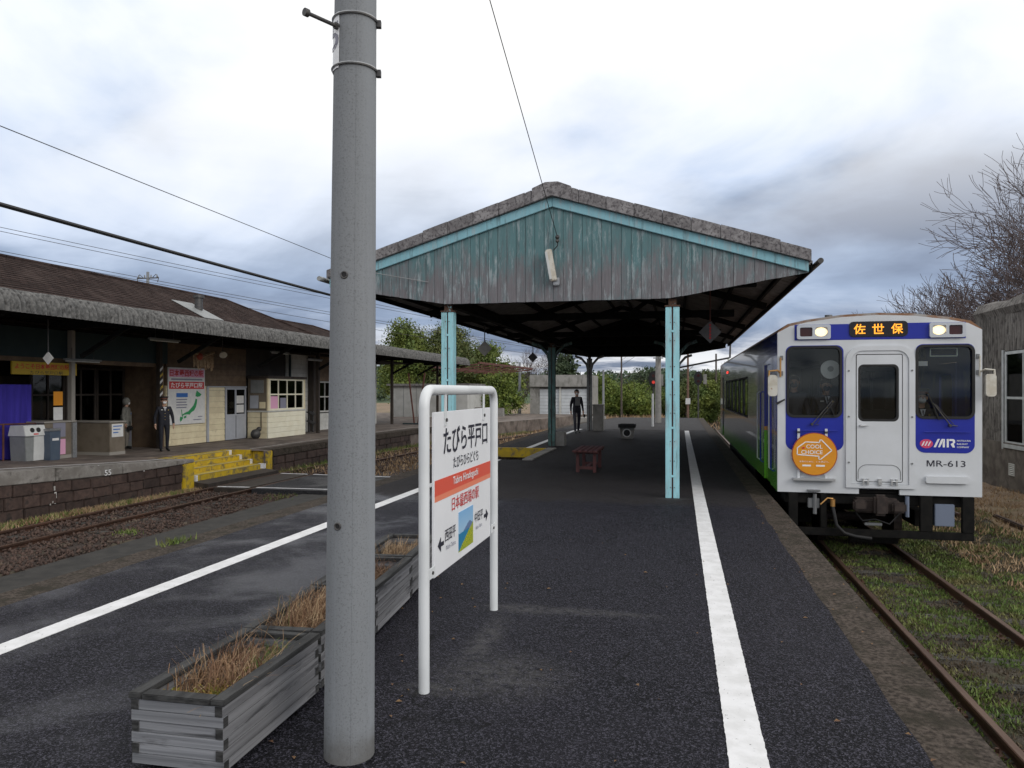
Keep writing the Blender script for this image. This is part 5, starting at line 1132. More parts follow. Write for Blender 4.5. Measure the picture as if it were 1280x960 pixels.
def frame_grid(par, x, y0, y1, z0, z1, ny, nz, m, t=.05, d=.06, gl='glass_st', name='window', fname='window_bar', pane=True):
    wn = MB().plate([(y0, z0), (y1, z0), (y1, z1), (y0, z1)], [[(y0 + t, z0 + t), (y1 - t, z0 + t), (y1 - t, z1 - t), (y0 + t, z1 - t)]], 'x', x, x + d).build(name, m, par)
    for k in range(1, ny): yy = lerp(y0, y1, k / ny); MB().box(x + .01, x + d - .006, yy - t * .4, yy + t * .4, z0 + t, z1 - t).build(fname, m, wn)
    for k in range(1, nz): zz_ = lerp(z0, z1, k / nz); MB().box(x + .012, x + d - .008, y0 + t, y1 - t, zz_ - t * .4, zz_ + t * .4).build(fname, m, wn)
    if pane:
        for a in range(ny):
            for c in range(nz): MB().box(x + .02, x + .026, lerp(y0, y1, a / ny) + .012, lerp(y0, y1, (a + 1) / ny) - .012, lerp(z0, z1, c / nz) + .012, lerp(z0, z1, (c + 1) / nz) - .012).build('pane', gl, wn)
    return wn
for a in range(3): frame_grid(SB, -17.9, 17.5 + a * 1.22, 18.7 + a * 1.22, -.15, 2.35, 2, 3, 'wooddark', .07, name='sliding_door', fname='door_bar')
MB().box(-16.6, -16.42, 13.0, 13.18, -.1, 2.4).build('pillar', 'wooddark', SB); MB().box(-16.6, -16.42, 20.95, 21.2, -.2, 2.4).build('pillar', 'creamwood', SB)
def siding(y0, y1, z0, z1, m, x=XW, h=.205):
    z = z0
    while z < z1 - .03:
        zb = min(z + h, z1); MB().prism([(x - .06, z + .002), (x + .012, z + .002), (x, zb - .004), (x - .06, zb - .004)], 'y', y0, y1).build('siding_board', m, SB); z = zb
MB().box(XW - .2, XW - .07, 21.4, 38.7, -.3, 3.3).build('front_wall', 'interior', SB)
siding(21.42, 23.55, -.20, 1.15, 'cream'); siding(21.42, 26.05, 1.81, 3.25, 'creamwood'); siding(21.42, 23.55, 1.15, 1.81, 'cream'); siding(23.68, 24.62, -.2, 1.76, 'cream', XW + .03)
MB().box(XW - .06, XW + .05, 23.56, 23.66, -.2, 1.8).build('door_post', 'greydoor', SB); MB().box(XW - .06, XW + .055, 23.56, 26.05, 1.765, 1.805).build('door_lintel', 'greydoor', SB); MB().box(XW - .05, XW + .03, 24.625, 24.66, -.2, 1.76).build('dark_gap', 'black', SB)
gdn = MB().plate([(24.67, -.2), (26.03, -.2), (26.03, 1.76), (24.67, 1.76)], [[(24.77, .75), (25.30, .75), (25.30, 1.68), (24.77, 1.68)], [(25.38, .75), (25.95, .75), (25.95, 1.68), (25.38, 1.68)]], 'x', XW - .02, XW + .03).build('grey_sliding_door', 'greydoor', SB)
for a, c in ((24.76, 25.31), (25.37, 25.96)): MB().box(XW - .005, XW + .003, a, c, .74, 1.69).build('door_pane', 'glass_st', gdn)
for z in (.80, 1.15): MB().box(XW + .006, XW + .010, 25.42, 25.90, z, z + .30).build('white_notice', 'paper', gdn)
MB().box(XW + .031, XW + .036, 25.33, 25.36, -.15, .7).build('door_seam', 'darksteel', gdn)
# ticket-office bay
BX, B0, B1 = -15.60, 26.15, 29.10
bay = thing('bay', None, None, (BX, 27.6, -.2)); bay.parent = SB; bay.location = Vector((BX, 27.6, -.2)) - ORG[SB.name]; ORG[bay.name] = Vector((BX, 27.6, -.2))
def bsid(z0, z1, m):
    z = z0
    while z < z1 - .03:
        zb = min(z + .205, z1)
        MB().prism([(BX - .05, z + .002), (BX + .012, z + .002), (BX, zb - .004), (BX - .05, zb - .004)], 'y', B0 + .0, B1).build('siding_board', m, bay)
        MB().prism([(B0 + .04, z + .002), (B0 - .012, z + .002), (B0 - .001, zb - .004), (B0 + .04, zb - .004)], 'x', XW + .02, BX - .052).build('siding_board', 'cream', bay); z = zb
bsid(-.22, .80, 'cream_lit')
MB().box(XW, BX + .06, B0 - .05, B1 + .05, 2.12, 2.22).build('bay_roof', 'wooddark', bay); MB().box(XW, BX + .03, B0 - .02, B1 + .02, .805, .86).build('bay_sill', 'stwhite', bay)
frame_grid(bay, BX - .06, B0 + .12, B1 - .12, .862, 2.118, 4, 2, 'cream_lit', .07, name='bay_window'); MB().box(BX - .055, BX + .002, B0, B0 + .115, .862, 2.118).build('corner_post', 'cream', bay); MB().box(BX - .055, BX + .002, B1 - .115, B1, .862, 2.118).build('corner_post', 'cream', bay)
MB().box(BX - .025, BX - .018, B0 + .22, B0 + .75, .93, 1.42).build('pink_notice', 'pinkpaper', bay); MB().box(BX - .026, BX - .019, B0 + .95, B0 + 1.4, .93, 1.35).build('white_notice', 'inkgrey', bay)
MB().box(XW + .02, BX - .06, B0 + .02, B0 + .06, .862, 2.118).build('side_panel', 'gate', bay); MB().box(XW + .15, BX - .2, B0 - .0, B0 + .019, 1.55, 2.05).build('notice_board', 'bingrey', bay); MB().box(XW + .12, BX - .42, B0 - .0, B0 + .019, .95, 1.45).build('notice_board', 'greydoor', bay)
MB().box(BX - .36, BX - .12, B0 - .02, B0 + .019, .95, 1.2).build('letter_box', 'cream', bay); MB().box(BX - .30, BX - .27, B0 - .03, B0 - .014, .2, .8).build('stick', 'wooddark', bay)
MB().box(XW - .0, BX - .056, B1 - .06, B1, -.2, 2.118).build('bay_end', 'cream', bay)
siding(29.15, 31.3, -.25, 3.25, 'stwhite'); siding(31.3, 38.7, -.25, .6, 'stwhite'); siding(31.3, 38.7, 2.1, 3.25, 'creamwood')
for a in range(2): frame_grid(SB, XW - .05, 31.4 + 3.3 * a, 34.0 + 3.3 * a, .62, 2.08, 4, 2, 'stwhite', .07, pane=(a < 2)); siding(34.0 + 3.3 * a, 34.68 + 3.3 * a, .6, 2.1, 'stwhite')
MB().cyl((XW + .08, 29.3, -.2), (XW + .08, 29.3, 3.2), .05, None, 10).build('downpipe', 'tealbeam', SB, smooth=True); MB().box(XW + .02, XW + .3, 31.0, 31.25, -.25, 3.2).build('pillar', 'wooddark', SB)

# canopy in front
CN = thing('station_canopy', 'long platform canopy with rounded corrugated cement edge in front of the station building', 'canopy', (-15.2, 25, -.15))
YC0, YC1 = 2.0, 46.8
b = MB(); prof = [(-14.6, 3.64), (-13.75, 3.61)] + [(-13.72 + .40 * math.sin(R(t)), 3.21 + .40 * math.cos(R(t))) for t in range(0, 91, 15)] + [(-13.315, 3.12)]
nx = len(prof); per = .13; ny = int((YC1 - YC0) / per * 6); vs = []
for j in range(ny + 1):
    y = lerp(YC0, YC1, j / ny); wv = .075 * abs(math.cos(math.pi * (y - YC0) / per)) - .05; sg_ = (int((y - YC0) / .78) % 2) * .008
    for i, (x, z) in enumerate(prof):
        t = min(max((i - 1) / 7, 0), 1); a = t * math.pi / 2
        vs.append((x + math.sin(a) * (wv + sg_), y, z + .15 + math.cos(a) * (wv + sg_)))
b.add(vs, [(j * nx + i, j * nx + i + 1, (j + 1) * nx + i + 1, (j + 1) * nx + i) for j in range(ny) for i in range(nx - 1)])
b.build('corrugated_edge', 'fringe', CN, smooth=True)
MB().prism([(-17.3, 3.66), (-13.8, 3.66), (-13.8, 3.70), (-17.3, 3.70)], 'y', YC0, YC1).build('canopy_deck', 'slate', CN)
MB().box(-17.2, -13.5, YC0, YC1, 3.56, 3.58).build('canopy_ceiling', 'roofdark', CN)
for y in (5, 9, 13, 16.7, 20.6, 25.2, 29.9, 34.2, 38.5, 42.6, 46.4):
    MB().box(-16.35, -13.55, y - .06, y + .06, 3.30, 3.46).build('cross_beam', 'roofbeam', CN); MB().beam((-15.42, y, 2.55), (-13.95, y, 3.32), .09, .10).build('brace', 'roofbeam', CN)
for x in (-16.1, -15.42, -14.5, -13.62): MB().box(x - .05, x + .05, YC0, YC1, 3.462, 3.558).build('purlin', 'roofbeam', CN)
for y in (9, 13, 17.3, 20.85, 25.2, 29.9, 38.5, 46.4):
    if y in (13, 25.2): continue
    xo = -15.42 if y > 25 else -16.30
    MB().box(xo - .07, xo + .07, y - .07, y + .07, zp(y) - .05, 3.298).build('post', 'gatetop' if y == 17.3 else 'wooddark', CN, bevel=.01)
for k in range(5):
    z = 1.45 + k * .2
    MB().prism([(20.785, z), (20.915, z + .10), (20.915, z + .18), (20.785, z + .08)], 'x', -16.228, -16.222).build('warning_stripe', 'yellow' if k % 2 else 'paper', CN)
def tubelamp(lab, x, y, z, L=1.2, rz=0):
    t = thing('fluorescent_lamp', lab, 'lamp', (x, y, z), 'unlit fluorescent lamps under the station canopy')
    MB().box(x - .05, x + .05, y - L / 2, y + L / 2, z - .05, z).build('housing', 'bingrey', t, bevel=.01); MB().cyl((x, y - L / 2 + .05, z - .07), (x, y + L / 2 - .05, z - .07), .018, None, 8).build('tube', 'binwhite', t)
    MB().cyl((x, y - L * .3, z), (x, y - L * .3, z + .3), .008, None, 5).cyl((x, y + L * .3, z), (x, y + L * .3, z + .3), .008, None, 5).build('hanger', 'darksteel', t)
tubelamp('unlit tube lamp near the welcome sign under the canopy', -16.2, 17.6, 2.52, 1.3); tubelamp('unlit tube lamp hanging in the middle of the dark canopy ceiling', -14.6, 18.9, 3.15, 1.3); tubelamp('unlit tube lamp above the cream sliding door', -15.0, 26.0, 3.14, 1.3); tubelamp('unlit tube lamp above the bay window', -15.2, 29.2, 3.0, 1.3)
fl_ = thing('floodlight', 'small cream floodlight under the canopy near the map poster', 'lamp', (-15.2, 22.6, 2.95)); MB().cyl((-15.2, 22.6, 2.95), (-15.1, 22.5, 2.85), .05, .13, 12).build('reflector', 'mirror', fl_, smooth=True); MB().cyl((-15.2, 22.6, 2.97), (-15.2, 22.6, 3.45), .012, None, 6).build('bracket', 'darksteel', fl_)
om = thing('hanging_ornament', 'dark red hanging ornament with straw tassels above the map poster', 'ornament', (-15.6, 22.0, 2.9)); MB().sphere((-15.6, 21.9, 2.78), .13, 10, 7).build('red_ball', 'dred', om, smooth=True)
b = MB()
for k in range(16): y = 21.6 + k * .07; b.tube([(-15.6, y, 2.86 - .1 * math.sin(k / 15 * math.pi)), (-15.58, y + random.uniform(-.03, .03), 2.5 - random.uniform(0, .25))], .018, 4)
b.tube([(-15.6, 21.5, 2.95), (-15.6, 22.1, 2.78), (-15.6, 22.7, 2.95)], .05, 7); o = b.build('straw_tassel', 'straw_pale', om); o['kind'] = 'stuff'
for z0, z1, m in ((1.25, 1.62, 'disc'), (.86, 1.2, 'paper')):
    MB().box(-16.225, -16.218, 16.62, 16.92, z0, z1).build('poster', 'torange' if m == 'disc' else 'paper', SB)
# signs on the building
ws = thing('welcome_sign', 'yellow welcome sign with red lettering over the ticket gates', 'sign', (-16.3, 16.5, 2.2)); f_ = MB().box(-16.36, -16.31, 15.45, 17.5, 2.06, 2.39).build('board', 'ysign', ws, bevel=.004)
text('ようこそ日本最西端の駅へ', ws, 'inkred', (-16.306, 16.45, 2.27), Y_, Z_, 1.85, .15, bold=.02); text('たびら平戸口駅', ws, 'ink', (-16.306, 16.5, 2.115), Y_, Z_, 1.05, .085, bold=.01)
mp = thing('map_poster', 'white poster board with red lettering and a green map of Japan', 'poster', (-16.42, 22.42, .5)); pf = MB().box(-16.47, -16.44, 21.45, 23.40, .50, 2.42).build('board', 'paper', mp, bevel=.004)
XP = -16.435
MB().box(-16.4385, -16.4365, 21.5, 23.35, 2.10, 2.37).build('top_band', 'pinkpaper', mp); text('日本最西端の駅', mp, 'inkred', (XP, 22.42, 2.235), Y_, Z_, 1.78, .24, bold=.03)
MB().box(-16.4385, -16.4365, 21.5, 23.35, 1.70, 1.95).build('red_band', 'inkred', mp); text('たびら平戸口駅', mp, 'inkwhite', (XP, 22.42, 1.825), Y_, Z_, 1.68, .18, bold=.02)
text('THE WESTERNMOST STATION', mp, 'inkgrey', (XP, 22.42, 2.02), Y_, Z_, 1.75, .05) if False else MB().box(XP - .002, XP, 21.6, 23.25, 2.0, 2.05).build('small_print', 'inkgrey', mp)
u = lambda x, z: (21.5 + x * 1.85, .55 + z * 1.12)
isles = [[(.78, .98), (.83, .93), (.92, .86), (.88, .80), (.80, .78), (.74, .80), (.75, .88)], [(.745, .73), (.79, .70), (.78, .58), (.75, .46), (.70, .36), (.62, .31), (.57, .24), (.50, .25), (.42, .24), (.35, .20), (.37, .26), (.45, .31), (.53, .34), (.60, .42), (.68, .52), (.72, .62)],
         [(.40, .19), (.48, .22), (.47, .15), (.41, .13)], [(.30, .19), (.36, .17), (.35, .08), (.31, .03), (.29, .10)]]
for pz in isles: MB().plate([u(*p) for p in pz], [], 'x', XP - .003, XP).build('map_island', 'inkgreen', mp)
MB().box(XP - .003, XP, 21.86, 22.45, 1.42, 1.56).build('blue_chip', 'inkblue', mp)
for k in range(4): MB().box(XP - .003, XP, 21.86, 22.42 - .04 * (k % 2), 1.32 - k * .09, 1.36 - k * .09).build('small_print', 'inkgrey', mp)
MB().plate([(22.1, 1.0), (22.14, 1.0), (22.2, .68), (22.17, .67)], [], 'x', XP - .003, XP).build('pointer', 'inkgreen', mp)
MB().box(XP - .003, XP, 22.75, 23.2, .62, .65).box(XP - .003, XP, 23.0, 23.25, .72, .75).build('small_print', 'inkgrey', mp)
# concourse furniture
cu = MB()
vs = []
for i in range(41):
    y = 12.6 + i * .086; x = -16.35 + .03 * math.sin(i * 1.1) + .012 * math.sin(i * 2.7); vs += [(x, y, zp(y) + .02), (x, y, 1.80)]
cu.add(vs, [(2 * i, 2 * i + 1, 2 * i + 3, 2 * i + 2) for i in range(40)]); o = cu.build('blue_curtain', 'curtain', None, org=(-16.35, 14.3, 1.8), smooth=True); tag(o, 'dark blue cloth hung across the station opening behind the bins', 'curtain')
rl = thing('railing', 'rusty low railing in front of the blue cloth', 'railing', (-16.1, 14.4, 0)); MB().cyl((-16.1, 12.5, .86), (-16.1, 16.1, .80), .022, None, 8).build('top_rail', 'rust', rl, smooth=True)
for y in (13.3, 15.0, 16.05): MB().cyl((-16.1, y, zp(y)), (-16.1, y, .84), .025, None, 8).build('railing_post', 'rust', rl, smooth=True)
def gate(lab, x0, x1, y0, y1, h):
    z = zp((y0 + y1) / 2); t = thing('ticket_gate', lab, 'ticket gate', ((x0 + x1) / 2, (y0 + y1) / 2, z))
    MB().box(x0, x1, y0, y1, z, z + h).build('box', 'gate', t, bevel=.01); MB().box(x0 - .03, x1 + .03, y0 - .03, y1 + .03, z + h, z + h + .04).build('top', 'gatetop', t, bevel=.008)
    MB().box(x0 - .004, x1 + .004, y0 - .004, y1 + .004, z, z + .09).build('plinth', 'gatetop', t); return t
g1 = gate('long brown ticket gate counter with two notices beside the dark blue bin', -17.2, -15.85, 15.95, 16.95, .95); g2 = gate('brown ticket gate box with one white notice', -17.2, -15.6, 17.9, 18.5, .92)
MB().box(-15.848, -15.842, 16.22, 16.62, .43, .80).build('notice', 'inkgrey', g1); MB().box(-15.848, -15.842, 16.30, 16.62, -.03, .37).build('notice', 'pinkpaper', g1)
MB().box(-15.847, -15.80, 16.82, 16.96, -.15, .79).build('steel_edge', 'steel', g1); MB().box(-15.598, -15.592, 17.98, 18.42, .33, .70).build('notice', 'paper', g2)
for q in range(3): MB().box(-15.5918, -15.590, 18.03, 18.37 - .07 * q, .62 - q * .09, .65 - q * .09).build('notice_line', 'inkblue', g2)
def bin_white():
    x, y = -15.75, 15.35; z = zp(y); t = thing('recycling_bin', 'white recycling bin with two round holes in its slanted top', 'bin', (x, y, z))
    MB().prism([(y - .25, z), (y + .25, z), (y + .29, z + .62), (y - .29, z + .62)], 'x', x - .24, x + .22).build('bin_body', 'bingrey', t, bevel=.01); MB().prism([(y - .05, z + .01), (y + .25, z + .01), (y + .285, z + .615), (y - .03, z + .615)], 'x', x + .221, x + .235).build('front_panel', 'binwhite', t)
    MB().prism([(x - .27, z + .62), (x + .27, z + .62), (x + .20, z + .88), (x - .20, z + .88)], 'y', y - .31, y + .31).build('bin_hood', 'binwhite', t, bevel=.01)
    n_ = Vector((.26, 0, .07)).normalized()
    for dy in (-.09, .09):
        c = Vector((x + .237, y + dy, z + .765)); MB().cyl(c - n_ * .01, c + n_ * .006, .06, None, 16).build('bin_hole', 'black', t)
    MB().obox((x + .262, y, z + .665), (.004, .14, .03), (0, R(-15), 0)).build('red_label', 'inkred', t)
bin_white()
t = thing('rubbish_bin', 'dark blue-grey rubbish bin between the white bin and the ticket gate', 'bin', (-15.75, 15.9 - .0, zp(15.8))); z = zp(15.8)
t.location = (-15.55, 15.80, z); ORG[t.name] = Vector(t.location)
MB().prism([(15.62, z), (15.93, z), (15.95, z + .74), (15.60, z + .74)], 'x', -15.78, -15.34).build('bin_body', 'binblue', t, bevel=.01); MB().box(-15.80, -15.32, 15.59, 15.96, z + .742, z + .80).build('bin_lid', 'steel', t, bevel=.012); MB().box(-15.339, -15.335, 15.68, 15.88, z + .5, z + .56).build('bin_label', 'paper', t)
sb_ = thing('notice_stand', 'grey notice stand behind the person in the pale hooded coat', 'stand', (-17.6, 21.0, -.2)); MB().box(-17.62, -17.58, 20.8, 21.15, -.2, .95).build('panel', 'bingrey', sb_); MB().box(-17.579, -17.574, 20.83, 21.12, .55, .9).build('notice', 'inkblue', sb_); MB().box(-17.579, -17.574, 20.83, 21.12, .0, .48).build('notice', 'inkgrey', sb_)
b = MB().sphere((-15.95, 25.85, zp(25) + .18), .22, 12, 8, (.8, 1, .9)).sphere((-15.9, 26.0, zp(25) + .36), .10, 8, 6); o = b.build('dark_bundle', 'darksteel', None, org=(-15.95, 25.85, zp(25)), smooth=True); tag(o, 'small dark rounded bundle on the pavement beside the bay window', 'bundle')
kk = thing('leaflet_rack', 'dark leaflet rack against the station wall right of the bay window', 'rack', (-16.0, 30.4, zp(30))); z = zp(30)
MB().box(-16.05, -15.98, 30.2, 30.26, z, z + .95).build('upright', 'darksteel', kk); MB().box(-16.05, -15.98, 30.54, 30.6, z, z + .95).build('upright', 'darksteel', kk); MB().obox((-15.98, 30.4, z + .85), (.3, .5, .04), (0, R(25), 0)).build('shelf', 'darksteel', kk); MB().obox((-15.98, 30.4, z + .45), (.3, .5, .04), (0, R(25), 0)).build('shelf', 'darksteel', kk)
# ------------------------------------------------------------------ people
def figure(name, label, loc, rz, H, J, cloth, extra=None, cat='person'):
    """one continuous skinned body; faces take skin, jacket, trousers or shoes by the nearest limb"""
    k = H / 1.75
    jt = {n: Vector(p) * k for n, p in J.items()}
    rad = {'pelvis': .155, 'waist': .14, 'chest': .165, 'neckbase': .085, 'neck': .055, 'headlow': .072, 'headmid': .098, 'headtop': .070}
    for s in 'LR': rad.update({s + 'shoulder': .075, s + 'elbow': .052, s + 'wrist': .036, s + 'palm': .036, s + 'hip': .10, s + 'knee': .068, s + 'ankle': .05, s + 'ball': .045, s + 'toe': .034})
    bones = [('pelvis', 'waist', 'jacket'), ('waist', 'chest', 'jacket'), ('chest', 'neckbase', 'jacket'), ('neckbase', 'neck', 'skin'), ('neck', 'headlow', 'skin'), ('headlow', 'headmid', 'skin'), ('headmid', 'headtop', 'skin')]
    for s in 'LR': bones += [('chest', s + 'shoulder', 'jacket'), (s + 'shoulder', s + 'elbow', 'jacket'), (s + 'elbow', s + 'wrist', 'jacket'), (s + 'wrist', s + 'palm', 'skin'),
                             ('pelvis', s + 'hip', 'trousers'), (s + 'hip', s + 'knee', 'trousers'), (s + 'knee', s + 'ankle', 'trousers'), (s + 'ankle', s + 'ball', 'shoes'), (s + 'ball', s + 'toe', 'shoes')]
    for s in 'LR':
        sg_ = -1 if s == 'L' else 1; w_, p_ = jt[s + 'wrist'], jt[s + 'palm']; d = (p_ - w_).normalized(); side = Vector((0, 1, 0)) - d * d.y; side.normalize(); inn = d.cross(side) * (1 if (d.cross(side)).x * sg_ < 0 else -1)
        for f in range(4):
            a = p_ + side * (.028 - .0187 * f) * k + d * .03 * k; L = (.034, .038, .036, .028)[f] * k
            m1 = a + d * L + inn * .006 * k; m2 = m1 + d * L * .7 + inn * .014 * k
            for q, v, r in ((f'{s}f{f}a', m1, .0095), (f'{s}f{f}b', m2, .008)): jt[q] = v; rad[q] = r
            bones += [(s + 'palm', f'{s}f{f}a', 'skin'), (f'{s}f{f}a', f'{s}f{f}b', 'skin')]
        jt[s + 'tha'] = w_ + d * .03 * k + side * .045 * k + inn * .01 * k; jt[s + 'thb'] = jt[s + 'tha'] + (d * .035 + side * .008 + inn * .012) * k; rad[s + 'tha'] = .011; rad[s + 'thb'] = .009
        bones += [(s + 'wrist', s + 'tha', 'skin'), (s + 'tha', s + 'thb', 'skin')]
    names = list(jt); idx = {n: i for i, n in enumerate(names)}
    me = bpy.data.meshes.new('body'); me.from_pydata([jt[n] for n in names], [(idx[a], idx[c]) for a, c, _ in bones], [])
    o = bpy.data.objects.new('body_tmp', me); COL.objects.link(o)
    o.modifiers.new('s', 'SKIN'); sv = me.skin_vertices[0].data
    for i, n in enumerate(names):
        r = rad[n] * k * cloth.get('bulk', {}).get(n[1:] if n[0] in 'LR' else n, 1.0)
        sv[i].radius = (r * (1.12 if n in ('chest', 'waist', 'pelvis') else 1), r * (.74 if n in ('chest', 'waist', 'pelvis', 'neckbase') else 1)); sv[i].use_root = (n == 'pelvis')
    ss = o.modifiers.new('u', 'SUBSURF'); ss.levels = ss.render_levels = 2
    dg = bpy.context.evaluated_depsgraph_get(); m2 = bpy.data.meshes.new_from_object(o.evaluated_get(dg)); bpy.data.objects.remove(o)
    for key in ('jacket', 'trousers', 'skin', 'shoes'): m2.materials.append(M[cloth[key]])
    ki = {'jacket': 0, 'trousers': 1, 'skin': 2, 'shoes': 3}; hem = cloth.get('hem', .86) * k
    for p in m2.polygons:
        c = p.center; best, bd = 'jacket', 9
        for a, b_, kind in bones:
            A, B = jt[a], jt[b_]; t = max(0, min(1, (c - A).dot(B - A) / max((B - A).length_squared, 1e-9))); dd = (c - A.lerp(B, t)).length - .5 * lerp(rad[a], rad[b_], t)
            if dd < bd: best, bd = kind, dd
        if best == 'jacket' and c.z < hem and abs(c.x) < .2: best = 'trousers'
        if best == 'trousers' and c.z >= hem: best = 'jacket'
        p.material_index = ki[best]; p.use_smooth = True
    t = thing(name, label, cat, (0, 0, 0))
    m2.name = 'body'; bo = bpy.data.objects.new('body', m2); COL.objects.link(bo); bo.parent = t; ORG[bo.name] = Vector((0, 0, 0))
    hc = jt['headmid']; F = Vector((0, 1, 0))
    def S(nm, m, c, r, sc, par=None): return MB().sphere(tuple(c), r * k, 14, 9, sc).build(nm, m, par or t, smooth=True)
    for s in (-1, 1):
        S('eye', 'ink', hc + Vector((s * .033, .088, .012)) * k, .010, (1.3, .6, .6)); S('ear', cloth['skin'], hc + Vector((s * .094, -.005, -.008)) * k, .028, (.4, .8, 1.2))
    MB().prism([(hc.y + .09 * k, hc.z + .015 * k), (hc.y + .118 * k, hc.z - .022 * k), (hc.y + .09 * k, hc.z - .030 * k)], 'x', hc.x - .011 * k, hc.x + .011 * k).build('nose', cloth['skin'], t)
    if cloth.get('mask'): S('face_mask', cloth['mask'], hc + Vector((0, .062, -.048)) * k, .062, (1.0, .75, .85))
    if cloth.get('hair'):
        S('hair', 'hair', hc + Vector((0, -.034, .034)) * k, .100, (1.02, .98, .95))
    if cloth.get('cap'):
        cpo = MB().cyl(tuple(hc + Vector((0, 0, .052)) * k), tuple(hc + Vector((0, -.004, .085)) * k), .103 * k, .106 * k, 20).build('peaked_cap', 'capband', t, smooth=True)
        MB().cyl(tuple(hc + Vector((0, -.004, .085)) * k), tuple(hc + Vector((0, -.01, .135)) * k), .108 * k, .132 * k, 20).build('cap_crown', 'cap', cpo, smooth=True)
        b = MB(); pts = [(.10 * math.cos(R(a)), .10 * math.sin(R(a))) for a in range(20, 161, 20)] + [(.10 * math.cos(R(a)), .055 + .10 * math.sin(R(a))) for a in range(160, 19, -20)]
        b.prism([(hc.x + x * k, hc.y + y * k) for x, y in pts], 'z', hc.z + .05 * k, hc.z + .06 * k).build('cap_peak', 'black', cpo)
    if extra: extra(t, jt, k, hc)
    t.location = loc; t.rotation_euler = (0, 0, rz)
    return t
def stand_pose(stride=0.0, arm=0.0, spread=.24):
    J = dict(pelvis=(0, 0, .96), waist=(0, 0, 1.12), chest=(0, .0, 1.32), neckbase=(0, -.005, 1.44), neck=(0, .01, 1.50), headlow=(0, .03, 1.555), headmid=(0, .02, 1.635), headtop=(0, .01, 1.70))
    for s, q in (('L', -1), ('R', 1)):
        st = stride * q
        J.update({s + 'shoulder': (q * .175, 0, 1.40), s + 'elbow': (q * spread, -.03 - arm * q, 1.12), s + 'wrist': (q * (spread + .01), .05 - arm * q * 1.4, .88), s + 'palm': (q * (spread + .008), .07 - arm * q * 1.5, .80),
                  s + 'hip': (q * .095, 0, .90), s + 'knee': (q * .10, .03 + st * .55, .49), s + 'ankle': (q * .10, st, .085), s + 'ball': (q * .115, st + .10, .05), s + 'toe': (q * .12, st + .19, .035)})
    return J
M['shoe'] = mat('shoe_black', (.012, .012, .012), rough=.35); M['skinh'] = M['skin']
uni = dict(jacket='navy', trousers='navy', skin='skin', shoes='shoe', mask='mask', hair=True, cap=True, hem=.80, bulk={'chest': 1.05, 'waist': 1.08, 'pelvis': 1.05})
def uniform(t, jt, k, hc):
    c = jt['chest']
    MB().prism([(c.x - .045 * k, c.z + .12 * k), (c.x + .045 * k, c.z + .12 * k), (c.x, c.z - .03 * k)], 'y', c.y + .118 * k, c.y + .128 * k).build('shirt_front', 'shirt', t)
    MB().prism([(c.x - .012 * k, c.z + .10 * k), (c.x + .012 * k, c.z + .10 * k), (c.x, c.z - .03 * k)], 'y', c.y + .129 * k, c.y + .134 * k).build('tie', 'ink', t)
    MB().obox((c.x + .09 * k, c.y + .127 * k, c.z + .03 * k), (.06 * k, .008, .022 * k)).build('name_badge', 'paper', t); MB().sphere((c.x - .10 * k, c.y + .125 * k, c.z + .02 * k), .018 * k, 8, 5).build('badge', 'gold', t)
    for z in (-.09, -.19, -.29): MB().sphere((c.x, c.y + .126 * k + (.0 if z > -.2 else .004), c.z + z * k), .011 * k, 8, 5).build('button', 'gold', t)
figure('person', 'station worker in navy uniform, peaked cap and white mask standing by the map poster', (-15.28, 19.75, zp(19.75)), R(-128), 1.64, stand_pose(.03, 0, .27), uni, uniform)
def hood(t, jt, k, hc):
    MB().sphere(tuple(hc + Vector((0, -.02, .015)) * k), .125 * k, 14, 9, (1, 1.02, 1.15)).build('hood', 'coatgrey', t, smooth=True)
    MB().prism([(-.20 * k, .60 * k), (.20 * k, .60 * k), (.17 * k, 1.25 * k), (-.17 * k, 1.25 * k)], 'y', -.14 * k, .13 * k).build('coat_skirt', 'coatgrey', t, bevel=.05)
    MB().obox((.14 * k, .17 * k, .72 * k), (.30 * k, .12 * k, .16 * k)).build('handbag', 'black', t, bevel=.03); MB().tube([(.05 * k, .17 * k, .8 * k), (.12 * k, .17 * k, .98 * k), (.2 * k, .17 * k, .8 * k)], .008, 6).build('bag_strap', 'black', t)
figure('person', 'person in a pale grey hooded coat with a black handbag behind the ticket gate', (-17.2, 20.45, zp(20.4)), R(-70), 1.60, stand_pose(.04, 0, .22), dict(jacket='coatgrey', trousers='trbeige', skin='skin', shoes='shoe', mask='mask', hair=True, hem=.6, bulk={'chest': 1.1, 'waist': 1.15, 'pelvis': 1.1}), hood)
def walker(t, jt, k, hc):
    c = jt['chest']; MB().obox((c.x, c.y + .135 * k, c.z - .03 * k), (.21 * k, .03, .36 * k)).build('grey_vest_front', 'tgrey', t, bevel=.012)
    MB().tube([(c.x - .08 * k, c.y + .10 * k, c.z + .12 * k), (c.x - .05 * k, c.y + .13 * k, c.z + .05 * k), (c.x, c.y + .15 * k, c.z + .02 * k)], .012, 5).build('red_scarf', 'dred', t)
    w_ = jt['Lpalm']; MB().obox((w_.x - .03, w_.y + .03, w_.z - .10), (.05, .14, .13)).build('hand_bag', 'black', t, bevel=.02)
figure('person', 'person in dark clothes walking toward the camera beside the far left post', (-3.86, 28.6, 0), R(-158), 1.68, stand_pose(.15, .08, .215), dict(jacket='navy', trousers='ink', skin='skin', shoes='shoe', mask='mask', hair=True, hem=.84), walker)
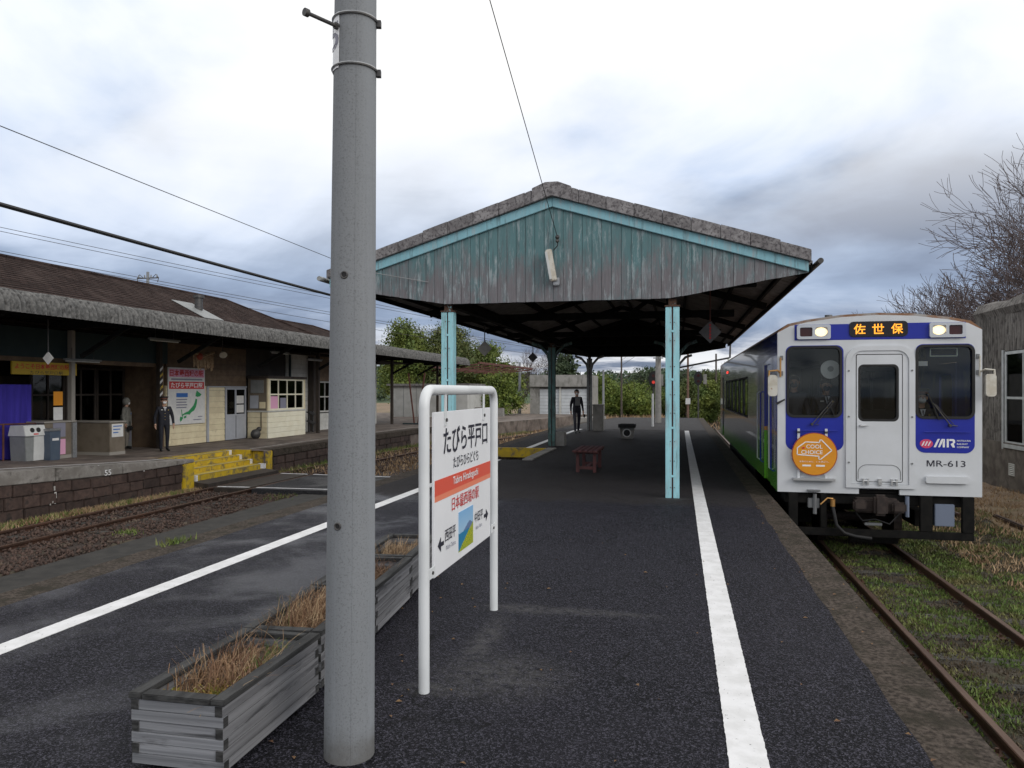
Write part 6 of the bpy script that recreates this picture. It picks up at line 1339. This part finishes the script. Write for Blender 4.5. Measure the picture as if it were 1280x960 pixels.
# people behind the train's windscreens
seat = stand_pose(0, 0, .25); seat.update({'Lknee': (-.11, .42, .88), 'Rknee': (.11, .42, .88), 'Lankle': (-.11, .40, .46), 'Rankle': (.11, .40, .46), 'Lball': (-.115, .5, .42), 'Rball': (.115, .5, .42), 'Ltoe': (-.12, .58, .41), 'Rtoe': (.12, .58, .41),
                                           'Lelbow': (-.26, .12, 1.13), 'Relbow': (.26, .12, 1.13), 'Lwrist': (-.22, .36, 1.05), 'Rwrist': (.22, .36, 1.05), 'Lpalm': (-.21, .43, 1.04), 'Rpalm': (.21, .43, 1.04)})
figure('person', 'train driver in a dark cap and white mask seated behind the right windscreen', (3.82, 13.22, -.05), R(180), 1.70, seat, uni, uniform)
st_ = thing('driver_seat', 'driver seat inside the train cab', 'seat', (3.82, 13.3, .22)); MB().box(3.6, 4.04, 13.1, 13.5, .70, .80).box(3.6, 4.04, 13.48, 13.56, .80, 1.45).build('cushion', 'cabdark', st_, bevel=.03); MB().cyl((3.82, 13.3, .22), (3.82, 13.3, .70), .05, None, 10).build('seat_post', 'under', st_)
coat2 = dict(jacket='ink', trousers='ink', skin='skin', shoes='shoe', mask='ink', hair=True, hem=.84)
figure('person', 'passenger in dark clothes at the outer side of the left windscreen', (1.88, 13.25, .22), R(175), 1.68, stand_pose(.03), coat2)
figure('person', 'passenger in a dark suit and white shirt near the middle of the left windscreen', (2.42, 13.45, .22), R(182), 1.62, stand_pose(.03), coat2, uniform)

# ------------------------------------------------------------------ trees and shrubs
def leaf_crown(lobes, n, size, flat=.7, seed=0):
    rg = np.random.default_rng(seed); V = np.empty((n * 4, 3)); ws = np.array([l[3] ** 2 for l in lobes]); ws = ws / ws.sum()
    pick = rg.choice(len(lobes), n, p=ws); d = rg.normal(size=(n, 3)); d /= np.linalg.norm(d, axis=1)[:, None]
    L = np.array([l[:3] for l in lobes])[pick]; r = np.array([l[3] for l in lobes])[pick]; q = np.array([(l[4] if len(l) > 4 else .85) for l in lobes])[pick]
    rad = (rg.random(n) ** .38) * (1 + .14 * rg.normal(size=n)); core = rg.random(n) < .22; rad = np.where(core, rad * .72, rad); c = L + d * (r * rad)[:, None] * np.stack([np.ones(n), np.ones(n), q], 1)
    u = rg.normal(size=(n, 3)); u /= np.linalg.norm(u, axis=1)[:, None]; nn = d * .6 + rg.normal(size=(n, 3)) * .7; v = np.cross(u, nn); v /= np.linalg.norm(v, axis=1)[:, None]
    s = (size * rg.uniform(.5, 1.35, n) * np.where(core, 2.3, 1.0))[:, None]
    V[0::4] = c + u * s; V[1::4] = c + v * s * flat; V[2::4] = c - u * s; V[3::4] = c - v * s * flat
    return V, np.arange(n * 4).reshape(n, 4)
def lobes_for(h, w_, rg, k=9, low=.25):
    out = []
    for i in range(k):
        t = lerp(low, .92, (i + .5) / k); a = rg.uniform(0, 6.283); rr = w_ * .5 * math.sin(math.pi * min(1, .18 + t * .86)) * rg.uniform(.35, .75)
        out.append((math.cos(a) * rr, math.sin(a) * rr, h * t, w_ * rg.uniform(.17, .30), rg.uniform(.65, .95)))
    out.append((0, 0, h * .55, w_ * .3, .9)); return out
def limb_tree(h, w_, rg, n=7, r0=.16):
    b = MB().tube([(0, 0, -.3), (rg.uniform(-.1, .1), 0, h * .3), (rg.uniform(-.2, .2), rg.uniform(-.2, .2), h * .6), (rg.uniform(-.3, .3), 0, h * .88)], [r0 * 1.2, r0, r0 * .55, r0 * .15], 8)
    for i in range(n):
        z = h * rg.uniform(.22, .7); a = rg.uniform(0, 6.283); l = w_ * rg.uniform(.25, .45)
        b.tube([(0, 0, z), (math.cos(a) * l * .5, math.sin(a) * l * .5, z + l * .35), (math.cos(a) * l, math.sin(a) * l, z + l * .8)], [r0 * .45, r0 * .28, r0 * .08], 5)
    return b
TREE_N = 0
def green_tree(label, loc, h, w_, leaf, n=2600, size=.14, name='leafy_tree', group=None, k=9, low=.25, trunk=.16):
    global TREE_N; TREE_N += 1; rg = random.Random(100 + TREE_N)
    t = thing(name, label, 'tree' if 'tree' in name or 'bamboo' in name else 'shrub', loc, group)
    b = limb_tree(h, w_, rg, r0=trunk); b.v = [tuple(Vector(v) + Vector(loc)) for v in b.v]; b.build('trunk', 'bark', t, smooth=True)
    V, F = leaf_crown(lobes_for(h * .86, w_, rg, k, low), n, size, seed=TREE_N); np_obj('crown', V + np.array(loc), F, leaf, t)
    return t
G1 = 'trees and shrubs beyond the end of the platforms'
green_tree('tall yellowish green tree behind the station canopy, left one of the pair', (-25.2, 66, -1), 10.6, 7.2, 'leafB', 26000, .075, k=13, group=G1)
green_tree('tall green tree behind the station canopy beside the teal post', (-21.5, 68, -1), 10.2, 8.0, 'leafD', 28000, .075, k=13, group=G1)
green_tree('mid green tree half behind the left teal post', (-18.0, 70, -1), 8.4, 6.5, 'leafB', 22000, .075, k=11, group=G1)
green_tree('low yellow green shrub left of the grey garage', (-13.4, 55, -.6), 3.9, 4.0, 'leafE', 9000, .06, 'round_shrub', G1, low=.12, trunk=.08)
green_tree('dark pine like tree rising behind the grey garage', (-11.2, 74, -1), 7.2, 4.6, 'leafC', 2600, .16, 'dark_tree', G1, k=8, low=.4)
for i, (lb, x, y, h, w_, lf) in enumerate((('big yellow green bush left of the far utility pole', -7.2, 78, 4.3, 7.0, 'leafE'), ('bright green bush at the middle of the far bank', -4.4, 76, 3.4, 5.4, 'leafE'), ('green bush just left of the thick grey utility pole', -2.6, 80, 3.8, 4.6, 'leafA'),
        ('dark green tree standing behind the far bushes', -4.6, 98, 5.4, 7.0, 'leafC'), ('dark green tree right of the thick grey utility pole', -.4, 92, 5.6, 6.0, 'leafC'), ('low dark bush right of the far left shelter post', -9.6, 70, 3.4, 4.5, 'leafA'))):
    green_tree(lb, (x, y, -1.1), h, w_, lf, 20000, .07, 'far_bush' if 'bush' in lb else 'dark_tree', G1, k=12, low=.15)
G2 = 'trees on the bamboo slope right of the platform end'
for i, (lb, x, y, h, w_, lf) in enumerate((('yellow green bush behind the right platform signal', 2.2, 60, 3.8, 3.2, 'leafB'), ('olive bush beside the brown trackside pole', .7, 63, 4.2, 3.4, 'leafD'), ('dark green bush right of the signal head', 4.2, 58, 3.6, 3.0, 'leafA'),
        ('bamboo clump behind the right shelter post', 2.6, 78, 5.2, 4.6, 'leafD'), ('bamboo clump above the signal head', 5.6, 76, 6.4, 5.2, 'leafB'), ('taller bamboo clump left of the train roof', 8.8, 78, 8.4, 5.6, 'leafD'), ('tallest bamboo clump just behind the train roof', 12.0, 74, 9.0, 6.2, 'leafB'), ('dark leaved tree behind the train roof', 15.5, 70, 8.8, 6.0, 'leafA'))):
    green_tree(lb, (x, y, -1.1), h, w_, lf, 18000, .07, 'bamboo_clump' if 'bamboo' in lb else 'slope_bush' if 'bush' in lb else 'dark_tree', G2, k=13, low=.15)
# bare trees
def bare(label, loc, h, seed, spread=.75, r0=.17, depth=5, dirb=(0, 0, 0)):
    rg = random.Random(seed); t = thing('bare_tree', label, 'tree', loc, 'bare winter trees'); tb, wb = MB(), MB(); O = Vector(loc)
    def grow(p, d, L, r, lev):
        pts, rs = [p], [r]; q = p; dd = d
        for i in range(3):
            dd = (dd + Vector((rg.gauss(0, .16), rg.gauss(0, .16), rg.gauss(.03, .10)))).normalized(); q = q + dd * L / 3; pts.append(q); rs.append(max(.009, lerp(r, r * .6, (i + 1) / 3)))
        (tb if lev < 2 else wb).tube([O + v for v in pts], rs, 7 if lev < 2 else 4 if lev < 4 else 3, caps=False)
        if lev >= depth: return
        nb = 3 if lev < 2 else rg.choice((2, 3, 3, 4))
        for i in range(nb):
            k = rg.choice((1, 2, 3, 3)) if lev else rg.choice((2, 3)); a = rg.uniform(0, 6.283); u = dd.orthogonal().normalized(); v = dd.cross(u)
            nd = (dd + (u * math.cos(a) + v * math.sin(a)) * spread * rg.uniform(.6, 1.3) + Vector(dirb) * .25 + Vector((0, 0, .12))).normalized()
            grow(pts[k], nd, L * rg.uniform(.62, .88), rs[k] * .62, lev + 1)
        if lev: grow(pts[3], dd, L * .8, rs[3] * .9, lev + 1)
    grow(Vector((0, 0, -.2)), Vector((.04, 0, 1)), h * .33, r0, 0)
    tb.build('trunk', 'bark', t, smooth=True); tw = wb.build('twigs', 'twig', t); tw['kind'] = 'stuff'
bare('large bare cherry tree spreading over the corrugated shed', (14.2, 33.0, -1), 10.8, 3, 1.0, .24, 6, (-.9, 0, -.02))
bare('second bare tree close behind the shed roof', (16.6, 31, -1), 11.5, 8, .95, .2, 6, (-.6, 0, 0))
bare('smaller bare tree behind the train roof', (15.6, 48, -1), 9.6, 12, .7, .13, 5, (-.3, 0, 0))
bare('low bare tree just right of the train roof', (13.4, 40, -1), 8.6, 21, .85, .12, 6, (-.3, 0, 0))
bare('low thicket of bare branches against the left end of the corrugated shed', (11.0, 29.5, -1), 7.6, 51, 1.05, .12, 6, (-.3, 0, .1))
bare('bare tree behind the rusty canopy frame', (-16.0, 74, -1), 7.6, 31, .7, .14, 5)
bare('bare tree between the hanging diamond signs', (-12.6, 78, -1), 7.4, 37, .8, .14, 5)
# far wooded hill
b = MB(); vs = []; NX, NY = 70, 14
for j in range(NY + 1):
    for i in range(NX + 1):
        x = lerp(-170, 130, i / NX); y = lerp(150, 330, j / NY); r = math.sin(math.pi * min(1, j / NY * 1.1) * .9)
        vs.append((x, y, -2 + r * (8.5 + 4.5 * mnoise.noise((x * .018, y * .01, 2)) + 2.2 * mnoise.noise((x * .06, y * .05, 5)))))
struct('wooded_hill', b.add(vs, [(j * (NX + 1) + i, j * (NX + 1) + i + 1, (j + 1) * (NX + 1) + i + 1, (j + 1) * (NX + 1) + i) for j in range(NY) for i in range(NX)]), 'hill', smooth=True)
rg = np.random.default_rng(5); lob = []
for (x, y, z) in vs[:(NX + 1) * 9]:
    for _ in range(2):
        if z > -1.5: lob.append((x + rg.uniform(-2.5, 2.5), y + rg.uniform(-6, 6), z + rg.uniform(.3, 1.2), rg.uniform(1.4, 2.8), .8))
V, F = leaf_crown(lob, 42000, .42, seed=77); o = np_obj('hill_forest', V, F, 'hill'); o['kind'] = 'stuff'; tag(o, 'distant dark green wood covering the low hill', 'wood')

# ------------------------------------------------------------------ shed on the right
SD = thing('corrugated_shed', 'weathered grey corrugated shed with a white framed window right of the train', 'shed', (10.5, 22, -1.1))
XS_ = 8.70
b = MB(); vs = []; y = 14.0; per = .13
ny = int((24.8 - 14) / per * 6)
for j in range(ny + 1):
    y = 14 + j * per / 6; wv = .034 * abs(math.cos(math.pi * y / per)); lay = .02 * (int(y / .62) % 2)
    for z in (.22, 1.9, 3.72): vs.append((XS_ - wv - lay, y, z - (.0 if z > .3 else .04 * (int(y / .62) % 3))))
    vs.append((XS_ - .1 - wv, y, 3.9)); vs.append((XS_ + .05 - wv, y, 4.12 + .04 * math.sin(y * 2.1))); vs.append((XS_ + .35, y, 4.22 + .04 * math.sin(y * 2.1)))
nx = 6; wn_y = (20.5, 22.75)
fs = []
for j in range(ny):
    y = 14 + j * per / 6
    for i in range(nx - 1):
        if wn_y[0] < y < wn_y[1] and i < 2: continue
        fs.append((j * nx + i, j * nx + i + 1, (j + 1) * nx + i + 1, (j + 1) * nx + i))
b.add(vs, fs).build('corrugated_wall', 'shed', SD, smooth=True)
vs2 = [v for v in vs]
b = MB(); vs = []
ny = int((wn_y[1] - wn_y[0] + .02) / .0217)
for j in range(ny + 1):
    yy = wn_y[0] - .01 + j * .0217; x = XS_ - .034 * abs(math.cos(math.pi * yy / .13))
    vs += [(x, yy, 2.72), (x, yy, 3.72)]
b.add(vs, [(2 * j, 2 * j + 1, 2 * j + 3, 2 * j + 2) for j in range(ny)]).build('corrugated_panel', 'shed', SD, smooth=True)
MB().box(XS_ - .06, XS_ + .3, 14, 24.8, -1.2, .24).build('foundation', 'shedbase', SD); MB().box(XS_ + .35, 14, 14, 24.8, 3.9, 4.15).build('roof', 'shed', SD); MB().box(XS_ + .05, 14, 24.7, 24.83, -1, 4).build('end_wall', 'shed', SD); MB().box(XS_ - .04, 14, 13.9, 13.99, -1, 4).build('end_wall', 'shed', SD)
MB().box(XS_ + .6, XS_ + .65, 14.2, 24.6, .2, 3.8).build('inner_wall', 'interior', SD)
wd_ = frame_grid(SD, XS_ - .05, 20.55, 22.7, .20, 2.70, 2, 2, 'shedframe', .08, .1, 'glass_st')
MB().box(XS_ - .09, XS_ + .06, 20.5, 22.75, .10, .198).build('window_sill', 'shedframe', SD)
for y in (22.77, 20.4): MB().box(XS_ - .07, XS_ - .0, y, y + .09, .05, 2.75).build('window_post', 'shedframe', SD)
vt = MB().plate([(22.05, -.62), (22.40, -.62), (22.40, -.30), (22.05, -.30)], [[(22.08, -.59), (22.37, -.59), (22.37, -.33), (22.08, -.33)]], 'x', XS_ - .08, XS_ - .055).build('vent', 'stwhite', SD)
for k in range(5): MB().obox((XS_ - .066, 22.225, -.56 + k * .05), (.012, .29, .03), (0, R(30), 0)).build('vent_slat', 'stwhite', vt)

# ------------------------------------------------------------------ buildings, poles, signals, wires in the distance
GA = thing('concrete_garage', 'flat roofed grey concrete garage with white shutters beyond the left track', 'garage', (-9.2, 59, -.3))
gx0, gx1, gy = -11.4, -6.6, 57.2
MB().box(gx0, gx1, gy - .25, gy + 5, 1.92, 2.85).build('concrete_fascia', 'concgrey', GA, bevel=.03); MB().box(gx0, gx0 + .75, gy, gy + 5, -1, 1.918).build('side_wall', 'concgrey', GA); MB().box(gx1 - .3, gx1, gy, gy + 5, -1, 1.918).build('side_wall', 'concgrey', GA); MB().box(-9.10, -8.95, gy, gy + .4, -1, 1.918).build('pier', 'stwhite', GA)
for a, c in ((gx0 + .76, -9.11), (-8.94, gx1 - .31)):
    s_ = MB().box(a, c, gy + .12, gy + .16, -1, 1.78).build('shutter', 'shutter', GA); MB().box(a, c, gy + .02, gy + .3, 1.782, 1.917).build('shutter_box', 'darksteel', GA)
    for k in range(8): MB().box(a + .01, c - .01, gy + .105, gy + .118, -.3 + k * .26, -.285 + k * .26).build('shutter_rib', 'bingrey', s_)
MB().box(-15.2, -5.5, 53.5, 57.6, -1.1, -.33).build('far_platform', 'concgrey', None)['kind'] = 'structure'
WH = thing('white_storehouse', 'white panelled storehouse seen under the end of the station canopy', 'building', (-17.2, 51, -.3))
MB().box(-20.0, -14.3, 49.6, 53.5, -1, 1.98).build('wall', 'wallpanel', WH); MB().box(-20.2, -14.1, 49.4, 53.8, 1.982, 2.12).build('roof', 'slate', WH)
for k in range(6): MB().box(-19.95 + k * .95, -19.92 + k * .95, 49.588, 49.599, -.3, 1.97).build('panel_joint', 'bingrey', WH)
TR = thing('rusty_canopy_frame', 'rusty open steel canopy frame continuing past the end of the station canopy', 'canopy frame', (-13, 51, 3.3))
MB().beam((-12.75, 46.9, 3.45), (-11.3, 57.5, 3.35), .12, .14).build('edge_beam', 'rust', TR); MB().beam((-16.0, 46.9, 3.2), (-14.6, 57.5, 3.1), .12, .14).build('edge_beam', 'rust', TR)
for k in range(7):
    t = k / 6; p, q = Vector((lerp(-12.75, -11.3, t), lerp(46.9, 57.5, t), 3.38 - .1 * t)), Vector((lerp(-16, -14.6, t), lerp(46.9, 57.5, t), 2.95))
    MB().beam(p, q, .07, .09).build('cross_beam', 'rust', TR); MB().beam(p + Vector((-.9, .1, -.1)), q + Vector((.5, .6, .1)), .05, .05).build('diagonal', 'rust', TR)
for y0_ in (47.0, 57.3): MB().cyl((-15.2 + (y0_ - 47) * .14, y0_, -1), (-15.2 + (y0_ - 47) * .14, y0_, 3.05), .09, None, 8).build('column', 'wooddark', TR)
VB = thing('red_brace_stand', 'pair of slanting dark red steel struts under the canopy end', 'strut', (-14.2, 38.9, -.2)); MB().beam((-14.15, 38.6, -.2), (-14.5, 38.6, 2.6), .07, .07).build('strut', 'rust', VB); MB().beam((-13.95, 38.6, -.2), (-13.55, 38.6, 2.6), .07, .07).build('strut', 'rust', VB); MB().box(-14.8, -13.3, 38.5, 38.72, -.22, -.14).build('base_rail', 'tealbeam', VB)
PLB = thing('concrete_planter', 'long pale concrete planter box in front of the shrub beside the garage', 'planter', (-13.2, 52.5, -.2)); MB().box(-14.6, -12.2, 51.3, 51.9, -1, .38).build('box', 'concgrey', PLB, bevel=.03); MB().box(-14.5, -12.3, 51.4, 51.8, .36, .42).build('soil', 'potsoil', PLB)
def upole(name, label, x, y, z0, h, r, m, cat='pole', extra=None, cap=False):
    t = thing(name, label, cat, (x, y, z0)); MB().tube([(x, y, z0 - .3), (x, y, z0 + h)], [r, r * .75], 12).build('shaft', m, t, smooth=True)
    if extra: extra(t, x, y, z0, h)
    return t
def dens(t, x, y, z0, h):
    for z in (3.55, 3.9, 4.15): MB().cyl((x - .22, y - .1, z), (x - .1, y - .1, z), .05, None, 8).build('insulator', 'binwhite', t)
    MB().obox((x, y - .1, 3.3), (.5, .06, .06)).build('cross_arm', 'steel', t)
upole('utility_pole', 'thick grey concrete utility pole standing at the far end of the platform', -1.04, 38.7, 0, 6.4, .16, 'concgrey', extra=dens); 
upole('slim_concrete_pole', 'slim pale concrete pole left of the grey garage', -12.4, 58, -.3, 4.2, .13, 'pole'); upole('slim_concrete_pole', 'slim pole at the right end of the grey garage', -5.6, 56.5, -.4, 3.6, .10, 'pole'); upole('dark_pole', 'thin dark pole right of the far left shelter post', -5.4, 72, -1, 6.2, .10, 'bark')
def sgnp(t, x, y, z0, h): MB().box(x - .14, x + .14, y - .14, y - .1, .82, 1.18).build('white_plate', 'paper', t)
upole('brown_pole', 'brown trackside pole with a small white plate', .52, 46.2, -.3, 4.5, .075, 'brownpole', extra=sgnp); upole('dark_pole', 'thin dark pole behind the signal on the bamboo slope', 2.9, 62, -1, 5.6, .09, 'bark')
upole('white_post', 'short white post near the end of the platform', -1.18, 34.6, 0, 1.5, .055, 'signwhite')
def signal(label, x, y, z0, zh, lit, group):
    t = thing('railway_signal', label, 'signal', (x, y, z0), group); MB().cyl((x, y, z0), (x, y, zh + .1), .05, None, 10).build('mast', 'darksteel', t, smooth=True)
    hd = MB().plate([(x + .26 * math.cos(2 * math.pi * i / 24), zh + .42 * math.sin(2 * math.pi * i / 24)) for i in range(24)], [], 'y', y - .14, y - .10).build('head', 'black', t); MB().box(x - .13, x + .13, y - .10, y + .05, zh - .3, zh + .3).build('lamp_case', 'darksteel', hd)
    for z, m in ((zh + .17, 'lens_dark'), (zh - .17, lit)): MB().cyl((x, y - .141, z), (x, y - .155, z), .085, None, 14).build('lamp', m, hd); MB().tube([(x + .095 * math.cos(R(a)), y - .22, z + .095 * math.sin(R(a))) for a in range(0, 181, 20)], .012, 5).build('hood', 'black', hd)
    MB().box(x + .30, x + .5, y, y + .15, zh - .35, zh + .25).build('relay_box', 'concgrey', t); MB().box(x + .02, x + .30, y + .03, y + .06, zh - .08, zh - .04).build('bracket', 'darksteel', t)
signal('railway signal with an unlit oval black head right of the brown pole', 1.13, 46.4, -1.0, 2.38, 'lens_dark', None); signal('railway signal showing a red light beside the thick grey utility pole', -1.32, 40.0, 0, 2.25, 'redlamp2', None)
# wires
def wire(name, label, pts, r, cat='wire', m='black', sag=0.0, group=None):
    p, q = Vector(pts[0]), Vector(pts[-1]); n = 18; P_ = [p.lerp(q, i / n) - Z_ * sag * 4 * (i / n) * (1 - i / n) for i in range(n + 1)]
    o = MB().tube(P_, r, 5).build(name, m, None, org=tuple(p)); tag(o, label, cat, group)
wire('thick_cable', 'thick black cable running from the left to the shelter eave', [(-5.62, 1.0, 3.26), (-5.66, 11.6, 3.235)], .022, 'cable', sag=.02)
wire('overhead_wire', 'thin black wire crossing the sky at the upper left', [(-8.4, 3.0, 5.05), (-7.4, 17.6, 4.5)], .0065)
wire('stay_wire', 'thin wire running down from the sky to the shelter gable', [(-2.05, 6.0, 6.7), (-1.86, 11.5, 4.06)], .0055)
wire('stay_wire', 'thin pale wire stapled low on the left gable boards', [(-5.6, 11.45, 3.72), (-4.0, 11.57, 3.42)], .006, m='steel')
GW = 'distant power lines above the station roof'
for i, (za, zb) in enumerate(((11.96, 9.6), (11.72, 9.35), (10.5, 8.3), (10.3, 8.1), (9.8, 7.4))):
    wire('power_line', ['topmost of the faint distant power lines over the station roof', 'second faint power line from the top over the station roof', 'middle one of the faint power lines over the station roof', 'second lowest faint power line over the station roof', 'lowest faint power line just above the station roof ridge'][i], [(-46, 27, za + .7), (-13, 80, zb - 2.2)], .018, m='darksteel', sag=.35, group=GW)
def xarm(t, x, y, z0, h):
    zt = z0 + h; MB().obox((x, y, zt - .5), (2.0, .08, .08)).build('cross_arm', 'darksteel', t)
    for s in (-.85, -.3, .3, .85): MB().cyl((x + s, y, zt - .46), (x + s, y, zt - .24), .06, .04, 8).build('insulator', 'bingrey', t)
    for s in (-1, 1): MB().tube([(x + s * .9, y, zt - .85), (x + s * 1.0, y, zt - .5), (x + s * .75, y, zt - .2), (x + s * .45, y, zt - .45)], .03, 5).build('bracket', 'darksteel', t)
upole('utility_pole', 'distant utility pole top with cross arm above the brown station roof', -41.8, 52.1, -1, 12.2, .15, 'pole', extra=xarm)
for i, (lb, y) in enumerate((('thin wire between far pole and shelter end, upper', 4.7), ('thin wire between far pole and shelter end, lower', 4.2))): wire('overhead_wire', lb, [(-1.04, 38.6, y), (-5.4, 71.8, y - .2)], .012)
